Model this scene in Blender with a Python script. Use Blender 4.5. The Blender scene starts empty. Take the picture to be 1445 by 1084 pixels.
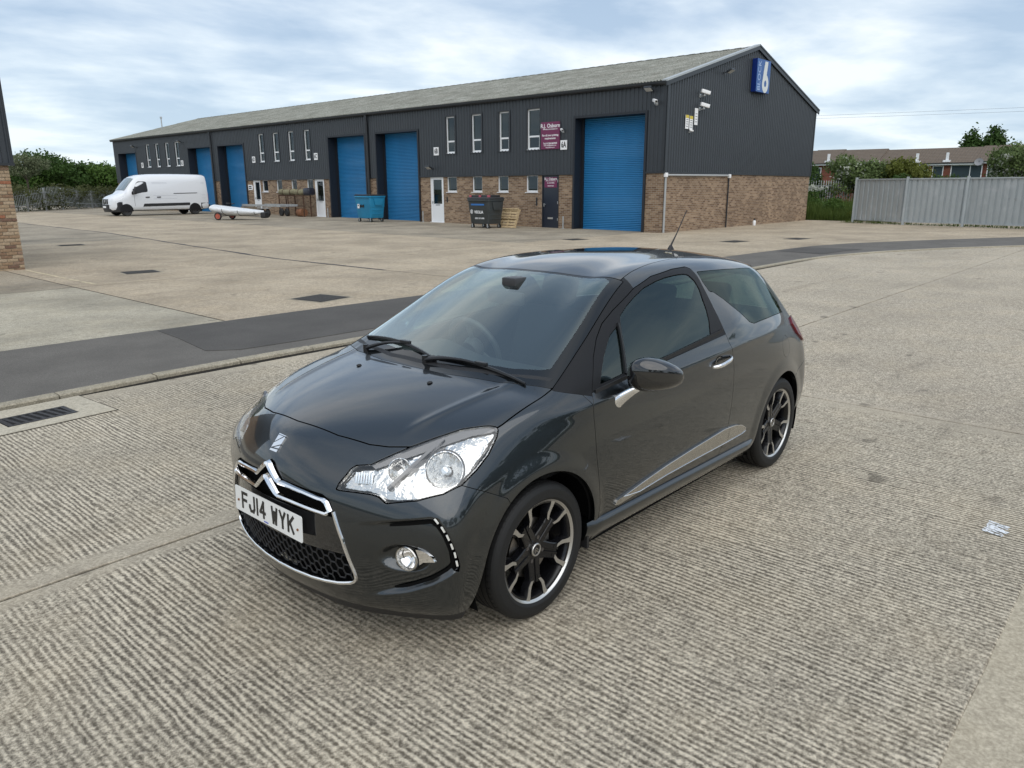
import bpy, bmesh, math, random
import numpy as np
from mathutils import Vector, Matrix
from mathutils.bvhtree import BVHTree
random.seed(7); np.random.seed(7)
SC = bpy.context.scene
COL = SC.collection
# ------------------------------------------------------------------ camera
CAMP = (2.30509351, 2.72876690, 1.84086865)
RM = [[-0.6681235, -0.1897534, 0.7194475], [0.7440415, -0.1656565, 0.6472713], [-0.0036407, 0.9677559, 0.2518634]]
cd = bpy.data.cameras.new('camera'); cam = bpy.data.objects.new('camera', cd); COL.objects.link(cam)
mw = Matrix.Identity(4)
for i in range(3):
    for j in range(3): mw[i][j] = RM[i][j]
    mw[i][3] = CAMP[i]
cam.matrix_world = mw
cd.sensor_width = 36; cd.lens = 26.4633; cd.clip_start = .05; cd.clip_end = 3000
SC.camera = cam
# ------------------------------------------------------------------ exposure
SC.view_settings.view_transform = 'Standard'; SC.view_settings.look = 'None'
SC.view_settings.exposure = 0.33; SC.view_settings.gamma = 1
try: SC.view_settings.use_curve_mapping = False
except Exception: pass
# ------------------------------------------------------------------ sky: thin layered cloud over a pale blue sky
SUN_EL = math.radians(52); SUN_AZ = math.radians(62)      # azimuth measured from +X towards +Y
W = bpy.data.worlds.new('World'); SC.world = W; W.use_nodes = True
nt = W.node_tree; nd = nt.nodes; lk = nt.links; nd.clear()
def N(t, **kw):
    n = nd.new(t)
    for k, v in kw.items(): setattr(n, k, v)
    return n
def mathn(op, a, b=None, c=None):
    n = N('ShaderNodeMath', operation=op)
    for i, v in enumerate((a, b, c)):
        if v is None: continue
        if isinstance(v, (int, float)): n.inputs[i].default_value = v
        else: lk.new(v, n.inputs[i])
    return n.outputs[0]
sky = N('ShaderNodeTexSky', sky_type='NISHITA', sun_disc=False)
sky.sun_elevation = SUN_EL; sky.sun_rotation = math.pi/2 - SUN_AZ; sky.air_density = 1.0; sky.dust_density = 1.5; sky.ozone_density = 1.5
tc = N('ShaderNodeTexCoord'); sx = N('ShaderNodeSeparateXYZ'); lk.new(tc.outputs['Generated'], sx.inputs[0])
zc = mathn('MAXIMUM', sx.outputs['Z'], 0.0); zd = mathn('ADD', zc, 0.13)
u = mathn('DIVIDE', sx.outputs['X'], zd); v = mathn('DIVIDE', sx.outputs['Y'], zd)
cx = N('ShaderNodeCombineXYZ'); lk.new(u, cx.inputs[0]); lk.new(v, cx.inputs[1])
mp = N('ShaderNodeMapping'); lk.new(cx.outputs[0], mp.inputs[0]); mp.inputs['Location'].default_value = (0.4, 11.2, 0); mp.inputs['Rotation'].default_value = (0, 0, .6); mp.inputs['Scale'].default_value = (.85, 1.0, 1)
n1 = N('ShaderNodeTexNoise'); n1.inputs['Scale'].default_value = 1.15; n1.inputs['Detail'].default_value = 9; n1.inputs['Roughness'].default_value = .55; n1.inputs['Distortion'].default_value = .15; lk.new(mp.outputs[0], n1.inputs['Vector'])
n2 = N('ShaderNodeTexNoise'); n2.inputs['Scale'].default_value = .5; n2.inputs['Detail'].default_value = 5; n2.inputs['Roughness'].default_value = .5; lk.new(mp.outputs[0], n2.inputs['Vector'])
ssum = mathn('ADD', mathn('MULTIPLY', n1.outputs['Fac'], .62), mathn('MULTIPLY', n2.outputs['Fac'], .38))
cr = N('ShaderNodeValToRGB'); lk.new(ssum, cr.inputs[0])
e = cr.color_ramp.elements; e[0].position = .41; e[0].color = (3.3, 4.4, 6.0, 1); e[1].position = .58; e[1].color = (8.6, 8.9, 9.3, 1)
m = e.new(.46); m.color = (4.5, 5.5, 6.9, 1); m = e.new(.52); m.color = (6.3, 7.1, 8.0, 1)
# brighten towards the horizon
hz = mathn('POWER', mathn('SUBTRACT', 1.0, mathn('MINIMUM', zc, 1.0)), 6.0)
mxh = N('ShaderNodeMix', data_type='RGBA'); lk.new(mathn('MULTIPLY', hz, .55), mxh.inputs[0]); lk.new(cr.outputs[0], mxh.inputs[6]); mxh.inputs[7].default_value = (7.2, 8.6, 9.2, 1)
mxs = N('ShaderNodeMix', data_type='RGBA'); mxs.inputs[0].default_value = .88; lk.new(sky.outputs[0], mxs.inputs[6]); lk.new(mxh.outputs[2], mxs.inputs[7])
bg = N('ShaderNodeBackground'); bg.inputs['Strength'].default_value = .10; lk.new(mxs.outputs[2], bg.inputs[0])
wo = N('ShaderNodeOutputWorld'); lk.new(bg.outputs[0], wo.inputs[0])
# ------------------------------------------------------------------ sun behind the cloud
sl = bpy.data.lights.new('sun', 'SUN'); sl.energy = 1.5; sl.angle = math.radians(85); sl.color = (1, .96, .90)
so = bpy.data.objects.new('sun', sl); COL.objects.link(so)
sd = Vector((math.cos(SUN_EL)*math.cos(SUN_AZ), math.cos(SUN_EL)*math.sin(SUN_AZ), math.sin(SUN_EL)))
so.rotation_euler = sd.to_track_quat('Z', 'Y').to_euler(); so.location = (0, 0, 30)
# ================================================================== helpers
def mk(name, V, F, mat=None, parent=None, smooth=False, normals=None, loc=None, rot=None):
    me = bpy.data.meshes.new(name)
    V = np.asarray(V, dtype=np.float64).reshape(-1, 3)
    if isinstance(F, np.ndarray) and F.ndim == 2:
        nv = F.shape[1]; nf = len(F)
        me.vertices.add(len(V)); me.vertices.foreach_set('co', V.ravel())
        me.loops.add(nf*nv); me.loops.foreach_set('vertex_index', F.ravel().astype(np.int32))
        me.polygons.add(nf); me.polygons.foreach_set('loop_start', np.arange(0, nf*nv, nv, dtype=np.int32))
        me.update(calc_edges=True)
    else:
        me.from_pydata([tuple(v) for v in V], [], [tuple(f) for f in F]); me.update()
    if smooth: me.polygons.foreach_set('use_smooth', [True]*len(me.polygons))
    if normals is not None: me.normals_split_custom_set_from_vertices([tuple(n) for n in normals])
    if mat is not None: me.materials.append(mat)
    return link(name, me, parent, loc, rot)
def link(name, me, parent=None, loc=None, rot=None):
    o = bpy.data.objects.new(name, me); COL.objects.link(o)
    if parent is not None: o.parent = parent
    if loc is not None: o.location = loc
    if rot is not None: o.rotation_euler = rot
    return o
def tag(o, label=None, cat=None, group=None, kind=None):
    if label: o['label'] = label
    if cat: o['category'] = cat
    if group: o['group'] = group
    if kind: o['kind'] = kind
    return o
def empty(name, loc=(0, 0, 0), rz=0, label=None, cat=None, group=None):
    o = bpy.data.objects.new(name, None); COL.objects.link(o); o.location = loc; o.rotation_euler = (0, 0, rz); o.empty_display_size = .2
    return tag(o, label, cat, group)
def kids(o): return [c for c in bpy.data.objects if c.parent == o]
def copy_tree(o, parent=None):
    c = o.copy(); COL.objects.link(c); c.parent = parent
    for ch in kids(o): copy_tree(ch, c)
    return c
class MB:
    """collects simple shapes into one mesh"""
    def __init__(s): s.V = []; s.F = []
    def add(s, V, F):
        b = len(s.V); s.V += [tuple(v) for v in V]; s.F += [tuple(i+b for i in f) for f in F]; return s
    def box(s, x0, x1, y0, y1, z0, z1, M=None):
        V = [(x, y, z) for z in (z0, z1) for y in (y0, y1) for x in (x0, x1)]
        if M is not None: V = [tuple(M @ Vector(v)) for v in V]
        return s.add(V, [(0, 2, 3, 1), (4, 5, 7, 6), (0, 1, 5, 4), (2, 6, 7, 3), (0, 4, 6, 2), (1, 3, 7, 5)])
    def bbox(s, x0, x1, y0, y1, z0, z1, b=.01, M=None):
        """box with bevelled vertical and horizontal edges"""
        bm = bmesh.new(); bmesh.ops.create_cube(bm, size=1)
        for v in bm.verts: v.co = Vector(((x0+x1)/2+v.co.x*(x1-x0), (y0+y1)/2+v.co.y*(y1-y0), (z0+z1)/2+v.co.z*(z1-z0)))
        bmesh.ops.bevel(bm, geom=bm.edges[:], offset=b, segments=2, affect='EDGES', profile=.6)
        bm.verts.index_update(); V = [v.co.copy() for v in bm.verts]
        if M is not None: V = [M @ v for v in V]
        s.add(V, [[v.index for v in f.verts] for f in bm.faces]); bm.free(); return s
    def tube(s, pts, r, n=8, caps=True, rr=None, prof=None, up=None, closed=False):
        P = [Vector(p) for p in pts]; m = len(P); base = len(s.V); prev = None
        for i, p in enumerate(P):
            if closed: t = (P[(i+1) % m]-P[i-1]).normalized()
            else: t = (P[min(i+1, m-1)]-P[max(i-1, 0)]).normalized()
            if up is not None: a = Vector(up[i] if isinstance(up, list) else up)
            elif prev is not None: a = prev
            else: a = Vector((0, 0, 1)) if abs(t.z) < .9 else Vector((1, 0, 0))
            a = (a-t*a.dot(t)).normalized(); prev = a; b = t.cross(a)
            R = rr[i] if rr is not None else r
            if prof is None: ring = [(math.cos(2*math.pi*k/n), math.sin(2*math.pi*k/n)) for k in range(n)]
            else: ring = prof; n = len(prof)
            for (ca, cb) in ring: s.V.append(tuple(p+(a*ca+b*cb)*R))
        L = m if closed else m-1
        for i in range(L):
            j = (i+1) % m
            for k in range(n):
                s.F.append((base+i*n+k, base+i*n+(k+1) % n, base+j*n+(k+1) % n, base+j*n+k))
        if caps and not closed:
            s.F.append(tuple(base+k for k in reversed(range(n)))); s.F.append(tuple(base+(m-1)*n+k for k in range(n)))
        return s
    def cyl(s, p0, p1, r, n=12, r1=None): return s.tube([p0, p1], r, n, rr=[r, r if r1 is None else r1])
    def lathe(s, prof, n=24, M=None, a0=0, a1=2*math.pi):
        """profile (r, z) turned about z"""
        full = abs(a1-a0-2*math.pi) < 1e-6; base = len(s.V); m = len(prof); cnt = n if full else n+1
        for k in range(cnt):
            a = a0+(a1-a0)*k/n
            for (r, z) in prof:
                v = Vector((r*math.cos(a), r*math.sin(a), z)); s.V.append(tuple(M @ v) if M is not None else tuple(v))
        for k in range(n):
            k2 = (k+1) % cnt
            for i in range(m-1): s.F.append((base+k*m+i, base+k2*m+i, base+k2*m+i+1, base+k*m+i+1))
        return s
    def prism(s, poly, f0, f1):
        """poly: 2D points; f0,f1: map 2D -> 3D for the two faces"""
        n = len(poly); b = len(s.V); s.V += [tuple(f0(*p)) for p in poly]+[tuple(f1(*p)) for p in poly]
        s.F += [tuple(b+i for i in reversed(range(n))), tuple(b+n+i for i in range(n))]+[(b+i, b+(i+1) % n, b+n+(i+1) % n, b+n+i) for i in range(n)]
        return s
    def loft(s, rings, caps=True, closed=True):
        base = len(s.V); n = len(rings[0])
        for r in rings: s.V += [tuple(p) for p in r]
        for i in range(len(rings)-1):
            for k in range(n if closed else n-1): s.F.append((base+i*n+k, base+i*n+(k+1) % n, base+(i+1)*n+(k+1) % n, base+(i+1)*n+k))
        if caps: s.F.append(tuple(base+k for k in reversed(range(n)))); s.F.append(tuple(base+(len(rings)-1)*n+k for k in range(n)))
        return s
    def mirror_y(s):
        s.V = [(x, -y, z) for x, y, z in s.V]; s.F = [tuple(reversed(f)) for f in s.F]; return s
    def build(s, name, mat, parent=None, smooth=False, **kw):
        o = mk(name, s.V, s.F, mat, parent, False, **kw)
        if smooth:
            o.data.polygons.foreach_set('use_smooth', [True]*len(o.data.polygons))
            o.data.set_sharp_from_angle(angle=math.radians(smooth if isinstance(smooth, (int, float)) and smooth is not True else 40))
        return o
# ------------------------------------------------------------------ materials
class MT:
    def __init__(s, name):
        s.m = bpy.data.materials.new(name); s.m.use_nodes = True; s.t = s.m.node_tree; s.n = s.t.nodes; s.b = s.n['Principled BSDF']; s.o = s.n['Material Output']
    def N(s, t, **kw):
        n = s.n.new(t)
        for k, v in kw.items(): setattr(n, k, v)
        return n
    def L(s, a, b): s.t.links.new(a, b)
    def set(s, **kw):
        for k, v in kw.items():
            k = k.replace('_', ' ')
            i = s.b.inputs[k]
            if isinstance(v, bpy.types.NodeSocket): s.L(v, i)
            else: i.default_value = v
        return s
    def co(s, kind='Object', scale=None, rot=None):
        c = s.N('ShaderNodeTexCoord').outputs[kind]
        if scale or rot:
            mp = s.N('ShaderNodeMapping'); s.L(c, mp.inputs[0])
            if scale: mp.inputs['Scale'].default_value = scale
            if rot: mp.inputs['Rotation'].default_value = rot
            c = mp.outputs[0]
        return c
    def world(s, scale=None):
        c = s.N('ShaderNodeNewGeometry').outputs['Position']
        if scale:
            mp = s.N('ShaderNodeMapping'); s.L(c, mp.inputs[0]); mp.inputs['Scale'].default_value = scale; c = mp.outputs[0]
        return c
    def noise(s, vec, scale, detail=4, rough=.5, dist=0, out='Fac'):
        n = s.N('ShaderNodeTexNoise'); n.inputs['Scale'].default_value = scale; n.inputs['Detail'].default_value = detail; n.inputs['Roughness'].default_value = rough; n.inputs['Distortion'].default_value = dist
        if vec is not None: s.L(vec, n.inputs['Vector'])
        return n.outputs[out]
    def ramp(s, fac, *st):
        r = s.N('ShaderNodeValToRGB'); s.L(fac, r.inputs[0]); e = r.color_ramp.elements
        def c4(c): return (c, c, c, 1) if isinstance(c, (int, float)) else tuple(c)+(1,)
        e[0].position, e[0].color = st[0][0], c4(st[0][1]); e[1].position, e[1].color = st[-1][0], c4(st[-1][1])
        for p, c in st[1:-1]: q = e.new(p); q.color = c4(c)
        return r.outputs[0]
    def mix(s, fac, a, b, blend='MIX'):
        m = s.N('ShaderNodeMix', data_type='RGBA', blend_type=blend)
        for i, v in ((0, fac), (6, a), (7, b)):
            if isinstance(v, bpy.types.NodeSocket): s.L(v, m.inputs[i])
            elif i == 0: m.inputs[0].default_value = v
            else: m.inputs[i].default_value = tuple(v)+(1,) if len(v) == 3 else v
        return m.outputs[2]
    def ma(s, op, a, b=0., c=None):
        n = s.N('ShaderNodeMath', operation=op)
        for i, v in enumerate((a, b, c)):
            if v is None: continue
            if isinstance(v, bpy.types.NodeSocket): s.L(v, n.inputs[i])
            else: n.inputs[i].default_value = v
        return n.outputs[0]
    def bump(s, h, strength=.3, dist=.01, normal=None):
        b = s.N('ShaderNodeBump'); b.inputs['Strength'].default_value = strength; b.inputs['Distance'].default_value = dist; s.L(h, b.inputs['Height'])
        if normal is not None: s.L(normal, b.inputs['Normal'])
        s.L(b.outputs[0], s.b.inputs['Normal']); return b.outputs[0]
def simple(name, col, rough=.5, metal=0., var=.0, scale=8., bump=0., coat=0., spec=.5):
    m = MT(name); m.set(Roughness=rough, Metallic=metal, Coat_Weight=coat, Specular_IOR_Level=spec)
    if var or bump:
        n = m.noise(m.co(), scale, 6, .6)
        m.set(Base_Color=m.mix(m.ramp(n, (.3, 0), (.7, 1)), tuple(c*(1-var) for c in col), tuple(min(1, c*(1+var)) for c in col)))
        m.set(Roughness=m.ma('ADD', m.ma('MULTIPLY', n, .25), rough-.12))
        if bump: m.bump(m.noise(m.co(), scale*6, 4), bump, .004)
    else: m.set(Base_Color=tuple(col)+(1,))
    return m.m
def glass_mat(name, tint=(.75, .82, .80), ior=1.5, gloss=(1, 1, 1), boost=1.0, rough=0.0):
    """thin pane: sharp reflection over tinted see-through"""
    m = MT(name); m.n.remove(m.b)
    tr = m.N('ShaderNodeBsdfTransparent'); tr.inputs[0].default_value = tuple(tint)+(1,)
    gl = m.N('ShaderNodeBsdfGlossy'); gl.inputs['Roughness'].default_value = rough; gl.inputs['Color'].default_value = tuple(gloss)+(1,)
    ge = m.N('ShaderNodeNewGeometry'); dt = m.N('ShaderNodeVectorMath', operation='DOT_PRODUCT'); m.L(ge.outputs['Normal'], dt.inputs[0]); m.L(ge.outputs['Incoming'], dt.inputs[1])
    f0 = ((ior-1)/(ior+1))**2*1.7      # both faces of the pane
    k = m.ma('POWER', m.ma('SUBTRACT', 1.0, m.ma('ABSOLUTE', dt.outputs['Value'])), 5.0)
    f = m.ma('MINIMUM', m.ma('MULTIPLY', m.ma('ADD', m.ma('MULTIPLY', k, 1-f0), f0), boost), 1.0)
    mx = m.N('ShaderNodeMixShader'); m.L(f, mx.inputs[0]); m.L(tr.outputs[0], mx.inputs[1]); m.L(gl.outputs[0], mx.inputs[2]); m.L(mx.outputs[0], m.o.inputs[0])
    return m.m
def text_mesh(s, size, font_scale=(1, 1), offx=0., ex=.0004, space=1.0, bold=0.0, align='CENTER'):
    cu = bpy.data.curves.new('t', 'FONT'); cu.body = s; cu.size = size; cu.extrude = ex; cu.align_x = align; cu.align_y = 'CENTER'; cu.space_character = space; cu.offset = bold; cu.resolution_u = 3
    ob = bpy.data.objects.new('t', cu); COL.objects.link(ob); dg = bpy.context.evaluated_depsgraph_get(); dg.update()
    me = bpy.data.meshes.new_from_object(ob.evaluated_get(dg)); bpy.data.objects.remove(ob); bpy.data.curves.remove(cu)
    V = [(v.co.x*font_scale[0], v.co.y*font_scale[1], v.co.z) for v in me.vertices]; F = [tuple(p.vertices) for p in me.polygons]; bpy.data.meshes.remove(me)
    return V, F
def text_on(s, size, origin, right, upv, mat, parent, name='lettering', **kw):
    V, F = text_mesh(s, size, **kw); r = Vector(right).normalized(); u_ = Vector(upv).normalized(); n_ = r.cross(u_); o = Vector(origin)
    return mk(name, [tuple(o+r*a+u_*b+n_*c) for a, b, c in V], F, mat, parent)
# ================================================================== the ground
def concrete(name, base_lo, base_hi, ridged=0., speck=.5, seed=0., stain=.25, rough_k=1.5):
    """concrete; ridged>0 adds the tamped ridges that run along Y"""
    m = MT(name); P = m.world(); sp = m.N('ShaderNodeSeparateXYZ'); m.L(P, sp.inputs[0])
    big = m.noise(m.world((1, 1, 1)), .55, 4, .55, .3); mid = m.noise(P, 9, 6, .6); fine = m.noise(P, 95, 5, .62); ag = m.noise(P, 260, 3, .7)
    c60 = m.noise(P, 62, 4, .68); c20 = m.noise(P, 21, 3, .6)
    v = m.ma('ADD', m.ma('MULTIPLY', c60, .50), m.ma('ADD', m.ma('MULTIPLY', ag, .22), m.ma('ADD', m.ma('MULTIPLY', c20, .18), m.ma('MULTIPLY', mid, .10))))
    v = m.ma('ADD', m.ma('MULTIPLY', m.ma('SUBTRACT', v, .5), rough_k), .5)
    h = v
    if ridged:
        wob = m.noise(m.world((6, .9, 1)), 1.6, 3, .5); wob2 = m.noise(m.world((1, .55, 1)), 26, 3, .6)
        ph_ = m.ma('ADD', m.ma('MULTIPLY', sp.outputs['X'], 2*math.pi/.031), m.ma('ADD', m.ma('MULTIPLY', wob, 13.), m.ma('MULTIPLY', wob2, 3.6)))
        sn = m.ma('ADD', m.ma('MULTIPLY', m.ma('SINE', ph_), .5), .5)
        worn = m.ramp(m.noise(m.world((1, .45, 1)), 1.3, 4, .6), (.36, .25), (.58, 1.0))
        # trowelled margins beside the joints
        my = m.ma('ABSOLUTE', m.ma('ADD', sp.outputs['Y'], 1.155)); my = m.ma('ADD', my, m.ma('MULTIPLY', m.ma('SUBTRACT', mid, .5), .10)); mx_ = m.ma('ADD', m.ma('ABSOLUTE', m.ma('ADD', sp.outputs['X'], 4.34)), m.ma('MULTIPLY', m.ma('SUBTRACT', mid, .5), .08))
        my2 = m.ma('ABSOLUTE', m.ma('ADD', sp.outputs['Y'], 4.74)); my2 = m.ma('ADD', m.ma('MULTIPLY', my2, .5), m.ma('MULTIPLY', m.ma('SUBTRACT', mid, .5), .10))
        mg = m.ramp(m.ma('MINIMUM', m.ma('MINIMUM', my, my2), mx_), (.10, 0.0), (.17, 1.0))
        amp = m.ma('MULTIPLY', m.ma('MULTIPLY', worn, mg), ridged)
        v = m.ma('ADD', m.ma('MULTIPLY', m.ma('SUBTRACT', v, .5), m.ma('ADD', m.ma('MULTIPLY', mg, .55), .45)), .5)
        rd = m.ma('MULTIPLY', m.ma('SUBTRACT', sn, .5), amp)
        h = m.ma('ADD', v, m.ma('MULTIPLY', rd, .27))
    c = m.mix(m.ramp(h, (.33, 0), (.50, .42), (.68, 1)), base_lo, base_hi)
    # light worn laitance and darker damp patches
    c = m.mix(m.ramp(big, (.30, stain), (.62, 0)), c, tuple(x*.62 for x in base_lo), 'MIX')
    warm = m.noise(P, 1.7, 3, .5); c = m.mix(m.ramp(warm, (.45, 0), (.75, .12)), c, (base_hi[0]*.92, base_hi[1]*.83, base_hi[2]*.68))
    grit = m.ramp(m.noise(P, 420, 2, .6), (.66, 0), (.74, speck)); c = m.mix(grit, c, (.72, .68, .58))
    drk = m.ramp(m.noise(P, 150, 3, .6), (.27, speck*.9), (.38, 0)); c = m.mix(drk, c, (.05, .045, .04))
    oil = m.ramp(m.noise(P, 3.1, 2, .4), (.70, 0), (.76, .55)); c = m.mix(oil, c, tuple(x*.55 for x in base_lo))
    tyre = m.ramp(m.noise(m.world((.35, 2.2, 1)), 1.1, 3, .5), (.60, 0), (.72, .22)); c = m.mix(tyre, c, tuple(x*.7 for x in base_lo))
    m.set(Base_Color=c, Roughness=.9, Specular_IOR_Level=.25)
    m.bump(h, .85 if ridged else .5, .012 if ridged else .005)
    return m.m
CR = concrete('ridged tamped concrete', (.125, .106, .080), (.77, .68, .53), 1.0, .45, rough_k=1.8)
CF = concrete('coarse worn concrete', (.17, .147, .115), (.76, .665, .52), .15, .45, rough_k=2.1)
CS = concrete('smooth trowelled concrete', (.29, .25, .185), (.60, .53, .405), 0, .2)
CY = concrete('old yard concrete', (.22, .182, .132), (.68, .565, .415), .0, .35, stain=.45, rough_k=2.0)
CP = concrete('pale yard concrete', (.24, .215, .165), (.64, .58, .455), 0, .25, stain=.65, rough_k=1.8)
CG = concrete('grey yard concrete', (.18, .155, .12), (.55, .475, .36), 0, .25, stain=.6, rough_k=1.8)
JOINT = simple('joint filler', (.028, .025, .021), .95, var=.3, scale=30, spec=.1)
def tarmac(name, a, b, white=.5):
    m = MT(name); P = m.world(); f = m.noise(P, 140, 4, .65); g = m.noise(P, 1.2, 4, .6); c = m.mix(m.ramp(f, (.35, 0), (.68, 1)), a, b)
    c = m.mix(m.ramp(g, (.35, .35), (.65, 0)), c, tuple(x*.7 for x in a)); w = m.ramp(m.noise(P, 55, 2, .5), (.76, 0), (.80, white)); c = m.mix(w, c, (.5, .48, .44))
    m.set(Base_Color=c, Roughness=.9, Specular_IOR_Level=.25); m.bump(f, .5, .006); return m.m
TA = tarmac('old footpath tarmac', (.092, .085, .076), (.205, .190, .168)); TB = tarmac('newer tarmac patch', (.066, .062, .058), (.135, .126, .114), .05)
def zy(y): return .034+min(.20, max(0., (-y-15)*.0062))
def st(o, **k): o['kind'] = 'structure'; return o
mgr = MT('rough grass ground'); q_ = mgr.noise(mgr.world(), 3, 6, .7); mgr.set(Base_Color=mgr.mix(q_, (.05, .07, .022), (.11, .12, .05)), Roughness=.95); mgr.bump(q_, .5, .05)
st(mk('ground', [(-900, -900, -.06), (900, -900, -.06), (900, 900, -.06), (-900, 900, -.06)], [(0, 1, 2, 3)], mgr.m))
road = st(mk('concrete_road', [(-60, -12, -.010), (40, -12, -.010), (40, 40, -.010), (-60, 40, -.010)], [(0, 1, 2, 3)], JOINT))
def slab(x0, x1, y0, y1, mat, parent=road, g=.010, z=0., wob=.0):
    """one cast bay with softly broken edges"""
    per = []; nx = max(2, int((x1-x0)/.12)); ny = max(2, int((y1-y0)/.12)); nx = min(nx, 60); ny = min(ny, 60)
    rnd = random.Random(int(x0*100)+int(y0*77)); j = lambda: rnd.uniform(-.0035, .0035)
    for k in range(nx): per.append((x0+g+(x1-x0-2*g)*k/nx, y0+g+j()))
    for k in range(ny): per.append((x1-g+j(), y0+g+(y1-y0-2*g)*k/ny))
    for k in range(nx): per.append((x1-g-(x1-x0-2*g)*k/nx, y1-g+j()))
    for k in range(ny): per.append((x0+g+j(), y1-g-(y1-y0-2*g)*k/ny))
    cx_, cy_ = (x0+x1)/2, (y0+y1)/2; n = len(per); V = []
    def ins(p, d): return (p[0]+math.copysign(min(d, abs(p[0]-cx_)), cx_-p[0]), p[1]+math.copysign(min(d, abs(p[1]-cy_)), cy_-p[1]))
    V = [(a, b, z-.012) for a, b in per]+[(a, b, z-.003) for a, b in per]+[ins(p, .005)+(z,) for p in per]
    F = [tuple(2*n+i for i in range(n))]
    for r in (0, 1): F += [(r*n+i, r*n+(i+1) % n, (r+1)*n+(i+1) % n, (r+1)*n+i) for i in range(n)]
    return mk('concrete_slab', V, F, mat, parent)
for (x0, x1) in ((-4.39, 8), (-11.85, -4.39), (-19.3, -11.85), (-27, -19.3), (-36, -27), (-46, -36), (8, 20)):
    near = x0 > -5
    slab(x0, x1, -4.72, -1.125, CR if near else CF); slab(x0, x1, -1.125, 2.39, CR if near else CF)
    slab(x0, x1, 2.374, 6.2, CS if near else CF, g=.001, z=-.004); slab(x0, x1, 6.2, 12, CS if near else CF); slab(x0, x1, 12, 20, CF)
slab(-60, -46, -4, 20, CF)
# smooth margin along the long joints
MR = CS
for (x0, x1, y0, y1) in ((-4.37, 7.98, -1.108, -1.02), (-4.37, 7.98, -1.26, -1.142)):
    pass
# kerb, footpath
kx = [20, .6, 0, -1, -3, -14.5, -17, -19, -21.4, -24.1, -26.4, -30, -36, -46]; ky = [-4.62, -4.72, -4.79, -4.85, -4.83, -4.82, -4.80, -4.62, -3.98, -2.74, -1.34, .9, 4.6, 11]
fxs = [20, 1, -1, -4, -8, -14, -17.7, -20, -22, -23.9, -27.2, -31.6, -38, -48]; fys = [-7.35, -7.35, -7.36, -7.32, -7.15, -6.8, -6.62, -6.5, -6.35, -5.85, -4.35, -1.9, 2.0, 8.5]
def yk(x): return float(np.interp(-x, [-a for a in kx], ky))
def yf(x): return float(np.interp(-x, [-a for a in fxs], fys))
xs = list(np.linspace(20, 2, 12))+list(np.linspace(1.5, -18, 70))+list(np.linspace(-18.5, -48, 50))
fp = mk('footpath', [v for x in xs for v in ((x, yk(x)-.11, .030), (x, yf(x)-.05, .0335))], [(2*i, 2*i+2, 2*i+3, 2*i+1) for i in range(len(xs)-1)], TA); st(fp)
pp = [(-1.85, -7.30), (-1.80, -6.6), (-1.66, -5.60), (-1.95, -5.36), (-2.7, -5.30), (-3.9, -5.28), (-5.2, -5.26), (-6.8, -5.25), (-6.85, -7.15), (-4, -7.30)]
mk('tarmac_patch', [(a, b, .0378) for a, b in pp]+[(a, b, .030) for a, b in pp], [tuple(range(len(pp)))]+[(i, (i+1) % len(pp), len(pp)+(i+1) % len(pp), len(pp)+i) for i in range(len(pp))], TB, fp)
pp = [(-19.4, -6.4), (-19.2, -5.0), (-20.6, -4.9), (-21.6, -4.7), (-21.4, -6.3)]
mk('tarmac_patch', [(a, b, .0378) for a, b in pp], [tuple(range(len(pp)))], TB, fp)
kroot = bpy.data.objects.new('kerb', None); COL.objects.link(kroot); kroot['kind'] = 'structure'
KM = concrete('kerb concrete', (.18, .16, .12), (.52, .465, .36), 0, .2)
arc = [(x, yk(x)) for x in np.linspace(14, -46, 900)]; L_ = [0]
for a, b in zip(arc[:-1], arc[1:]): L_.append(L_[-1]+math.hypot(b[0]-a[0], b[1]-a[1]))
def arcp(s_): return np.array([np.interp(s_, L_, [a[0] for a in arc]), np.interp(s_, L_, [a[1] for a in arc])])
s_ = .15; rk = random.Random(3)
while s_ < L_[-1]-1:
    ln = .914; p0 = arcp(s_+.004+rk.random()*.004); p1 = arcp(s_+ln-.004); t = (p1-p0)/np.linalg.norm(p1-p0); nrm = np.array([t[1], -t[0]])
    if nrm[1] > 0: nrm = -nrm
    dz = rk.uniform(-.002, .002); rings = []; off = rk.uniform(-.004, .004)
    for p in (p0, p0+t*.006, p1-t*.006, p1):
        e_ = 0 if (p is p0 or p is p1) else 1
        sec = [(-.0, -.01), (.0, .018), (.010, .028), (.022, .031), (.112, .036), (.120, .02)]
        rings.append([(p[0]+nrm[0]*(a+off), p[1]+nrm[1]*(a+off), b+dz-(.003 if not e_ and b > 0 else 0)) for a, b in sec])
    mb = MB(); mb.loft(rings); mb.build('kerb_stone', KM, kroot); s_ += ln
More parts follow.
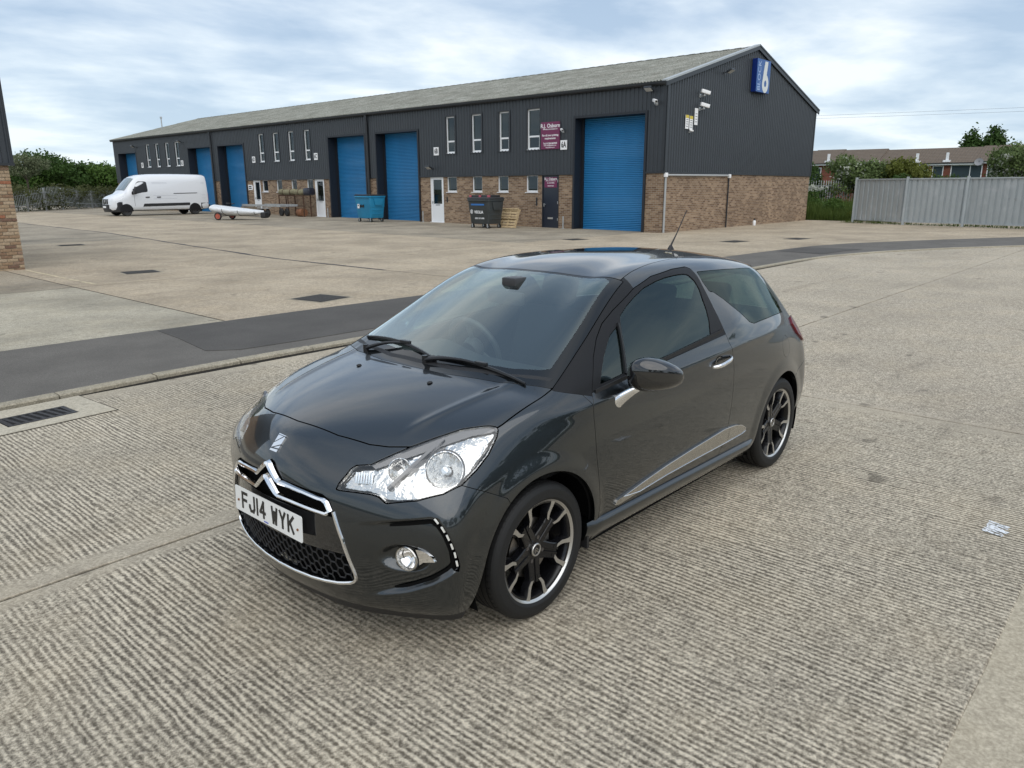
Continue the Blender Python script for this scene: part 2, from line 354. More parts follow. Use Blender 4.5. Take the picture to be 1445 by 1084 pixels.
# yard bays beyond the footpath
yard = bpy.data.objects.new('concrete_yard', None); COL.objects.link(yard); yard['kind'] = 'structure'
def tarx(y): return float(np.interp(-y, [12.3, 15.7, 22.9, 30.7, 42, 90], [-8.65, -8.6, -9.25, -9.95, -10.1, -10.3]))
mk('joint_bed', [(x, y, zy(y)-.012) for y in (-7.0, -15, -30, -50, -95) for x in (24, -46)]+[], [(2*i, 2*i+1, 2*i+3, 2*i+2) for i in range(4)], JOINT, yard)
mk('joint_bed', [(-25, -13, .022), (-46, -13, .022), (-46, 8, .022), (-25, -5.5, .022)], [(0, 1, 2, 3)], JOINT, yard)
def bay(xa, xb, y0, y1, mat, top=None, g=.012):
    """xa(y) > xb(y); y1 > y0; top(x) may replace the y1 edge"""
    nx, ny = 14, 10; V = []; 
    for j in range(ny+1):
        for i in range(nx+1):
            y = y0+g+(y1-y0-2*g)*j/ny; A = (xa(y) if callable(xa) else xa)-g; B = (xb(y) if callable(xb) else xb)+g; x = A+(B-A)*i/nx
            if top is not None: y1e = top(x)-.02; y = y0+g+(y1e-y0-g)*j/ny
            V.append((x, y, zy(y)))
    F = [(j*(nx+1)+i, j*(nx+1)+i+1, (j+1)*(nx+1)+i+1, (j+1)*(nx+1)+i) for j in range(ny) for i in range(nx)]
    mk('concrete_slab', V, F, mat, yard)
bay(20, -2.82, -13.1, -7.3, CP, yf); bay(20, -2.82, -26, -13.1, CG); bay(20, -2.82, -45, -26, CY); bay(20, -2.82, -70, -45, CY)
bay(-2.82, lambda y: tarx(y), -13.1, -7.3, CY, yf); bay(-2.82, tarx, -26, -13.1, CY); bay(-2.82, tarx, -45, -26, CG); bay(-2.82, tarx, -90, -45, CY)
bay(tarx, -17.2, -14.5, -7, CY, yf); bay(tarx, -17.2, -26, -14.5, CY); bay(tarx, -17.2, -45, -26, CY); bay(tarx, -17.2, -90, -45, CY)
bay(-17.2, -25.6, -14.5, -5, CY, yf); bay(-17.2, -25.6, -26, -14.5, CG); bay(-17.2, -25.6, -45, -26, CG); bay(-17.2, -25.6, -70, -45, CG); bay(-17.2, -25.6, -90, -70, CG)
bay(-25.6, -41.2, -13.95, -3, CY, yf)
# tar line along the slanted joint
TAR = simple('bitumen joint strip', (.06, .055, .05), .8, var=.3, scale=12); V = []; F = []; rt_ = random.Random(5)
ys = np.linspace(-11, -70, 90)
for i, y in enumerate(ys):
    w = .03+.03*rt_.random()+(.035 if i % 7 == 3 else 0); x = tarx(y)+rt_.uniform(-.02, .02); V += [(x-w, y, zy(y)+.004), (x+w, y, zy(y)+.004)]
F = [(2*i, 2*i+1, 2*i+3, 2*i+2) for i in range(len(ys)-1)]; mk('tar_seal', V, F, TAR, yard)
# worn yellowish line by the brick corner
V = []; F = []
for i in range(24):
    t = i/23; x = -3.2-.05*t+rt_.uniform(-.006, .006); y = -17.3+4.0*t; w = .05*(.55+.45*rt_.random()); V += [(x-w, y, zy(y)+.004), (x+w, y, zy(y)+.004)]
F = [(2*i, 2*i+1, 2*i+3, 2*i+2) for i in range(23) if i not in (14, 18)]; mk('worn_line', V, F, simple('worn cream paint', (.50, .42, .28), .9, var=.35, scale=14), yard)
# covers in the yard
COVM = simple('rusty cast iron cover', (.05, .045, .04), .75, .3, var=.35, scale=20, bump=.4); FRAM = simple('concrete collar', (.30, .26, .19), .9, var=.2, scale=10)
def cover(pts, label):
    c = np.mean(pts, axis=0); a = np.array(pts[1])-pts[0]; ang = math.atan2(a[1], a[0]); w = (np.linalg.norm(a)+np.linalg.norm(np.array(pts[2])-pts[3]))/2; d = (np.linalg.norm(np.array(pts[3])-pts[0])+np.linalg.norm(np.array(pts[2])-pts[1]))/2
    t = empty('manhole_cover', (c[0], c[1], zy(c[1])), ang, label, 'manhole cover', 'flush manhole covers in the yard')
    mb = MB(); mb.box(-w/2-.07, w/2+.07, -d/2-.07, d/2+.07, -.006, .0025); mb.build('cover_collar', FRAM, t)
    mb = MB(); mb.box(-w/2, w/2, -d/2, d/2, -.002, .0065); mb.build('cover_frame', COVM, t)
    for s0 in (-1, 1):
        mb = MB(); mb.box(-w/2+.03 if s0 < 0 else .006, -.006 if s0 < 0 else w/2-.03, -d/2+.03, d/2-.03, 0, .010)
        for i in range(7):
            for j in range(7):
                x = (-w/2+.06 if s0 < 0 else .04)+i*(w/2-.11)/6; y = -d/2+.07+j*(d-.14)/6; mb.box(x-.012, x+.012, y-.006, y+.006, .010, .013)
        mb.build('cover_plate', COVM, t)
cover([(-4.71, -8.55), (-5.34, -8.67), (-5.40, -7.97), (-4.68, -7.83)], 'dark iron manhole cover nearest the tarmac footpath on the left')
cover([(-4.5, -15.3), (-5.2, -15.2), (-5.1, -14.6), (-4.4, -14.67)], 'dark iron manhole cover in the yard right of the brick wall corner')
cover([(-6.25, -24.9), (-6.95, -24.8), (-6.95, -24.2), (-6.25, -24.3)], 'small dark manhole cover furthest back in the left of the yard')
cover([(-19.4, -14.4), (-20.2, -14.3), (-20.2, -13.7), (-19.4, -13.8)], 'dark manhole cover in front of the near blue shutter behind the car roof')
cover([(-21.9, -9.5), (-22.9, -9.4), (-22.8, -8.8), (-21.9, -8.9)], 'manhole cover right of the aerial in front of the brick gable')
cover([(-24.6, -8.4), (-25.5, -8.3), (-25.5, -7.7), (-24.6, -7.8)], 'manhole cover between the brick gable and the tarmac path, furthest right')
# gully grate with its concrete collar
gt = empty('drain_grate', (.475, -4.27, 0), math.radians(4), 'black iron gully grate with slots in a smooth concrete surround beside the kerb', 'drain grate')
mb = MB(); X0, X1, Y0, Y1 = -.50, .90, -.41, .33
for (a, b, c, d) in ((X0, X1, Y0, -.155), (X0, X1, .155, Y1), (X0, -.27, -.155, .155), (.27, X1, -.155, .155)): mb.box(a, b, c, d, -.02, .0065)
mb.build('concrete_surround', concrete('gully surround concrete', (.33, .295, .23), (.62, .56, .44), 0, .15), gt)
IRON = simple('worn cast iron', (.045, .042, .042), .5, .6, var=.3, scale=30, bump=.2)
mb = MB(); mb.box(X0-.014, X1+.014, Y0-.014, Y1+.014, -.01, .0022); mb.build('surround_joint', JOINT, gt)
mb = MB(); mb.box(-.255, .255, -.145, .145, -.012, .0035); mb.build('pit_shade_sheet', DARKG if 'DARKG' in globals() else simple('painted gully shade', (.004, .004, .004), 1), gt)  # flat black sheet above the slab; its colour stands for the pit's darkness
mb = MB(); mb.box(-.262, .262, -.15, -.115, -.02, .009); mb.box(-.262, .262, .115, .15, -.02, .009); mb.box(-.262, -.225, -.115, .115, -.02, .009); mb.box(.225, .262, -.115, .115, -.02, .009); mb.build('grate_frame', IRON, gt)
for k in range(7):
    x = -.193+k*.064; Mx = Matrix.Translation((x, 0, 0)) @ Matrix.Rotation(.12, 4, 'Z'); mb = MB(); mb.bbox(-.015, .015, -.118, .118, -.01, .0085, .003, Mx); mb.build('grate_bar', IRON, gt)
# white paint daubs
mb = MB(); rp = random.Random(9)
for k in range(6):
    y0 = 2.10+.012*rp.random(); x0 = -2.43+k*.030; w = .008+.008*rp.random(); n = 7; V = []
    for i in range(n): t = i/(n-1); V += [(x0+.03*t-w+rp.uniform(-.004, .004), y0+(.07+.05*rp.random())*t, .0035+.0004*k), (x0+.03*t+w+rp.uniform(-.004, .004), y0+.10*t, .0035+.0004*k)]
    mb.add(V, [(2*i, 2*i+1, 2*i+3, 2*i+2) for i in range(n-1)])
wpm = MT('thin white paint'); wn = wpm.noise(wpm.world(), 70, 4, .6); wpm.set(Base_Color=wpm.mix(wpm.ramp(wn, (.38, 0), (.52, 1)), (.26, .25, .22), (.72, .74, .76)), Roughness=.7)
tag(mb.build('paint_mark', wpm.m), 'white brushed paint mark on the ridged concrete at the right edge', 'paint mark')
# ================================================================== the long industrial block
KX, KY, KA = -25.2427, -13.7872, math.radians(.3)
def brick_mat(name, cols, mortar=(.36, .32, .26), flat=True, bw=.225, bh=.075):
    m = MT(name); c = m.co(); sp = m.N('ShaderNodeSeparateXYZ'); m.L(c, sp.inputs[0]); cb = m.N('ShaderNodeCombineXYZ'); m.L(m.ma('ADD', sp.outputs['X'], sp.outputs['Y']), cb.inputs[0]); m.L(sp.outputs['Z'], cb.inputs[1])
    br = m.N('ShaderNodeTexBrick', offset=.5, squash=1.0); m.L(cb.outputs[0], br.inputs['Vector'])
    br.inputs['Scale'].default_value = 1; br.inputs['Brick Width'].default_value = bw; br.inputs['Row Height'].default_value = bh; br.inputs['Mortar Size'].default_value = .006; br.inputs['Mortar Smooth'].default_value = .15; br.inputs['Bias'].default_value = 0
    br.inputs['Color1'].default_value = (0, 0, 0, 1); br.inputs['Color2'].default_value = (1, 1, 1, 1); br.inputs['Mortar'].default_value = (.5, .5, .5, 1)
    col = m.ramp(br.outputs['Color'], (0, cols[0]), (.35, cols[1]), (.65, cols[2]), (1, cols[3]))
    blotch = m.noise(c, .8, 4, .6); col = m.mix(m.ramp(blotch, (.35, .45), (.62, 0)), col, tuple(x*.72 for x in cols[0]))
    fine = m.noise(c, 60, 4, .6); col = m.mix(m.ma('MULTIPLY', fine, .35), col, tuple(x*.6 for x in cols[1]))
    col = m.mix(br.outputs['Fac'], col, mortar); m.set(Base_Color=col, Roughness=.9, Specular_IOR_Level=.2)
    m.bump(m.ma('SUBTRACT', 1.0, br.outputs['Fac']), .5, .01); return m.m
BUFF = [(.145, .085, .055), (.25, .165, .105), (.34, .235, .15), (.42, .30, .20)]
BRK = brick_mat('mixed buff stock brick', BUFF)
def clad_mat():
    m = MT('dark grey profiled cladding'); c = m.co(); n = m.noise(c, .9, 4, .6); f = m.noise(m.co('Object', (1, 1, .15)), 14, 4, .6)
    m.set(Base_Color=m.mix(m.ma('ADD', m.ma('MULTIPLY', n, .6), m.ma('MULTIPLY', f, .4)), (.024, .029, .035), (.042, .050, .059)), Roughness=.42, Specular_IOR_Level=.5); return m.m
CLD = clad_mat(); FLS = simple('dark flashing', (.022, .026, .031), .4)
WHT = simple('white upvc', (.78, .79, .80), .3, coat=.2); BLU = MT('blue roller shutter paint'); n_ = BLU.noise(BLU.co('Object', (1, 1.2, .25)), 2.2, 5, .6); n2_ = BLU.noise(BLU.co(), .5, 3, .6)
BLU.set(Base_Color=BLU.mix(BLU.ma('ADD', BLU.ma('MULTIPLY', n_, .5), BLU.ma('MULTIPLY', n2_, .5)), (.011, .125, .29), (.028, .225, .48)), Roughness=.4, Coat_Weight=.1); BLU = BLU.m
REV = simple('dark reveal', (.012, .015, .021), .5); GALV = simple('galvanised steel', (.45, .46, .46), .45, .7, var=.2, scale=5)
DGL = glass_mat('dark window glass', (.50, .58, .56), 1.52, (.75, .85, .90), 1.1)
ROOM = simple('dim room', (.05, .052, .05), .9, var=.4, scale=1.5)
BLD = empty('industrial_building', (KX, KY, 0), math.pi+KA, 'long dark clad industrial block with blue shutters, brick base and mossy pitched roof', 'building')
BW, BL, ZB, ZE, ZR = 15.62, 53.6, 2.44, 5.82, 8.02
def ribs(a0, a1, p=.2, off=0):
    """plan profile of the cladding between a0 and a1: list of (along, out)"""
    out = []; k0 = int((a0-off)/p)-1
    pts = []
    for k in range(k0, int((a1-off)/p)+2):
        b = off+k*p; pts += [(b+.0, 0), (b+.105, 0), (b+.125, -.032), (b+.18, -.032)]
    pts = [q for q in pts if a0 < q[0] < a1]
    def at(a):
        r = (a-off) % p
        return 0 if r <= .105 else -.032*(r-.105)/.02 if r < .125 else -.032 if r <= .18 else -.032*(1-(r-.18)/.02)
    return [(a0, at(a0))]+pts+[(a1, at(a1))]
def clad_facade(mb, y0, y1, z0, z1):
    P = ribs(y0, y1); b = len(mb.V)
    for (y, o) in P: mb.V += [(o, y, z0), (o, y, z1)]
    mb.F += [(b+2*i, b+2*i+1, b+2*i+3, b+2*i+2) for i in range(len(P)-1)]
SH = [(.93, 4.46), (14.78, 18.20), (19.24, 22.66), (32.36, 35.78), (36.80, 40.22), (49.30, 52.70)]
UW = [(6.47, 7.23), (8.34, 8.98), (10.14, 10.80), (11.98, 12.61), (24.55, 25.15), (26.26, 26.88), (28.0, 28.66), (29.76, 30.38), (41.62, 42.34), (43.25, 43.93), (44.96, 45.64), (46.62, 47.34)]
LW = [(6.60, 7.31), (8.43, 9.11), (10.16, 10.84), (11.94, 12.66), (24.53, 25.22), (26.31, 26.95), (28.0, 28.67), (29.70, 30.40), (41.6, 42.3), (43.3, 43.95), (45.0, 45.65)]
DR = [(5.37, 6.36, 'dark'), (12.93, 13.91, 'white'), (23.40, 24.36, 'white'), (30.63, 31.52, 'white'), (40.5, 41.4, 'white'), (47.6, 48.5, 'white')]
WZ0, WZ1, LZ0, LZ1, SZ = 3.56, 5.30, 1.66, 2.43, 4.75
mb = MB(); y = 0.12
holes = sorted([(a, b, 0, SZ) for a, b in SH]+[(a, b, WZ0, WZ1) for a, b in UW])
for a, b, z0, z1 in holes:
    clad_facade(mb, y, a, ZB, ZE)
    if z0 > 0: clad_facade(mb, a, b, ZB, z0)
    clad_facade(mb, a, b, z1, ZE); y = b
clad_facade(mb, y, BL, ZB, ZE); mb.build('wall_cladding', CLD, BLD)
# gable cladding
def zt(x): return ZE+.02+(ZR-ZE-.02)*(1-abs(x-BW/2)/(BW/2))
mb = MB(); P = ribs(.10, BW, .2); P = sorted(P+[(BW/2, 0)]); b = len(mb.V)
for (x, o) in P: mb.V += [(x, o, ZB), (x, o, zt(x)-.03)]
mb.F += [(b+2*i, b+2*i+2, b+2*i+3, b+2*i+1) for i in range(len(P)-1)]; mb.build('gable_cladding', CLD, BLD)
mb = MB(); mb.box(.05, BW, BL-.1, BL, 0, ZE); mb.box(BW-.1, BW, .1, BL-.1, 0, ZE); mb.prism([(.05, ZE), (BW, ZE), (BW/2, ZR)], lambda a, c: (a, BL-.1, c), lambda a, c: (a, BL, c)); mb.build('rear_wall', CLD, BLD)
# brick plinth
mb = MB(); y = 0.0; openings = sorted([(a, b) for a, b in SH]+[(a, b) for a, b, _ in DR])
def brick_run(mb, y0, y1):
    hs = [(a, b) for a, b in LW if a > y0 and b < y1]; y = y0
    for a, b in hs:
        mb.box(.02, .30, y, a, -.3, ZB); mb.box(.02, .30, a, b, -.3, LZ0); y = b
    mb.box(.02, .30, y, y1, -.3, ZB)
for a, b in openings: mb = MB(); brick_run(mb, y if y else .02, a); mb.build('brick_wall', BRK, BLD); y = b
mb = MB(); brick_run(mb, y, BL-.02); mb.build('brick_wall', BRK, BLD)
mb = MB(); mb.box(.302, BW-.02, .02, .30, -.3, ZB); mb.build('gable_brick_wall', BRK, BLD)
# drip flashings, corner flashings
mb = MB(); mb.box(-.045, .02, -.045, .0, ZB-.045, ZB+.03); y = 0.0
for a, b in SH: mb.box(-.045, .03, y, a, ZB-.04, ZB+.02); y = b
mb.box(-.045, .03, y, BL, ZB-.04, ZB+.02); mb.box(-.0, BW, -.045, .018, ZB-.042, ZB+.022)
mb.box(-.048, .12, -.012, .12, ZB+.03, ZE); mb.box(-.012, .10, -.048, -.012, ZB+.03, ZE+.02); mb.box(BW-.1, BW+.01, -.048, .1, ZB, ZE); mb.build('corner_flashing', FLS, BLD)
# roller shutters with reveals
def corrug(mb, y0, y1, z0, z1, x, p=.075, d=.014, per=6):
    b = len(mb.V); n = int((z1-z0)/p)*per
    for i in range(n+1):
        z = z0+(z1-z0)*i/n; t = (z-z0)/p*2*math.pi; mb.V += [(x-d*math.cos(t), y0, z), (x-d*math.cos(t), y1, z)]
    mb.F += [(b+2*i, b+2*i+1, b+2*i+3, b+2*i+2) for i in range(n)]
for a, b in SH:
    mb = MB(); mb.box(-.05, .55, a-.10, a+.002, -.3, SZ+.1); mb.box(-.05, .55, b-.002, b+.10, -.3, SZ+.1); mb.box(-.05, .55, a, b, SZ, SZ+.1)
    mb.build('shutter_reveal', REV, BLD)
    zb = zy(KY-(a+b)/2)-.03; mb = MB(); corrug(mb, a, b, zb+.06, SZ, .56); o = mb.build('roller_shutter', BLU, BLD, smooth=50)
    mb = MB(); mb.box(.53, .58, a, b, zb, zb+.07); mb.build('bottom_rail', BLU, o)
    mb = MB(); mb.box(.48, .62, a, a+.09, zb, SZ-.01); mb.build('guide_rail', REV, o); mb = MB(); mb.box(.48, .62, b-.09, b, zb, SZ-.01); mb.build('guide_rail', REV, o)
# windows
def window(y0, y1, z0, z1, tall, xr):
    w = .055
    mb = MB(); f = empty('window'); f.parent = BLD
    mb.box(xr, xr+.07, y0, y0+w, z0, z1); mb.box(xr, xr+.07, y1-w, y1, z0, z1); mb.box(xr, xr+.07, y0+w, y1-w, z0, z0+w*1.3); mb.box(xr, xr+.07, y0+w, y1-w, z1-w, z1)
    if tall: zt_ = z0+(z1-z0)*.30; mb.box(xr-.004, xr+.07, y0+w, y1-w, zt_, zt_+.075); mb.box(xr-.008, xr+.06, y0+w*.9, y0+w*1.5, z0+w, zt_); mb.box(xr-.008, xr+.06, y1-w*1.5, y1-w*.9, z0+w, zt_)
    mb.build('window_frame', WHT, f)
    mb = MB()
    if tall: mb.box(xr+.035, xr+.045, y0+w*.9, y1-w*.9, z0+w, zt_)
    mb.box(xr+.035, xr+.045, y0+w*.9, y1-w*.9, (zt_+.07) if tall else z0+w, z1-w*.9)
    mk('pane', [(xr+.04, y0+w*.9, z0+w), (xr+.04, y1-w*.9, z0+w), (xr+.04, y1-w*.9, z1-w*.9), (xr+.04, y0+w*.9, z1-w*.9)], [(0, 3, 2, 1)], DGL, f)
    mb = MB(); mb.box(xr-.07 if tall else -.03, xr+.03, y0-.03, y1+.03, z0-.035, z0-.002); mb.build('sill', WHT, f)
    mb = MB(); D = 1.2
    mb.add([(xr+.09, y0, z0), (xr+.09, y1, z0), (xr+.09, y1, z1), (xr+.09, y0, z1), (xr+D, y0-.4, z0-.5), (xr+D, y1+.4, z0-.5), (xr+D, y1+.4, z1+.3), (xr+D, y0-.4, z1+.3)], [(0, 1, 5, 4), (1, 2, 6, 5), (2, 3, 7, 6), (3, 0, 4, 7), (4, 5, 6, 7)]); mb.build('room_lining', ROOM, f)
    if tall:
        mb = MB(); mb.box(-.040, xr+.07, y0-.09, y0, z0-.04, z1+.05); mb.box(-.040, xr+.07, y1, y1+.09, z0-.04, z1+.05); mb.box(-.040, xr+.07, y0, y1, z1, z1+.06); mb.box(-.055, -.041, y0-.12, y1+.12, z0-.06, z0-.03); mb.build('window_flashing', FLS, f)
    else:
        mb = MB(); mb.box(.025, xr, y0, y1, z1-.002, z1+.0); mb.build('soffit', FLS, f)
for a, b in UW: window(a, b, WZ0, WZ1, True, .045)
for a, b in LW: window(a, b, LZ0, LZ1, False, .07)
# doors
for a, b, kind in DR:
    zb = zy(KY-(a+b)/2)-.03; dmat = WHT if kind == 'white' else simple('dark blue door paint', (.014, .020, .034), .35, coat=.2)
    fr_ = WHT if kind == 'white' else REV; d = empty('entrance_door'); d.parent = BLD
    if kind != 'white': d['label'] = 'dark blue steel door with small purple sign'
    mb = MB(); mb.box(.03, .12, a, a+.06, zb, 2.44); mb.box(.03, .12, b-.06, b, zb, 2.44); mb.box(.03, .12, a+.06, b-.06, 2.37, 2.44); mb.build('door_frame', fr_, d)
    if kind == 'white':
        mb = MB(); mb.box(.06, .10, a+.06, b-.06, zb+.03, .98+zb); mb.box(.06, .10, a+.06, a+.17, zb+.98, 2.37); mb.box(.06, .10, b-.17, b-.06, zb+.98, 2.37); mb.box(.06, .10, a+.17, b-.17, 2.28, 2.37); mb.box(.052, .06, a+.20, b-.20, zb+.14, zb+.82); mb.build('door_leaf', dmat, d)
        mk('pane', [(.085, a+.165, zb+.96), (.085, b-.165, zb+.96), (.085, b-.165, 2.29), (.085, a+.165, 2.29)], [(0, 3, 2, 1)], DGL, d)
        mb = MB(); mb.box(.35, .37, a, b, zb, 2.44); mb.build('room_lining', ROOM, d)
        mb = MB(); mb.box(.045, .06, a+.33, b-.33, zb+.90, zb+.96); mb.build('letter_plate', GALV, d)
        mb = MB(); mb.box(-.06, .05, a-.03, b+.03, zb-.01, zb+.05); mb.build('door_step', WHT, d)
    else:
        mb = MB(); mb.box(.06, .10, a+.06, b-.06, zb+.02, 2.37); mb.build('door_leaf', dmat, d)
        mb = MB(); mb.box(.045, .06, a+.36, b-.33, zb+.42, zb+.50); mb.build('letter_plate', simple('bright steel', (.7, .7, .7), .3, .8), d)
        for zz in (.35, 1.1, 2.05):
            mb = MB(); mb.box(.02, .06, a+.055, a+.085, zb+zz, zb+zz+.12); mb.build('hinge', GALV, d)
    hy = b-.12; mb = MB(); mb.box(.02, .06, hy-.015, hy+.015, zb+.98, zb+1.12); mb.cyl((.03, hy, zb+1.08), (.03, hy-.11, zb+1.08), .011, 8); mb.build('door_handle', GALV, d, smooth=40)
# small wall grab handles, meter tails
mb = MB(); mb.bbox(-.02, .02, 6.62, 6.68, 1.05, 1.42, .01); mb.build('wall_handle', FLS, BLD); mb = MB(); mb.bbox(-.02, .02, 12.62, 12.68, 1.15, 1.42, .01); mb.build('wall_handle', FLS, BLD)
# gutter and downpipes
mb = MB(); sec = [(-.02, 0), (-.02, -.10), (-.09, -.13), (-.17, -.13), (-.22, -.08), (-.235, 0), (-.225, 0), (-.21, -.075), (-.165, -.12), (-.03, -.09)]
mb.loft([[(a, yy, ZE+.06+b) for a, b in sec] for yy in (-.06, BL+.05)]); mb.build('gutter', FLS, BLD, smooth=30)
for yy in (18.90, 36.60):
    mb = MB(); mb.tube([(-.13, yy, ZE-.06), (-.13, yy, ZE-.25), (-.10, yy, ZE-.45), (-.10, yy, 2.6), (-.09, yy, .05)], .075, 12); mb.build('downpipe', FLS, BLD, smooth=50)
    for zz in (1.0, 2.6, 4.2):
        mb = MB(); mb.cyl((-.10, yy, zz), (-.10, yy, zz+.06), .09, 12); mb.build('pipe_bracket', FLS, BLD)
# corrugated cement roof in two courses a side
RM_ = MT('mossy fibre cement roof'); c = RM_.co(); a_ = RM_.noise(c, 1.1, 6, .65); b_ = RM_.noise(c, 14, 5, .65); c3 = RM_.mix(RM_.ramp(a_, (.32, 0), (.66, 1)), (.195, .195, .165), (.36, .36, .32)); c3 = RM_.mix(RM_.ramp(b_, (.42, 0), (.66, .8)), c3, (.085, .09, .065))
cc_ = RM_.noise(RM_.co('Object', (.35, 4, 1)), 1.1, 4, .6); c3 = RM_.mix(RM_.ramp(cc_, (.52, 0), (.72, .28)), c3, (.19, .155, .12)); RM_.set(Base_Color=c3, Roughness=.9); RM_.bump(b_, .4, .01); RM_ = RM_.m
def roof_course(mb, xa, za, xb, zb_, lift):
    n = int((BL+.3)/.146*4); b = len(mb.V); L = math.hypot(xb-xa, zb_-za); nx, nz = -(zb_-za)/L, (xb-xa)/L
    for i in range(n+1):
        y = -.10+(BL+.25)*i/n; h = .028*math.cos(i/4*2*math.pi)+lift
        for (x, z, hh) in ((xa, za, h), (xb, zb_, h)): mb.V.append((x+nx*hh, y, z+nz*hh*(1 if xb > xa else -1)))
    mb.F += [(b+2*i, b+2*i+1, b+2*i+3, b+2*i+2) for i in range(n)]
for sgn in (0, 1):
    for k in range(4):
        t0, t1 = k/4, (k+1)/4+.02
        xa, xb = -.20+(BW/2+.20)*t0, -.20+(BW/2+.20)*min(t1, 1); za, zb_ = 5.86+(ZR+.05-5.86)*t0, 5.86+(ZR+.05-5.86)*min(t1, 1)
        if sgn: xa, xb = BW-xa, BW-xb
        mb = MB()
        L = abs(xb-xa); n = int((BL+.3)/.146*4); b = len(mb.V); nz = .965; nx = -.26*(1 if not sgn else -1)
        for i in range(n+1):
            yy = -.10+(BL+.25)*i/n; h = .028*math.cos(i/4*2*math.pi)+.022
            mb.V += [(xa+nx*(h+.016), yy, za+nz*(h+.016)), (xb+nx*h, yy, zb_+nz*h)]
        mb.F += [(b+2*i, b+2*i+1, b+2*i+3, b+2*i+2) for i in range(n)]
        o = mb.build('roof_sheeting', RM_, BLD, smooth=60)
mb = MB(); n = 180
for i in range(n):
    y0 = -.10+(BL+.2)*i/n; y1 = y0+(BL+.2)/n*1.04; zz = ZR+.115+(.012 if i % 2 else 0)
    for k, (x0, x1, z0, z1) in enumerate(((-.17, 0, -.055, 0), (0, .17, 0, -.055))): mb.add([(BW/2+x0, y0, zz+z0), (BW/2+x1, y0, zz+z1), (BW/2+x1, y1, zz+z1), (BW/2+x0, y1, zz+z0)], [(0, 1, 2, 3)])
mb.build('ridge_capping', RM_, BLD)['kind'] = 'stuff'
# barge flashing: pale on the left slope, dark on the right
BAR = simple('pale barge flashing', (.42, .44, .44), .4, .3)
for x0, z0, x1, z1, mt in ((-.22, 5.86, BW/2, ZR+.10, BAR), (BW/2, ZR+.10, BW+.22, 5.82, FLS)):
    mb = MB(); mb.prism([(x0, z0), (x1, z1), (x1, z1+.07), (x0, z0+.07)], lambda a, c: (a, -.13, c), lambda a, c: (a, .12, c)); mb.build('barge_flashing', mt, BLD)
    mb = MB(); mb.prism([(x0, z0-.17), (x1, z1-.17), (x1, z1-.001), (x0, z0-.001)], lambda a, c: (a, -.11, c), lambda a, c: (a, -.06, c)); mb.build('barge_board', FLS, BLD)
mb = MB(); mb.cyl((3, BL-3, 6.7), (3, BL-3, 7.7), .05, 8); mb.cyl((3, BL-3, 7.65), (3, BL-3, 7.8), .09, 8); mb.build('flue', GALV, BLD)

# ---- things fixed to the block
def at(x, y, z, name, label, cat, group=None):
    """thing whose frame follows the building: local x inwards, y along the front"""
    e_ = empty(name, tuple(BLD.matrix_basis @ Vector((x, y, z))), math.pi+KA, label, cat, group); return e_
BLD.matrix_basis  # (location and rotation are set above)
def basis_pt(x, y, z):
    a = math.pi+KA; return (KX+x*math.cos(a)-y*math.sin(a), KY+x*math.sin(a)+y*math.cos(a), z)
def at(x, y, z, name, label, cat, group=None, rz=0.): return empty(name, basis_pt(x, y, z), math.pi+KA+rz, label, cat, group)
WTX = simple('white lettering', (.82, .82, .82), .5); BTX = simple('black lettering', (.012, .012, .012), .5); PUR = simple('purple sign board', (.155, .018, .075), .4); BSG = simple('blue sign face', (.012, .085, .30), .35); BSD = simple('deep blue sign side', (.004, .022, .16), .35)
# text helper on facade (reads towards -x local; right-hand reading direction is -y)
def ftext(s_, size, y, z, x, mat, parent, name='lettering', **kw): return text_on(s_, size, (x, y, z), (0, -1, 0), (0, 0, 1), mat, parent, name, **kw)
def gtext(s_, size, x, z, y, mat, parent, right=(-1, 0, 0), up=(0, 0, 1), **kw): return text_on(s_, size, (x, y, z), right, up, mat, parent, 'lettering', **kw)
sg = at(0, 5.83, 0, 'company_sign', 'tall purple printed board with white lettering right of the upper windows', 'sign')
mb = MB(); mb.box(-.07, -.035, -.53, .53, 3.53, 4.69); mb.build('sign_board', PUR, sg)
for s_, sz, z, bo in (('R.J. Osborn', .235, 4.52, .004), ('PRINTERS & STATIONERS LTD', .062, 4.375, .0015), ('For all your printing', .115, 4.12, .003), ('requirements', .115, 3.99, .003), ('Tel: 01206 863939', .105, 3.77, .003), ('Email: sales@rjosborn.co.uk', .062, 3.685, .0015), ('www.rjosborn.co.uk', .062, 3.60, .0015)): ftext(s_, sz, 0, z, -.0715, WTX, sg, bold=bo)
sg = at(0, 5.865, 0, 'door_sign', 'small purple sign with white lettering on the dark entrance door', 'sign')
mb = MB(); mb.box(.045, .058, -.36, .36, 1.86, 2.32); mb.build('sign_board', PUR, sg)
for s_, sz, z, bo in (('R.J. Osborn', .155, 2.235, .003), ('PRINTERS & STATIONERS LTD', .042, 2.15, .001), ('ALL DELIVERIES', .062, 2.06, .0015), ('PLEASE RING', .062, 1.93, .0015)): ftext(s_, sz, 0, z, .0445, WTX, sg, bold=bo)
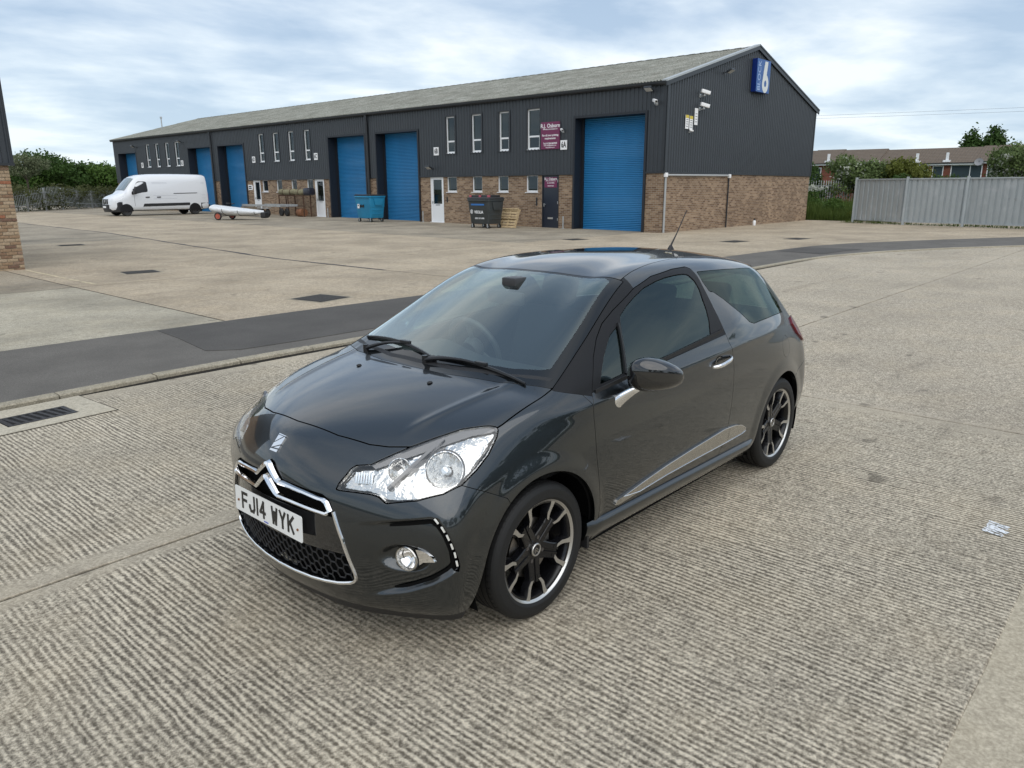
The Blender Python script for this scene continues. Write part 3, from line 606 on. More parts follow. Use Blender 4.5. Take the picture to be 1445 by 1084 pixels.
for nm, y, z, lb in (('6A', 5.07, 3.68, 'white 6A unit number plate beside the purple sign'), ('6B', 13.33, 3.68, 'white 6B unit number plate left of the four near windows'), ('6C', 23.97, 3.73, 'white unit number plate just left of the second open brick bay'), ('6D', 31.08, 3.73, 'white unit number plate left of the second group of tall windows'), ('6E', 41.29, 3.74, 'white unit number plate above the van roof, right one of two'), ('6F', 48.2, 3.74, 'white unit number plate above the van, leftmost of all')):
    n_ = at(0, y, z, 'unit_number', lb, 'sign', 'unit number plates on the cladding'); mb = MB(); mb.box(-.06, -.035, -.18, .18, -.20, .20); mb.build('number_board', WTX, n_); ftext(nm, .27, 0, 0, -.0615, BTX, n_, bold=.008, font_scale=(.85, 1.25))
n_ = at(0, 31.95, 1.95, 'wall_notice', 'white arrow notice on the brickwork left of the third white door', 'sign'); mb = MB(); mb.prism([(-.30, -.17), (.22, -.17), (.22, .17), (-.30, .17), (-.36, 0)], lambda a, c: (-.0, a, c), lambda a, c: (.018, a, c)); mb.build('notice_board', WTX, n_)
for zz in (.06, -.06):
    mb = MB(); mb.box(-.004, .0, -.2, .14, zz-.035, zz+.035); mb.build('notice_print', BTX, n_)
# big block sign on the gable
b6 = at(8.0, 0, 6.80, 'block_sign', 'large blue and white box sign reading BLOCK 6 high on the gable', 'sign')
mb = MB(); mb.box(-.72, .72, -.30, -.065, -.70, .72); mb.build('sign_box', BSD, b6); mb = MB(); mb.box(-.715, .715, -.306, -.301, -.695, .715); mb.build('sign_face', BSG, b6)
LT = simple('pale blue lettering', (.35, .47, .68), .5)
# local x grows to the right of the picture here (inwards from the front corner)
text_on('BLOCK', .50, (-.43, -.3075, 0), (0, 0, 1), (-1, 0, 0), LT, b6, 'lettering', bold=.004, font_scale=(.80, .82))
W6 = simple('off white sign figure', (.66, .68, .66), .45); mb = MB(); n = 40; rx, rz, cx_, cz_ = .34, .40, .24, -.30
out = [(cx_+rx*math.cos(a), cz_+rz*math.sin(a)) for a in np.linspace(math.radians(150), math.radians(150)+2*math.pi*.86, n)]
V = [];
outer = [(cx_+rx*math.cos(a), cz_+rz*math.sin(a)) for a in np.linspace(0, 2*math.pi, n, False)]; inner = [(cx_+rx*.36*math.cos(a), cz_+rz*.36*math.sin(a)) for a in np.linspace(0, 2*math.pi, n, False)]
for L in (outer, inner): V += [(a, -.309, c) for a, c in L]
mb.add(V, [(i, (i+1) % n, n+(i+1) % n, n+i) for i in range(n)]); mb.add([(.10, -.310, .66), (.42, -.310, .66), (.34, -.310, .10), (cx_+.12, -.310, cz_+.34), (cx_-rx*.92, -.310, cz_+.16), (-.02, -.310, .16)], [(0, 5, 4, 3, 2, 1)]); mb.build('figure_six', W6, b6)
# lamps, cameras, notices
def floodlight(x, y, z, lb, rz=0., face='front'):
    t = at(x, y, z, 'floodlight', lb, 'floodlight', 'floodlights on the block', rz); mb = MB(); mb.box(-.06, .0, -.03, .03, -.05, .05); mb.cyl((-.03, 0, 0), (-.30, 0, .06), .018, 8); mb.build('bracket', FLS, t)
    Mx = Matrix.Translation((-.38, 0, .06)) @ Matrix.Rotation(.5, 4, 'Y'); mb = MB(); mb.bbox(-.13, .13, -.17, .17, -.035, .05, .015, Mx); mb.build('lamp_housing', FLS, t, smooth=30); mb = MB(); mb.box(-.11, .11, -.15, .15, -.040, -.036, Mx); mb.build('lamp_glass', simple('lamp glass pale', (.5, .5, .48), .2), t)
floodlight(0, .62, 5.55, 'black floodlight under the eaves right of the near blue shutter'); floodlight(4.55, 0, 6.62, 'dark floodlight high on the gable left of the block sign', math.pi/2)
floodlight(0, 40.8, 5.2, 'dark floodlight on the cladding right of the four furthest windows'); floodlight(0, 48.9, 5.15, 'dark floodlight on the cladding left of the furthest windows'); floodlight(0, 13.6, 2.82, 'small dark lamp above the nearest white door')
def camera_t(x, y, z, lb, rz, big=1.):
    t = at(x, y, z, 'security_camera', lb, 'camera', 'security cameras on the block', rz); mb = MB(); mb.box(-.05, .0, -.07*big, .07*big, -.14*big, .0); mb.cyl((-.03, 0, -.10*big), (-.24*big, 0, -.08*big), .03*big, 10); mb.cyl((-.24*big, 0, -.10*big), (-.24*big, 0, .02), .035*big, 10); mb.build('bracket', GALV, t, smooth=40)
    Mx = Matrix.Translation((-.26*big, 0, .06*big)) @ Matrix.Rotation(.9, 4, 'Z') @ Matrix.Rotation(-.25, 4, 'Y'); mb = MB(); mb.bbox(-.22*big, .18*big, -.075*big, .075*big, -.065*big, .075*big, .02, Mx); mb.build('camera_housing', WTX, t, smooth=30); mb = MB(); mb.box(-.222*big-.004, -.222*big, -.055*big, .055*big, -.045*big, .05*big, Mx); mb.build('camera_window', BTX, t)
camera_t(2.60, 0, 5.62, 'upper white security camera on the gable cladding', math.pi/2); camera_t(2.60, 0, 5.10, 'lower white security camera on the gable cladding', math.pi/2)
camera_t(0, .42, 5.12, 'white security camera beside the gable corner over the shutter', 0, .8); camera_t(0, 5.12, 4.28, 'small security camera above the 6A plate', 0, .6)
camera_t(1.85, 0, 4.10, 'tiny white camera below the yellow notices on the gable', math.pi/2, .45)
YEL = simple('yellow notice head', (.62, .48, .05), .5)
for x, z, h, w_, yl_, lb in ((1.58, 4.45, .27, .13, 1, 'left yellow topped notice on the gable'), (1.92, 4.43, .27, .13, 1, 'right yellow topped notice on the gable'), (2.32, 4.70, .33, .13, 0, 'tall white notice below the cameras on the gable')):
    t = at(x, 0, z, 'wall_notice', lb, 'sign', 'notices on the gable'); mb = MB(); mb.box(-w_, w_, -.065, -.045, -h, h); mb.build('notice_board', WTX, t)
    if yl_: mb = MB(); mb.box(-w_, w_, -.068, -.0655, h*.55, h); mb.build('notice_head', YEL, t)
    for k in range(4): mb = MB(); zz = h*.35-k*h*.32; mb.box(-w_*.6, w_*.6, -.069, -.0655, zz-.02, zz+.012); mb.build('notice_print', simple('grey print', (.25, .25, .25), .5), t)
t = at(0, 0, 0, 'conduit_pipe', 'pale plastic cable trunking running across the brick gable and down at both ends', 'pipe')
PIP = simple('grey white conduit', (.36, .37, .37), .5); mb = MB(); mb.cyl((.16, -.04, 2.33), (5.75, -.04, 2.36), .045, 10); mb.build('cross_pipe', PIP, t, smooth=50); mb = MB(); mb.cyl((.12, -.04, .0), (.12, -.04, 2.28), .045, 10); mb.build('down_pipe', PIP, t, smooth=50); mb = MB(); mb.cyl((5.72, -.04, .0), (5.72, -.04, 2.3), .032, 8); mb.build('down_pipe', REV, t, smooth=50)
for x in (.12, 5.75): mb = MB(); mb.bbox(x-.09, x+.09, -.10, .01, 2.25, 2.42, .02); mb.build('junction_box', WTX, t, smooth=30)
t = at(8.25, -.28, .03, 'bottle', 'small white and black bottle at the foot of the brick gable', 'bottle')
mb = MB(); mb.lathe([(.0001, 0), (.07, .0), (.075, .02), (.075, .20), (.05, .25)], 14); mb.build('bottle_body', WTX, t, smooth=40); mb = MB(); mb.lathe([(.05, .25), (.04, .27), (.04, .33), (.0001, .34)], 12); mb.build('bottle_cap', BTX, t, smooth=40)
for y, lb in ((4.95, 'short grey steel post right of the dark door'), (14.35, 'short grey steel post beside the nearest white door'), (22.9, 'short dark post right of the second white door')):
    t = at(-.18, y, zy(KY-y)-.0, 'door_post', lb, 'bollard', 'short posts guarding the wall'); mb = MB(); mb.cyl((0, 0, 0), (0, 0, .55), .035, 10); mb.build('post', GALV, t, smooth=40); mb = MB(); mb.cyl((0, 0, .0), (0, 0, .02), .07, 10); mb.build('post_foot', GALV, t)

# ================================================================== brick building at the left edge
LB = empty('brick_building', (-3.25, -17.52, 0), 0, 'corner of a buff brick and dark clad unit at the left edge of the picture', 'building')
rb_ = random.Random(11); protos = []
mortar = simple('pale mortar', (.34, .30, .23), .95, var=.15, scale=20)
mb = MB(); mb.box(.012, 9.0, -8, -.018, -.1, 2.41); mb.build('mortar_wall', mortar, LB)
bc = [(.33, .24, .155), (.28, .19, .12), (.22, .14, .09), (.36, .27, .18), (.30, .13, .075), (.25, .17, .12), (.38, .29, .20), (.17, .105, .075)]
bms = [simple('stock brick', c_, .9, var=.28, scale=22, bump=.5, spec=.2) for c_ in bc]
def brick_mesh(L, m):
    bm = bmesh.new(); bmesh.ops.create_cube(bm, size=1)
    for v in bm.verts: v.co = Vector((v.co.x*L, v.co.y*.1, v.co.z*.065))
    bmesh.ops.bevel(bm, geom=[e for e in bm.edges], offset=.004, segments=1, affect='EDGES'); me = bpy.data.meshes.new('brick'); bm.to_mesh(me); bm.free(); me.materials.append(m); return me
full_m = [brick_mesh(.215, m) for m in bms]; half_m = [brick_mesh(.1025, m) for m in bms]
for r in range(32):
    z = .048+r*.0752; x = 0
    pos = []
    if r % 2: pos.append((x+.051, half_m)); x = .1125
    while x < 1.75: pos.append((x+.1075, full_m)); x += .225
    for xx, kit in pos:
        o = link('brick', kit[rb_.choices(range(8), [5, 5, 3, 5, 1.2, 3, 4, 1.5])[0]], LB, (xx+rb_.uniform(-.0015, .0015), -.05+rb_.uniform(-.002, .004), z), (0, 0, rb_.uniform(-.006, .006)))
mb = MB(); mb.box(1.80, 9, -.03, 0, 0, 2.41); mb.build('brick_wall', brick_mat('buff brickwork', BUFF), LB)
mb = MB(); P = ribs(-.05, 9); b = len(mb.V)
for (x, o) in P: mb.V += [(x, .03-o, 2.42), (x, .03-o, 2.42+3.4+.0*x)]
mb.F += [(b+2*i, b+2*i+2, b+2*i+3, b+2*i+1) for i in range(len(P)-1)]; mb.box(-.04, 9, -8, -.02, 2.42, 5.8); mb.build('wall_cladding', CLD, LB)
mb = MB(); mb.box(-.11, 9, .02, .085, 2.37, 2.43); mb.box(-.10, -.05, -8, .075, 2.40, 5.8); mb.build('corner_flashing', FLS, LB)
mb = MB(); mb.box(-.3, 9.2, -8.2, .3, 5.8, 5.95); mb.build('roof', RM_, LB)
# ================================================================== bins, pallet, boat, trailer, rack
TYB = simple('black castor rubber', (.015, .015, .015), .6)
def big_bin(x, y, label, bodym, lidm, kind):
    z0 = zy(KY-y)-.02; t = at(x, y, z0, 'wheeled_bin', label, 'bin', 'wheeled waste containers by the wall')
    # local: long side along y (0..1.37), depth along +x (0..1.05)
    Wd, Dp = 1.36, 1.02
    def ring(z, gx, gy, r=.06):
        x0, x1, y0, y1 = gx, Dp-gx, gy, Wd-gy; out = []
        for cx_, cy_, a0 in ((x1-r, y1-r, 0), (x0+r, y1-r, 90), (x0+r, y0+r, 180), (x1-r, y0+r, 270)):
            for k in range(4): a = math.radians(a0+30*k); out.append((cx_+r*math.cos(a), cy_+r*math.sin(a), z))
        return out
    mb = MB(); mb.loft([ring(.20, .10, .15), ring(.24, .075, .125), ring(.70, .045, .07), ring(.72, .035, .055), ring(1.16, .01, .015), ring(1.18, -.02, -.02), ring(1.24, -.02, -.02), ring(1.25, .02, .02)]); body = mb.build('bin_body', bodym, t, smooth=30)
    # ribs and lifting pocket on the near end (y=0 end faces the camera)
    mb = MB()
    for zz in (.42, .60): mb.bbox(.12, Dp-.12, .04+(.9-zz)*.10, .09+(.9-zz)*.10, zz-.02, zz+.02, .008)
    mb.build('bin_rib', bodym, t)
    mb = MB(); mb.prism([(.20, 1.12), (.86, 1.12), (.74, .80), (.32, .80)], lambda a, c: (a, .055-(c-.8)*.09, c), lambda a, c: (a, -.015-(c-.8)*.05, c)); mb.build('lifting_pocket', bodym, t)
    mb = MB(); mb.bbox(-.09, -.02, .12, Wd-.12, 1.17, 1.23, .015); mb.bbox(-.06, .02, .10, .17, 1.15, 1.22, .01); mb.bbox(-.06, .02, Wd-.17, Wd-.10, 1.15, 1.22, .01); mb.build('lifting_bar', bodym, t, smooth=30)
    mb = MB()
    if kind == 'grey':
        mb.loft([ring(1.25, -.03, -.03), ring(1.29, -.03, -.03), ring(1.33, .02, .02)]); ld = mb.build('bin_lid', lidm, t, smooth=30)
        for yy in (.36, .98): mb = MB(); mb.bbox(.08, Dp-.10, yy-.22, yy+.22, 1.31, 1.42, .05); mb.build('lid_hump', lidm, t, smooth=40)
        for yy in (.10, .62, 1.22): mb = MB(); mb.bbox(.03, .16, yy-.045, yy+.045, 1.33, 1.41, .01); mb.build('red_catch', simple('faded red catch', (.45, .10, .13), .5), t)
        # markings on the front face (x = 0 side, reads along -y)
        fc_ = lambda z: .028+(.72-z)*.055 if z < .72 else .025-(z-.72)*.05
        def bt(s_, sz, yy, zz, m_, **k): text_on(s_, sz, (fc_(zz)-.012, yy, zz), (0, -1, 0), (0, 0, 1), m_, t, 'lettering', **k)
        mb = MB(); mb.box(.002-.012, .006, .30, 1.12, .985, 1.055); mb.build('blue_label', simple('blue label', (.03, .16, .45), .5), t)
        bt('RECYCLING', .085, .71, 1.02, WTX); bt('VEOLIA', .165, .66, .70, WTX, bold=.005); bt('0203 567 6900', .095, .62, .44, WTX, bold=.002)
        mb = MB(); n = 26; mb.add([(fc_(.72)-.014, 1.10+.085*r_*math.cos(a), .72+.085*r_*math.sin(a)) for r_ in (1, .72) for a in np.linspace(0, 2*math.pi, n, False)], [(i, (i+1) % n, n+(i+1) % n, n+i) for i in range(n)]); mb.add([(fc_(.72)-.0145, 1.10, .785), (fc_(.72)-.0145, 1.065, .70), (fc_(.72)-.0145, 1.10, .665), (fc_(.72)-.0145, 1.135, .70)], [(0, 1, 2, 3)]); mb.build('round_emblem', WTX, t)
    else:
        mb.loft([ring(1.25, -.03, -.03), ring(1.27, -.03, -.03), ring(1.30, .04, .03)]); mb.build('bin_lid', lidm, t, smooth=30)
        mb = MB(); mb.cyl((.0, .10, 1.28), (.0, Wd-.10, 1.28), .03, 8); mb.build('lid_bar', lidm, t)
        mb = MB(); mb.box(.002, .02, .96, 1.12, .66, .86); mb.build('white_label', WTX, t); mb = MB(); mb.box(-.002, .0015, 1.0, 1.08, .76, .83); mb.build('label_print', BTX, t)
        mb = MB()
        for k in range(5): mb.bbox(-.002, .018, .58+.07*k, .63+.07*k, .70+.02*(k % 2), .84-.02*(k % 3), .004)
        mb.build('dark_print', BTX, t)
    t.scale = (1, 1, 1.10) if kind == 'blue' else (1, 1, 1.05)
    for cx_, cy_ in ((.14, .20), (.14, Wd-.20), (Dp-.14, .20), (Dp-.14, Wd-.20)):
        c_ = empty('castor', (cx_, cy_, 0)); c_.parent = t; mb = MB(); mb.cyl((-.03, 0, .1), (.03, 0, .1), .10, 18); mb.build('castor_wheel', TYB, c_, smooth=40); mb = MB(); mb.cyl((-.036, 0, .1), (.036, 0, .1), .045, 12); mb.box(-.045, -.038, -.03, .03, .09, .22); mb.box(.038, .045, -.03, .03, .09, .22); mb.build('castor_fork', GALV, c_, smooth=40)
big_bin(-2.35, 15.98, 'turquoise blue wheeled waste bin with black lid standing between two open shutters', simple('turquoise blue plastic', (.012, .215, .40), .45, var=.12, scale=2), simple('black bin lid', (.02, .02, .022), .5), 'blue')
big_bin(-2.48, 7.36, 'dark grey wheeled waste bin with white lettering under the near windows', simple('dark grey plastic bin', (.045, .052, .054), .5, var=.15, scale=2), simple('charcoal bin lid', (.035, .035, .037), .5), 'grey')
PW = simple('pale pallet wood', (.50, .38, .22), .85, var=.25, scale=9, bump=.3)
pt = at(-1.35, 6.85, zy(KY-7)-.02, 'wooden_pallet', 'pale wooden pallet leaning on the brick wall beside the grey bin', 'pallet')
Mx = Matrix.Rotation(math.radians(22), 4, 'Y'); 
for k in range(7): mb = MB(); z = .03+k*.152; mb.box(-.02, .0, 0, .98, z*.88, z*.88+.085, Mx); mb.build('deck_board', PW, pt)
for yy in (0, .44, .88): mb = MB(); mb.box(.001, .09, yy, yy+.10, .0, .93, Mx); mb.build('bearer', PW, pt)
for z in (.0, .41, .83): mb = MB(); mb.box(.091, .11, 0, .98, z, z+.10, Mx); mb.build('base_board', PW, pt)
for z in (.0, .43, .87): mb = MB(); mb.bbox(-.06, -.021, .0, .98, z+.01, z+.07, .015, Mx); mb.build('top_block', PW, pt)
# covered dinghy on its trolley
CVR = MT('pale grey boat cover'); n_ = CVR.noise(CVR.co('Object', (1, 2.5, 1)), 2.2, 6, .6, .8); CVR.set(Base_Color=CVR.mix(n_, (.60, .62, .64), (.80, .82, .83)), Roughness=.6); CVR.bump(n_, .9, .12); CVR = CVR.m
bp0 = Vector((-18.81, -38.7, 0)); bp1 = Vector((-20.40, -36.2, 0)); bd_ = bp1-bp0; bl = bd_.length; ang = math.atan2(bd_.y, bd_.x)
dg_ = empty('covered_dinghy', (bp0.x, bp0.y, zy(-38)), ang, 'small sailing dinghy under a pale grey cover on a launching trolley beside the van', 'boat')
def hull_ring(t, top):
    w = .80*(1-max(0, (t-.30)/.71)**1.7)*(.70+.30*min(1, t/.2)); zd = .66-.27*t; zk = zd-.30*(1-t**3)*(.6+.4*min(1, t/.2))-.03
    R = []
    n = 20
    for k in range(n):
        a = 2*math.pi*k/n; c_, s_ = math.cos(a), math.sin(a)
        y = w*math.copysign(abs(c_)**.7, c_); z = zd+(.13-.04*t)*s_*(1+.35*math.exp(-(c_/.35)**2)) if s_ > 0 else zd+(zd-zk)*s_
        R.append((t*bl, y, z))
    return R
mb = MB(); mb.loft([hull_ring(t, 1) for t in (0.0, .03, .12, .25, .4, .55, .7, .82, .9, .96, 1.0)]); mb.build('boat_cover', CVR, dg_, smooth=60)
mb = MB(); mb.bbox(.75, .95, -.05, .08, .87, .93, .02); mb.bbox(1.05, 1.20, -.03, .1, .85, .90, .02); mb.build('cover_fitting', TYB, dg_)
for tt in (.30, .58, .85):
    R = hull_ring(tt, 1); mb = MB(); mb.tube([(p[0], p[1]*1.01, p[2]-.004) for p in R[9:]+R[:2]], .012, 5); mb.build('cover_strap', TYB, dg_)
tr_ = empty('launching_trolley', (bp0.x, bp0.y, zy(-38)), ang, 'launching trolley with red wheels under the covered dinghy', 'trolley')
mb = MB(); mb.cyl((.2, 0, .30), (bl+.15, 0, .18), .03, 8); mb.build('trolley_spine', GALV, tr_); mb = MB(); mb.cyl((.62, -.72, .22), (.62, .72, .22), .025, 8); mb.build('trolley_axle', GALV, tr_)
mb = MB(); mb.tube([(.62, -.6, .22), (.62, -.55, .50)], .02, 6); mb.build('cradle_arm', GALV, tr_); mb = MB(); mb.tube([(.62, .6, .22), (.62, .55, .50)], .02, 6); mb.build('cradle_arm', GALV, tr_)
REDW = simple('faded red wheel', (.42, .10, .06), .55)
for s_ in (1, -1):
    w = empty('trolley_wheel', (.62, .76*s_, .22)); w.parent = tr_; mb = MB(); mb.lathe([(.15, -.05), (.20, -.045), (.22, 0), (.20, .045), (.15, .05)], 24, Matrix.Rotation(math.pi/2, 4, 'X')); mb.build('wheel_tyre', TYB, w, smooth=50); mb = MB(); mb.lathe([(.0001, -.05), (.05, -.05), (.06, -.02), (.155, -.03), (.155, .03), (.06, .02), (.05, .05), (.0001, .05)], 20, Matrix.Rotation(math.pi/2, 4, 'X')); mb.build('wheel_rim', REDW, w, smooth=40)
mb = MB(); mb.bbox(bl-.12, bl+.18, -.22, .22, .10, .42, .06); mb.build('bow_chock', TYB, tr_, smooth=40)
# flat galvanised trailer
tl = at(-2.35, 24.6, zy(KY-26), 'flat_trailer', 'low galvanised flat trailer parked in front of the brick wall between two white doors', 'trailer')
mb = MB(); mb.box(0, .07, 0, 4.4, .62, .74); mb.build('side_rail', GALV, tl); mb = MB(); mb.box(1.35, 1.42, .3, 4.0, .62, .74); mb.build('side_rail', GALV, tl)
for yy in (.4, 1.5, 2.7, 3.9): mb = MB(); mb.box(.07, 1.35, yy, yy+.06, .60, .66); mb.build('cross_member', GALV, tl)
mb = MB(); mb.box(-.02, .02, 2.2, 4.5, .40, .60); mb.build('side_board', simple('weathered board', (.18, .14, .10), .9, var=.3), tl)
for xx in (.05, 1.38):
    for yy in (1.5, 2.1): mb = MB(); mb.lathe([(.0001, -.06), (.12, -.06), (.20, -.07), (.24, -.03), (.24, .03), (.20, .07), (.12, .06), (.0001, .06)], 20, Matrix.Translation((xx, yy, .24)) @ Matrix.Rotation(math.pi/2, 4, 'Y')); mb.build('wheel', TYB, tl, smooth=40)
mb = MB(); mb.bbox(-.14, .16, 1.2, 2.4, .50, .55, .02); mb.build('mudguard', GALV, tl); mb = MB(); mb.tube([(.7, 4.2, .62), (.7, 5.4, .45), (.7, 5.6, .55)], .04, 8); mb.build('drawbar', GALV, tl)
# rack with a rolled tarpaulin, drums
rk_ = at(-.85, 24.2, zy(KY-25), 'storage_rack', 'rusty steel rack standing on the ground in front of the brick wall', 'rack')
RST = simple('rusty brown steel', (.085, .045, .028), .85, .2, var=.4, scale=12)
for yy in (.2, 1.9, 2.9):
    for xx in (0, .5): mb = MB(); mb.box(xx, xx+.05, yy, yy+.05, 0, 1.30); mb.build('rack_post', RST, rk_)
    mb = MB(); mb.box(0, .55, yy, yy+.05, 1.26, 1.30); mb.build('rack_beam', RST, rk_)
for zz in (.62, 1.22): mb = MB(); mb.box(.0, .05, .2, 2.95, zz, zz+.05); mb.build('rack_beam', RST, rk_)
ro = at(-.62, 24.15, zy(KY-25)+1.30, 'rolled_tarpaulin', 'long olive canvas roll lying on top of the rusty rack', 'tarpaulin'); OLV = simple('olive canvas', (.22, .20, .12), .9, var=.35, scale=5, bump=.5)
mb = MB(); mb.tube([(0, y_, .17+.02*math.sin(y_*5)) for y_ in np.linspace(.25, 3.1, 24)], .17, 14, rr=[.17*(1+.12*math.sin(i*1.9)) for i in range(24)]); mb.build('canvas_roll', OLV, ro, smooth=50)
for y_ in (.9, 1.8, 2.6): mb = MB(); mb.lathe([(.185, -.02), (.20, 0), (.185, .02)], 16, Matrix.Translation((0, y_, .17)) @ Matrix.Rotation(math.pi/2, 4, 'X')); mb.build('tie_band', RST, ro)
bk = at(-.62, 23.86, zy(KY-25)+1.30, 'black_bag', 'dark plastic bag on the rack end next to the second white door', 'bag'); mb = MB(); mb.bbox(-.28, .25, -.10, .50, -.02, .42, .12); mb.build('bag', simple('dark blue black plastic', (.018, .02, .032), .35), bk, smooth=60)
mb = MB(); 
dr_ = at(-.70, 24.9, zy(KY-25), 'rusty_drum', 'rusty hooped drum on the ground under the rack', 'drum'); mb = MB(); mb.lathe([(.0001, 0), (.24, 0), (.25, .02), (.24, .24), (.255, .26), (.24, .28), (.24, .52), (.25, .55), (.0001, .55)], 20, Matrix.Translation((0, 0, .25)) @ Matrix.Rotation(math.pi/2, 4, 'X') @ Matrix.Translation((0, 0, -.27))); mb.build('drum_shell', simple('orange rust', (.22, .10, .05), .85, var=.4, scale=10), dr_, smooth=40)

# ================================================================== white van
def make_van():
    V_ = empty('parked_van', (-17.55, -48.38, zy(-48)), math.radians(-2), 'white high-roof panel van with black bumper parked before the far blue shutters', 'van')
    WP = simple('white van paint', (.72, .74, .77), .22, coat=.8); BP = simple('black van plastic', (.018, .018, .020), .5)
    # x forward from the front axle
    st_ = [  # x, z bottom, half width, z shoulder, half width top, z top
        (.86, .42, .60, .80, .52, .98), (.80, .36, .80, .92, .70, 1.10), (.55, .34, .94, 1.06, .80, 1.22), (.15, .34, .985, 1.14, .84, 1.36), (-.10, .34, .995, 1.22, .84, 1.60), (-.42, .34, 1.0, 1.35, .82, 2.00), (-.78, .34, 1.0, 1.42, .80, 2.36), (-1.10, .34, 1.0, 1.45, .80, 2.47), (-1.7, .34, 1.0, 1.50, .80, 2.53), (-3.0, .34, 1.0, 1.5, .80, 2.56), (-4.6, .34, 1.0, 1.5, .80, 2.55), (-5.15, .36, .99, 1.5, .79, 2.53), (-5.27, .40, .96, 1.5, .77, 2.48)]
    def ring(x, zb, wb, zs, wt, zt):
        half = [(wb-.10, zb), (wb-.03, zb+.05), (wb, zb+.25), (wb, zs-.15), (wb-.015, zs), (wb-(wb-wt)*.45, zs+(zt-zs)*.55), (wt+.02, zt-.16), (wt-.05, zt-.05), (wt-.22, zt), (wt*.35, zt+.025)]
        return [(x, a, c) for a, c in half]+[(x, -a, c) for a, c in half[::-1]]
    S = np.array([s for s in st_]); xs_ = np.concatenate([np.linspace(.86, -1.2, 22), np.linspace(-1.4, -5.15, 12), [-5.27]])
    rings = [ring(x, *[float(np.interp(-x, -S[:, 0], S[:, k])) for k in range(1, 6)]) for x in xs_]
    mb = MB(); mb.loft(rings, closed=True); mb.F = [f for f in mb.F]
    mb.build('body', WP, V_, smooth=50)
    def sec(x): return [float(np.interp(-x, -S[:, 0], S[:, k])) for k in range(1, 6)]
    def ysurf(x, z):
        R = ring(x, *sec(x))[:10]; zz = [p[2] for p in R]; yy = [p[1] for p in R]; return float(np.interp(z, zz, yy))
    def side_patch(name, pts, mat, s_=1, off=.008, parent=V_):
        V = [(x, s_*(ysurf(x, z)+off), z) for x, z in pts]; V += [(x, s_*(ysurf(x, z)-.02), z) for x, z in pts]; n = len(pts)
        return mk(name, V, [tuple(range(n)) if s_ < 0 else tuple(reversed(range(n)))]+[(i, (i+1) % n, n+(i+1) % n, n+i) for i in range(n)], mat, parent)
    VG = glass_mat('van glass', (.10, .13, .13), 1.5, (.7, .8, .8), 2.0); DK = simple('van cab dark', (.01, .01, .012), .3)
    for s_ in (1, -1):
        side_patch('side_window', [(-.42, 1.28), (-1.02, 1.42), (-1.36, 1.46), (-1.40, 1.55), (-1.38, 2.05), (-1.28, 2.10), (-.90, 2.10), (-.78, 2.02), (-.55, 1.62), (-.40, 1.40)], DK, s_)
        for pts in ([(-1.0, .56), (-1.1, .74), (-4.0, .77), (-4.0, .60)],): side_patch('side_rubbing_strip', pts, BP, s_, .02)
        side_patch('rear_bumper_corner', [(-4.75, .40), (-4.75, .74), (-5.26, .74), (-5.26, .40)], BP, s_, .02)
        side_patch('slide_rail', [(-3.0, 1.335), (-3.0, 1.375), (-4.55, 1.40), (-4.55, 1.36)], BP, s_, .012)
        for x0 in (-1.22, -1.92): side_patch('door_handle', [(x0, 1.10), (x0, 1.16), (x0-.24, 1.17), (x0-.24, 1.11)], BP, s_, .03)
        for x0, x1, z0, z1 in ((-1.58, -1.59, .42, 2.2), (-3.02, -3.03, .42, 2.42), (-.52, -.53, .6, 1.25)): side_patch('panel_gap', [(x0, z0), (x0, z1), (x1-.008, z1), (x1-.008, z0)], simple('gap grey', (.12, .12, .13), .8), s_, .003)
        for zz in (1.02, 1.22, 1.95, 2.02): side_patch('crease_shade', [(-1.7, zz), (-1.7, zz+.02), (-5.1, zz+.04), (-5.1, zz+.02)], simple('painted crease shade', (.5, .52, .56), .4), s_, .004)  # greyer strips on the flat side, crease shade put into their colour
        side_patch('headlamp', [(.60, .88), (.50, 1.10), (.10, 1.22), (.16, 1.02), (.36, .90)], simple('van lamp lens', (.55, .58, .60), .1, .3, coat=1), s_, .012)
        mb = MB(); mb.bbox(-.60, -.44, s_*1.20-.13, s_*1.20+.13, 1.32, 1.66, .05); mb.build('door_mirror', BP, V_, smooth=40)
        mb = MB(); mb.tube([(-.52, s_*.96, 1.36), (-.52, s_*1.10, 1.42)], .03, 6); mb.build('mirror_arm', BP, V_)
    # windscreen
    wp_ = []
    for x, z in ((-.06, 1.52), (-.42, 1.985), (-.70, 2.28)):
        zt_ = float(np.interp(-x, -S[:, 0], S[:, 5])); w = float(np.interp(-x, -S[:, 0], S[:, 4])); wp_.append((x, w-.10, zt_+.03))
    V = []
    for x, w, z in wp_: V += [(x+.02, w, z-.04), (x+.03, w*.5, z+.005), (x+.03, 0, z+.012), (x+.03, -w*.5, z+.005), (x+.02, -w, z-.04)]
    mk('windscreen', V, [(5*i+k, 5*i+k+1, 5*i+6+k, 5*i+5+k) for i in range(2) for k in range(4)], simple('van windscreen', (.10, .14, .14), .05, .2, coat=1), V_, True)
    # front: bumper, grille
    mb = MB(); R = []
    for k, a in enumerate(np.linspace(-1, 1, 21)):
        y = a*1.0; x = .93-.50*abs(a)**3.2; up_ = .70+.16*abs(a)**2; R.append([(x-.25, y*.97, .24), (x-.04, y, .25), (x+.01, y*1.005, .42), (x, y*1.005, up_-.05), (x-.06, y, up_), (x-.3, y*.97, up_)])
    mb.loft(R); mb.build('front_bumper', BP, V_, smooth=35)
    mb = MB(); mb.bbox(.80, .90, -.42, .42, .74, 1.03, .03); gr = mb.build('grille', BP, V_, smooth=30)
    for s_ in (1, -1): mb = MB(); mb.box(.90, .915, s_*.30-.02, s_*.30+.02, .74, 1.02); mb.build('grille_strip', GALV, gr)
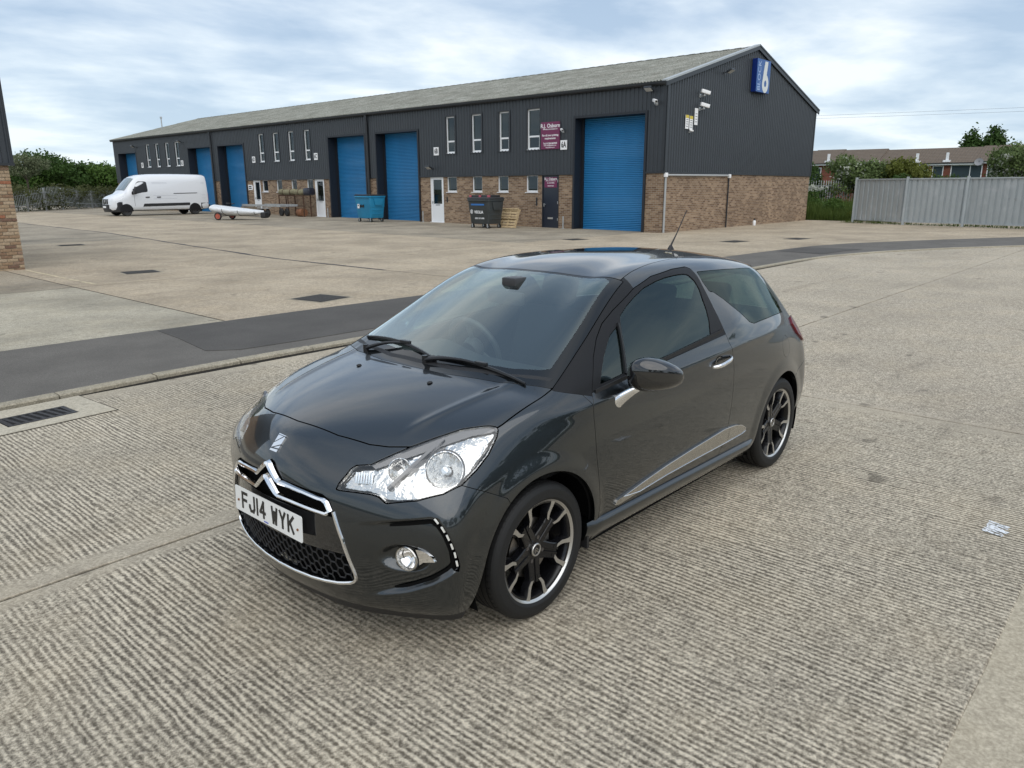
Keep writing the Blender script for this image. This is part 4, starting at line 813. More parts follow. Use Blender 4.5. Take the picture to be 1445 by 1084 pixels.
    mb = MB(); mb.cyl((.90, 0, .9), (.915, 0, .9), .08, 16); mb.build('grille_emblem', GALV, gr); mb = MB(); mb.box(.95, .965, -.26, .26, .50, .61); mb.build('number_plate', WTX, V_)
    for s_ in (1, -1):
        for cx_ in (0, -4.33):
            w = empty('wheel', (cx_, s_*.88, .34)); w.parent = V_; M_ = Matrix.Rotation(-math.pi/2*s_, 4, 'X')
            mb = MB(); mb.lathe([(.20, .09), (.30, .11), (.34, .07), (.34, -.1), (.2, -.1)], 32, M_); mb.build('tyre', TYB, w, smooth=40); mb = MB(); mb.lathe([(.0001, .09), (.07, .09), (.10, .05), (.18, .03), (.205, .09)], 24, M_); mb.build('rim', simple('grey steel wheel', (.10, .10, .105), .4, .5), w, smooth=30)
            mb = MB(); b = 0; n = 18
            mb.prism([(cx_+.39*math.cos(a), .35+.39*math.sin(a)) for a in np.linspace(-.2, math.pi+.2, n)], lambda a, c: (a, s_*.75, c), lambda a, c: (a, s_*1.003, c)); mb.build('wheel_arch', DK, V_)
    for x0 in (-5.29,): mb = MB(); mb.box(x0-.09, x0+.02, -.92, .92, .36, .62); mb.build('rear_bumper', BP, V_)
    for s_ in (1, -1): mb = MB(); mb.bbox(-5.30, -5.24, s_*.90-.08, s_*.90+.06, .80, 1.35, .02); mb.build('tail_light', simple('van red lamp', (.3, .02, .02), .2), V_)
    # under floor
    mb = MB(); mb.box(-5.0, .5, -.85, .85, .30, .42); mb.build('underbody', DK, V_)
make_van()

# ================================================================== fences
def palisade(name, P0, P1, h, label, bay_w=2.75, pitch=.155, lift=None, spread=1):
    P0 = Vector(P0); P1 = Vector(P1); d = P1-P0; L = Vector((d.x, d.y, 0)).length; ang = math.atan2(d.y, d.x); t = empty(name, tuple(P0), ang, label, 'fence')
    me = None; n = int(L/pitch); mb = MB(); w = .068
    mb.loft([[(-w/2, .0, z), (-w/4, -.012*s1, z), (w/4, -.012*s1, z), (w/2, 0, z), (w/4, -.006*s1, z), (-w/4, -.006*s1, z)] for z, s1 in ((.06, 1), (h-.12, 1))], caps=True)
    mb.add([(-w/2, 0, h-.12), (w/2, 0, h-.12), (w*.30, 0, h), (0, 0, h-.07), (-w*.30, 0, h)], [(0, 1, 2, 3, 4)])
    proto = mb.build('pale', GALV, t); rr_ = random.Random(4)
    for i in range(n):
        x = i*pitch; o = proto if i == 0 else proto.copy()
        if i: COL.objects.link(o); o.parent = t
        f = i/n; zl = (lift(f) if lift else 0); o.location = (x, -.04, zl); o.rotation_euler = (0, rr_.uniform(-.01, .01), 0)
    for zz in (.35, h-.45):
        mb = MB()
        for i in range(int(L/bay_w)+1):
            x0 = i*bay_w; x1 = min(L, x0+bay_w); z0 = zz+(lift(x0/L) if lift else 0); z1 = zz+(lift(x1/L) if lift else 0)
            mb.loft([[(x0, 0, z0), (x0, .04, z0), (x0, .04, z0+.045), (x0, 0, z0+.045)], [(x1, 0, z1), (x1, .04, z1), (x1, .04, z1+.045), (x1, 0, z1+.045)]])
        mb.build('rail', GALV, t)
    for i in range(int(L/bay_w)+1): mb = MB(); zl = lift(i*bay_w/L) if lift else 0; mb.box(i*bay_w-.03, i*bay_w+.03, .045, .15, -.2, h-.1+zl); mb.build('post', GALV, t)
    return t
palisade('palisade_fence', (-13.2, -60.0, zy(-70)), (-28.5, -76.5, zy(-70)), 1.55, 'galvanised palisade fence with ivy behind the yard on the left', pitch=.235, lift=lambda f: .35*math.exp(-((f-.42)/.16)**2))
palisade('palisade_fence', (-52.5, -24.5, .0), (-62.0, -16.0, .0), 2.35, 'palisade fence among weeds between the block and the corrugated fence', pitch=.20)
MF = MT('weathered galvanised sheet'); c = MF.co(); n_ = MF.noise(MF.co('Object', (1, 1, .25)), 6, 5, .65); n2_ = MF.noise(c, 1.3, 4, .6); cl = MF.mix(n_, (.33, .36, .37), (.50, .54, .55)); cl = MF.mix(MF.ramp(n2_, (.55, 0), (.75, .5)), cl, (.60, .62, .63)); cl = MF.mix(MF.ramp(MF.noise(c, 2.2, 5, .7), (.66, 0), (.74, .6)), cl, (.16, .12, .09)); MF.set(Base_Color=cl, Roughness=.55, Metallic=.35); MF = MF.m
fpts = [(-39.55, -10.95), (-38.35, -8.20), (-37.95, -5.55), (-37.2, -2.9), (-36.5, -.2), (-35.8, 2.5), (-35.1, 5.2), (-34.4, 7.9), (-33.7, 10.6), (-33.0, 13.3)]
fen = empty('corrugated_fence', (fpts[0][0], fpts[0][1], 0), 0, 'tall grey corrugated steel fence with leaning posts at the right edge', 'fence')
for i in range(9):
    a = Vector((fpts[i][0]-fpts[0][0], fpts[i][1]-fpts[0][1], 0)); b = Vector((fpts[i+1][0]-fpts[0][0], fpts[i+1][1]-fpts[0][1], 0)); d = (b-a).normalized(); nn = Vector((d.y, -d.x, 0)); L = (b-a).length
    np_ = 10; pw_ = (L-.04)/np_
    for k in range(np_):
        x0 = .02+k*pw_; mb = MB(); sec = [(0, 0), (pw_*.62, 0), (pw_*.70, -.05), (pw_*.92, -.05), (pw_*1.0, 0)]
        z0 = .20+.02*math.sin(k*1.7+i); z1 = 2.18
        V = []
        for (u_, o_) in sec:
            p = a+d*(x0+u_)+nn*(o_); V += [(p.x, p.y, z0), (p.x, p.y, z1)]
        mb.add(V, [(2*j, 2*j+2, 2*j+3, 2*j+1) for j in range(len(sec)-1)]); mb.build('fence_panel', MF, fen)
    for zz in (.16, 2.17):
        mb = MB(); mb.loft([[tuple(p+nn*o_+Vector((0, 0, z_))) for o_, z_ in ((-.03, zz), (.05, zz), (.05, zz+.06), (-.03, zz+.06))] for p in (a, b)]); mb.build('fence_rail', MF, fen)
for i in range(10):
    a = Vector((fpts[i][0]-fpts[0][0], fpts[i][1]-fpts[0][1], 0)); mb = MB(); sd_ = Vector((.75, .65, 0)).normalized()
    lean = Vector((0, 0, 0)); mb.loft([[tuple(a+lean*(z_/2.2)+sd_*.07+Vector((x_, y_, z_))) for x_, y_ in ((-.05, -.05), (.05, -.05), (.05, .05), (-.05, .05))] for z_ in (0, 2.30)]); mb.build('fence_post', MF, fen)

# ================================================================== trees, bushes, weeds
def leaf_mat(name, a, b, trans=.25):
    m = MT(name); n = m.noise(m.world(), 1.3, 4, .6); n2 = m.noise(m.world(), 9, 3, .6); c = m.mix(m.ma('ADD', m.ma('MULTIPLY', n, .6), m.ma('MULTIPLY', n2, .4)), a, b); m.set(Base_Color=c, Roughness=.7, Specular_IOR_Level=.25)
    tr = m.N('ShaderNodeBsdfTranslucent'); m.L(c, tr.inputs[0]); mx = m.N('ShaderNodeMixShader'); mx.inputs[0].default_value = trans; m.L(m.b.outputs[0], mx.inputs[1]); m.L(tr.outputs[0], mx.inputs[2]); m.L(mx.outputs[0], m.o.inputs[0]); return m.m
LG = leaf_mat('mid green leaves', (.040, .085, .014), (.105, .175, .034)); LD = leaf_mat('dark green leaves', (.024, .055, .011), (.068, .122, .026)); LB_ = leaf_mat('light green leaves', (.075, .115, .035), (.17, .22, .08)); LY = leaf_mat('yellow green leaves', (.085, .11, .018), (.18, .19, .04)); LP = leaf_mat('grey green leaves', (.09, .11, .055), (.19, .21, .12)); LW_ = leaf_mat('white blossom', (.35, .36, .30), (.6, .6, .52)); BRKM = simple('bark', (.07, .055, .04), .9, var=.3)
def leaves(blobs, n, size, rng, shell=.55):
    """leaf-sized faces in clumps spread through the volume of the blobs: (cx,cy,cz,rx,ry,rz)"""
    B = np.array(blobs, float); vol = B[:, 3]*B[:, 4]*B[:, 5]; pick = rng.choice(len(B), n//14+1, p=vol/vol.sum())
    d = rng.normal(size=(len(pick), 3)); d /= np.linalg.norm(d, axis=1, keepdims=True); r = shell+(1-shell)*rng.random((len(pick), 1))**.5
    cc = B[pick, :3]+d*r*B[pick, 3:]*(1+.10*rng.normal(size=(len(pick), 1))); P = np.repeat(cc, 14, axis=0)[:n]; P = P+rng.normal(size=P.shape)*size*1.5
    m = len(P); nr = np.repeat(d, 14, axis=0)[:n]+rng.normal(size=(m, 3))*.8; nr /= np.linalg.norm(nr, axis=1, keepdims=True); a = np.cross(nr, rng.normal(size=(m, 3))); a /= np.linalg.norm(a, axis=1, keepdims=True); b = np.cross(nr, a); s = size*(.6+.8*rng.random((m, 1)))
    V = np.stack([P-a*s, P-b*s*.6, P+a*s, P+b*s*.6], 1).reshape(-1, 3); F = np.arange(4*m).reshape(-1, 4); return V, F
def tree(name, label, base, blobs, n, size, mat, trunk_h, trunk_r, seed, cat='tree', group=None, extra=None):
    t = empty(name, base, 0, label, cat, group); rng = np.random.default_rng(seed); V, F = leaves(blobs, n, size, rng); mk('crown', V, F, mat, t)
    mb = MB(); mb.tube([(0, 0, -.2), (.1*trunk_r, 0, trunk_h*.5), (.05, .05, trunk_h)], trunk_r, 8, rr=[trunk_r*1.2, trunk_r*.85, trunk_r*.45])
    for k in range(min(7, len(blobs))): bb = blobs[k]; mb.tube([(.02, .02, trunk_h*.55), (bb[0]*.5, bb[1]*.5, (trunk_h*.55+bb[2])/2), (bb[0], bb[1], bb[2])], trunk_r*.4, 6, rr=[trunk_r*.45, trunk_r*.3, trunk_r*.12])
    mb.build('trunk', BRKM, t, smooth=50)
    if extra: V, F = leaves(blobs, extra[1], extra[2], np.random.default_rng(seed+5), .9); mk('blossom', V, F, extra[0], t)
    return t
def rb(n, R, H0, H1, seed, k=.5):
    r = random.Random(seed); return [(R*r.uniform(-1, 1)*.7, R*r.uniform(-1, 1)*.7, r.uniform(H0, H1), R*k*r.uniform(.7, 1.2), R*k*r.uniform(.7, 1.2), (H1-H0)*.28*r.uniform(.8, 1.2)) for _ in range(n)]
def ray_at(px, d):   # point on the ground d metres away in the direction of photo column px (used once to read off sites)
    return None
sites = [  # x, y, radius, height, material, label
    (-20.3, -92, 4.6, 4.7, LD, 'dark bushy tree at the left behind the palisade fence'),
    (-24.6, -94, 3.6, 4.6, LG, 'green tree just right of the thin grey one behind the fence'),
    (-28.8, -93, 4.4, 6.0, LD, 'broad dark tree, tallest in the middle behind the left fence'),
    (-34.3, -92, 4.4, 4.9, LG, 'mid green tree beside the far corner of the block'),
    (-38.8, -95, 4.6, 5.2, LD, 'dark tree touching the far end wall of the block'),
    (-14.5, -92, 4.6, 4.7, LG, 'green tree partly hidden by the brick building at the left')]
for i, (x, y, R, H, m_, lb) in enumerate(sites):
    tree('broadleaf_tree', lb, (2.3+(x-2.3)*1.45, 2.7+(y-2.7)*1.45, 0), rb(13, R*1.45, H*.32, H*1.06, 20+i), 15000, .21, m_, H*.7, .28, 40+i, group='trees beyond the left fence')
tree('thin_tree', 'thin pale greyish tree with sparse crown rising above the left trees', (-26.4, -96, 0), [(0, 0, 5.0, 1.6, 1.6, .6), (-1.3, .3, 4.6, 1.2, 1.2, .6), (1.2, 0, 4.7, 1.2, 1.2, .6), (.3, 0, 3.9, 1.5, 1.5, .6)], 2600, .11, LP, 5.0, .13, 77)
rngi = np.random.default_rng(8); B = []
for i in range(26): f = i/25; B.append((-12.8-16.0*f+rngi.normal()*.3, -60.0-16.8*f+.15, 1.72+.15*math.sin(i*1.3)+(-.45 if .30 < f < .42 else 0), 1.0, .5, .28)); B.append((-14.2-16.0*f, -62.6-16.8*f, 1.2+.3*math.sin(i*2.1), 1.4, .9, .8))
V, F = leaves(B, 15000, .085, rngi); tag(mk('ivy_hedge', V, F, leaf_mat('ivy leaves', (.045, .060, .018), (.10, .105, .040))), 'ragged ivy and bramble hedge spilling over the left palisade fence', 'hedge')
# right side planting
tree('hawthorn_bush', 'large round light green bush with white blossom before the terrace', (-60.5, -17.8, 0), rb(9, 2.0, 1.3, 3.7, 3, .55), 11000, .10, LB_, 2.6, .14, 5, 'bush', None, (LW_, 900, .10))
tree('yellow_bush', 'yellow green bush right of the blossoming one before the terrace', (-60.8, -15.2, 0), rb(9, 2.0, 1.2, 3.2, 13, .55), 10000, .10, LY, 2.2, .12, 6, 'bush')
tree('small_conifer', 'small bushy evergreen between the block corner and the blossoming bush', (-58, -20.4, 0), [(0, 0, 1.2, 1.1, 1.1, 1.0), (0, 0, 2.4, .8, .8, 1.0), (0, 0, 3.2, .4, .4, .6)], 5000, .08, LD, 2.6, .08, 9, 'bush')
tree('white_hawthorn', 'white flowering hawthorn at the right edge above the corrugated fence', (-50.8, -5.2, 0), rb(10, 1.7, 1.5, 3.9, 23, .6), 12000, .085, LB_, 2.6, .14, 12, 'tree', None, (LW_, 1800, .075))
B = [(-56.5-.2*i*0, -14.0+.75*i, 1.7+.25*math.sin(i*1.7), .9, .8, .65) for i in range(13)]; V, F = leaves(B, 9000, .085, np.random.default_rng(31)); tag(mk('hedge', V, F, LD), 'dark clipped hedge showing above the corrugated fence', 'hedge')
for k, (x, y, h_, lb) in enumerate(((-139.5, -26.6, 10.9, 'left and shorter of the two poplars behind the terrace roof'), (-140.3, -23.9, 11.7, 'right and taller of the two poplars behind the terrace roof'))):
    tree('poplar_tree', lb, (x, y, 0), [(0, 0, h_*.45, 2.0, 2.0, h_*.25), (.3, .2, h_*.62, 1.8, 1.8, h_*.2), (.1, 0, h_*.78, 1.3, 1.3, h_*.13), (0, 0, h_*.90, .7, .7, h_*.09)], 7000, .22, LD, h_*.8, .25, 90+k, group='poplars behind the terrace')
# the far side of the road behind the photographer
for i, (x, y, R, H, m_, lb) in enumerate(((-26, 44, 4.5, 7, LD, 'dark tree across the road, leftmost'), (-17, 46, 4.2, 6, LG, 'green tree across the road'), (-9, 45, 4.5, 7.5, LD, 'tall dark tree across the road'), (8, 44, 5, 6.5, LG, 'broad tree across the road'), (19, 42, 5, 8, LD, 'tallest tree across the road'), (32, 38, 5, 7, LG, 'far tree across the road'), (-44, 30, 5, 7, LG, 'tree beyond the end of the steel fence'), (-36, 39, 5, 6.5, LD, 'dark tree past the bend of the road'))):
    tree('broadleaf_tree', lb, (x, y, 0), rb(9, R, H*.3, H*.95, 120+i), 5000, .28, m_, H*.6, .25, 140+i, group='trees across the road')
# weeds and grass
rng = np.random.default_rng(12)
def blades(n, x0, x1, y0, y1, h0, h1, w, mask=None):
    X = rng.uniform(x0, x1, n); Y = rng.uniform(y0, y1, n)
    if mask is not None: k = mask(X, Y); X, Y = X[k], Y[k]
    n = len(X); H = rng.uniform(h0, h1, n)*(.6+.8*(np.sin(X*1.9)*np.cos(Y*1.3)*.5+.5)); A = rng.uniform(0, 6.28, n); dx, dy = np.cos(A)*w, np.sin(A)*w; lx, ly = rng.normal(size=n)*H*.3, rng.normal(size=n)*H*.3
    V = np.stack([np.stack([X-dx, Y-dy, 0*X], 1), np.stack([X+dx, Y+dy, 0*X], 1), np.stack([X+lx, Y+ly, H], 1)], 1).reshape(-1, 3); return V, np.arange(3*n).reshape(-1, 3)
GR = leaf_mat('weedy grass', (.040, .075, .012), (.12, .16, .035), .35)
vg = mk('verge', [(-41.2, -15.6, .02), (-41.2, -9, .02), (-39.6, -11, .02), (-36.5, 1, .02), (-36, 14, .02), (-75, 14, .02), (-75, -30, .02), (-41.2, -30, .02)], [(0, 1, 2, 3, 4, 5, 6, 7)], mgr.m); st(vg)
V, F = blades(60000, -60, -41.25, -22, -9.5, .25, .95, .024); tag(mk('weeds', V, F, GR), 'rank green weeds and grass between the brick gable and the steel fence', 'weeds', kind='stuff')
V, F = blades(9000, -42.5, -35.3, -11.5, 3.0, .08, .25, .018, lambda X, Y: (X > -39.9+(Y+11)*.20-.35) & (X < -39.2+(Y+11)*.20+.25)); tag(mk('grass', V, F, GR), 'strip of short grass growing under the corrugated fence', 'grass', kind='stuff')
for i, (x, y, h_, m_, lb) in enumerate(((-42.4, -15.1, .9, LY, 'yellow flowered weed clump against the gable corner'), (-43.6, -13.4, 1.15, LG, 'tall leafy weed clump in the middle of the verge'), (-42.6, -11.9, .45, LY, 'low yellow weed clump at the tarmac edge near the steel fence'), (-46.5, -15.9, 1.5, LG, 'tall cow parsley clump near the palisade fence'), (-48.5, -18.8, 2.0, LD, 'dark bramble clump beside the gable corner'))):
    V, F = leaves([(0, 0, h_*.5, h_*.6, h_*.6, h_*.5), (.3, .2, h_*.75, h_*.35, h_*.35, h_*.3)], 1500, .055, np.random.default_rng(60+i)); t = empty('weed_clump', (x, y, 0), 0, lb, 'weed', 'weed clumps on the verge'); mk('leaves', V, F, m_, t)
    mb = MB()
    for k in range(6): a = k*1.05; mb.tube([(0, 0, 0), (.25*h_*math.cos(a), .25*h_*math.sin(a), h_*.7)], .012, 4)
    mb.build('stems', LG, t)
    if i == 3: V, F = leaves([(0, 0, 1.75, .7, .7, .12)], 400, .05, np.random.default_rng(5)); mk('white_flowers', V, F, LW_, t)

# ================================================================== terrace beyond the fence
RBR = brick_mat('red house brick', [(.16, .045, .03), (.21, .06, .04), (.25, .075, .05), (.29, .10, .065)], (.25, .18, .14))
TIL = MT('brown concrete tiles'); c = TIL.co(); sp = TIL.N('ShaderNodeSeparateXYZ'); TIL.L(c, sp.inputs[0]); n_ = TIL.noise(c, 2.5, 5, .65); cl = TIL.mix(n_, (.105, .078, .056), (.185, .142, .105)); wv = TIL.ma('SINE', TIL.ma('MULTIPLY', sp.outputs['Z'], 2*math.pi/.17)); wv2 = TIL.ma('SINE', TIL.ma('MULTIPLY', sp.outputs['Y'], 2*math.pi/.30)); cl = TIL.mix(TIL.ramp(wv, (.0, .35), (.4, 0)), cl, (.05, .042, .034)); TIL.set(Base_Color=cl, Roughness=.9); TIL.bump(TIL.ma('ADD', wv, wv2), .6, .03); TIL = TIL.m
def house(y0, y1, xo, zo, wins, label, chim=()):
    t = empty('terraced_house', (-93+xo, 0, 0), 0, label, 'house', 'brick terrace beyond the fence')
    mb = MB(); mb.box(-7.5, 0, y0, y1, 0, 4.42+zo); mb.build('wall', RBR, t)
    mb = MB(); mb.prism([(.45, 4.32+zo), (-3.7, 6.15+zo), (-7.9, 4.32+zo)], lambda a, c: (a, y0-.12, c), lambda a, c: (a, y1+.12, c)); rf_ = mb.build('roof', TIL, t)
    mb = MB(); mb.box(.40, .50, y0-.1, y1+.1, 4.19+zo, 4.39+zo); mb.build('fascia_board', WHT, t)
    mb = MB(); mb.box(.50, .60, y0-.1, y1+.1, 4.33+zo, 4.42+zo); mb.build('gutter', REV, t)
    for (a, w, z0, z1) in wins:
        z0 -= .45; z1 -= .45
        f = empty('window'); f.parent = t; fw_ = .09; mb = MB(); mb.box(.0, .05, a, a+fw_, z0, z1); mb.box(.0, .05, a+w-fw_, a+w, z0, z1); mb.box(.0, .05, a+fw_, a+w-fw_, z0, z0+fw_*1.3); mb.box(.0, .05, a+fw_, a+w-fw_, z1-fw_, z1)
        if w > 1.3:
            for q_ in ((a+w/2,) if w < 2 else (a+w*.62,)): mb.box(.0, .055, q_-.04, q_+.04, z0+.1, z1-fw_)
        mb.build('window_frame', WHT, f); mb = MB(); mb.box(.005, .02, a+fw_, a+w-fw_, z0+.1, z1-fw_); mb.build('pane', simple('house pane', (.05, .07, .08), .08, coat=1), f)
    for cy in chim:
        mb = MB(); mb.bbox(-.25, .05, cy-.12, cy+.12, 4.7+zo, 5.5+zo, .02); mb.bbox(-.3, .2, cy-.35, cy+.35, 4.5+zo, 4.72+zo, .02); mb.build('roof_vent', WHT, rf_)
# the terrace runs along Y at x about -93
house(-47.0, -34.6, 0, .10, [(-45, 1.2, 3.2, 4.6), (-38, 1.2, 3.2, 4.6)], 'terraced house furthest left, mostly hidden behind the block')
house(-34.5, -31.3, 0, .15, [(-34.0, 1.4, 2.6, 4.55)], 'narrow terraced house next to the block corner with a roof vent', (-31.9,))
house(-31.2, -26.4, .1, .05, [(-30.6, 2.1, 3.0, 4.6), (-27.6, 1.1, 3.3, 4.6)], 'terraced house behind the small conifer, its roof slightly lower')
house(-26.3, -16.4, .2, -.1, [(-24.4, 1.2, 3.2, 4.6), (-22.0, 1.2, 3.0, 4.5), (-20.4, 1.1, 3.0, 4.5), (-18.6, 3.0, 3.1, 4.55)], 'long low terraced house with two white roof vents above the steel fence', (-22.1, -19.1))
house(-16.3, -4.0, .1, 0, [(-15.2, 1.0, 3.1, 4.5), (-12.4, 1.4, 3.1, 4.5), (-9, 1.4, 3.1, 4.5)], 'terraced house at the right edge beyond the white hawthorn')
house(-3.9, 12.0, 0, 0, [(-2, 1.4, 3.1, 4.5), (4, 1.4, 3.1, 4.5), (8.5, 2.1, 3.1, 4.5)], 'terraced house past the right edge of the picture')
for yy, lb in ((-27.6, 'satellite dish on the terrace left of the yellow bush'), (-15.9, 'satellite dish on the terrace near the right edge')):
    t = empty('satellite_dish', (-92.2, yy, 4.3), 0, lb, 'satellite dish', 'satellite dishes on the terrace'); mb = MB(); mb.lathe([(.0001, 0), (.25, .03), (.42, .10)], 18, Matrix.Rotation(1.1, 4, 'Y')); mb.build('dish', simple('grey dish', (.22, .22, .23), .6), t, smooth=50); mb = MB(); mb.tube([(-.3, 0, -.1), (-.3, 0, .5), (0, 0, .05)], .03, 6); mb.build('dish_arm', REV, t)
for k, (z0, z1) in enumerate(((8.30, 8.25), (8.05, 7.95))):
    mb = MB(); P = [Vector((-60+14*0, -72, z0+1.2)), Vector((-72.3, -26.0, z0)), Vector((-76.7, -10.1, z1)), Vector((-84, 20, z1+.5))]
    pts = [P[1]+(P[2]-P[1])*u_ for u_ in np.linspace(-2.2, 2.6, 24)]; pts = [p+Vector((0, 0, .012*((i-12)**2)*.12)) for i, p in enumerate(pts)]
    mb.tube(pts, .008, 4); tag(mb.build('overhead_wire', simple('wire grey', (.10, .10, .11), .6)), ('upper' if k == 0 else 'lower')+' of two thin overhead wires crossing the sky at the right', 'cable', 'overhead wires')
# ================================================================== car body reference shape
# ---- car body master surface: half cage (y>=0), box topology, limit surface interpolates the points
SIDE = [  # stations front->rear ; rows k0..k7 (sill -> roof edge)
 [(.50,.700,.155),(.535,.755,.25),(.55,.775,.38),(.555,.785,.52),(.54,.765,.65),(.515,.715,.735),(.500,.655,.785),(.480,.585,.825)],   # s0 front border
 [(.36,.765,.15),(.36,.805,.27),(.36,.822,.40),(.35,.828,.53),(.34,.815,.66),(.32,.785,.765),(.30,.745,.842),(.28,.668,.895)],   # s1
 [(.00,.770,.15),(.00,.815,.27),(.00,.833,.40),(.00,.842,.54),(.00,.838,.69),(.00,.813,.81),(-.005,.785,.903),(-.01,.715,.957)],   # s2
 [(-.33,.755,.16),(-.33,.815,.27),(-.33,.838,.38),(-.33,.852,.54),(-.33,.852,.72),(-.33,.838,.88),(-.30,.800,.952),(-.20,.735,.998)], # s3 A base
 [(-.78,.745,.17),(-.78,.815,.27),(-.78,.838,.36),(-.78,.858,.53),(-.78,.860,.74),(-.78,.842,.915),(-.72,.790,1.02),(-.59,.655,1.190)], # s4
 [(-1.20,.745,.17),(-1.20,.815,.27),(-1.20,.840,.36),(-1.20,.862,.53),(-1.20,.862,.76),(-1.20,.838,.955),(-1.12,.735,1.170),(-.98,.572,1.366)], # s5
 [(-1.62,.745,.17),(-1.62,.815,.27),(-1.62,.842,.36),(-1.62,.862,.53),(-1.62,.862,.77),(-1.62,.832,.99),(-1.60,.715,1.235),(-1.52,.575,1.408)], # s6
 [(-2.05,.755,.17),(-2.05,.820,.27),(-2.05,.845,.40),(-2.05,.858,.56),(-2.05,.856,.78),(-2.05,.818,.99),(-2.05,.695,1.215),(-2.00,.565,1.388)], # s7
 [(-2.464,.750,.17),(-2.464,.815,.28),(-2.464,.838,.42),(-2.464,.848,.58),(-2.464,.842,.78),(-2.464,.785,.97),(-2.47,.650,1.180),(-2.44,.540,1.335)], # s8
 [(-2.80,.735,.20),(-2.80,.785,.31),(-2.80,.808,.44),(-2.80,.815,.59),(-2.80,.795,.78),(-2.80,.722,.94),(-2.78,.605,1.120),(-2.72,.510,1.265)], # s9
 [(-3.00,.685,.24),(-3.03,.730,.34),(-3.04,.747,.46),(-3.03,.747,.60),(-3.01,.722,.77),(-2.985,.655,.90),(-2.93,.570,1.05),(-2.83,.480,1.19)], # s10 rear border
]
TOP = [ # rows k8 (y~.42) k9 (y~.2) k10 (0)
 [(.545,.40,.857),(.600,.20,.880),(.625,0,.888)],
 [(.33,.46,.925),(.37,.23,.947),(.385,0,.955)],
 [(.03,.48,.985),(.055,.24,1.002),(.065,0,1.007)],
 [(-.12,.49,1.026),(-.075,.25,1.035),(-.06,0,1.038)],
 [(-.52,.44,1.215),(-.48,.22,1.225),(-.465,0,1.228)],
 [(-.97,.38,1.402),(-.975,.19,1.420),(-.98,0,1.426)],
 [(-1.50,.39,1.448),(-1.50,.20,1.466),(-1.50,0,1.472)],
 [(-2.00,.385,1.433),(-2.00,.19,1.452),(-2.00,0,1.458)],
 [(-2.45,.37,1.385),(-2.46,.19,1.402),(-2.46,0,1.408)],
 [(-2.78,.34,1.315),(-2.80,.17,1.330),(-2.80,0,1.335)],
 [(-2.90,.32,1.225),(-2.92,.16,1.235),(-2.925,0,1.24)],
]
FRONT = [ # columns j: y~.42,.2,0 ; rows k0..k6 (k7 = TOP[0])
 [(.645,.44,.150),(.685,.46,.235),(.710,.46,.36),(.722,.46,.50),(.706,.45,.645),(.672,.44,.735),(.618,.42,.805)],
 [(.700,.22,.150),(.745,.22,.235),(.775,.22,.36),(.790,.22,.50),(.776,.22,.65),(.745,.21,.750),(.690,.20,.825)],
 [(.715,0,.150),(.762,0,.235),(.793,0,.36),(.808,0,.50),(.796,0,.655),(.768,0,.760),(.712,0,.838)],
]
REAR = [
 [(-3.08,.42,.24),(-3.12,.44,.34),(-3.135,.45,.46),(-3.13,.45,.60),(-3.085,.44,.77),(-3.05,.41,.90),(-2.99,.38,1.05)],
 [(-3.10,.21,.24),(-3.14,.22,.34),(-3.155,.22,.46),(-3.15,.22,.60),(-3.105,.22,.77),(-3.07,.2,.90),(-3.01,.19,1.06)],
 [(-3.105,0,.24),(-3.145,0,.34),(-3.16,0,.46),(-3.155,0,.60),(-3.11,0,.77),(-3.075,0,.90),(-3.015,0,1.065)],
]
def cage():
    V=[];Fc=[];idx={}
    def v(p,m=1):
        q=(round(p[0],5),round(p[1]*m,5)+0.0,round(p[2],5))
        if q not in idx: idx[q]=len(V); V.append(q)
        return idx[q]
    def quad(a,b,c,d,m):
        f=[v(a,m),v(b,m),v(c,m),v(d,m)]
        if m<0: f.reverse()
        Fc.append(f)
    for m in (1,-1):
        S=[SIDE[i]+TOP[i] for i in range(11)]
        for i in range(10):
            for k in range(10): quad(S[i][k],S[i][k+1],S[i+1][k+1],S[i+1][k],m)
        for B,T,sgn in ((FRONT,0,1),(REAR,10,-1)):
            cols=[SIDE[T]]+[B[j]+[TOP[T][j]] for j in range(3)]
            for j in range(3):
                for k in range(7):
                    a,b,c,d=cols[j][k],cols[j+1][k],cols[j+1][k+1],cols[j][k+1]
                    if sgn>0: quad(a,b,c,d,m)
                    else: quad(d,c,b,a,m)
    return V,Fc
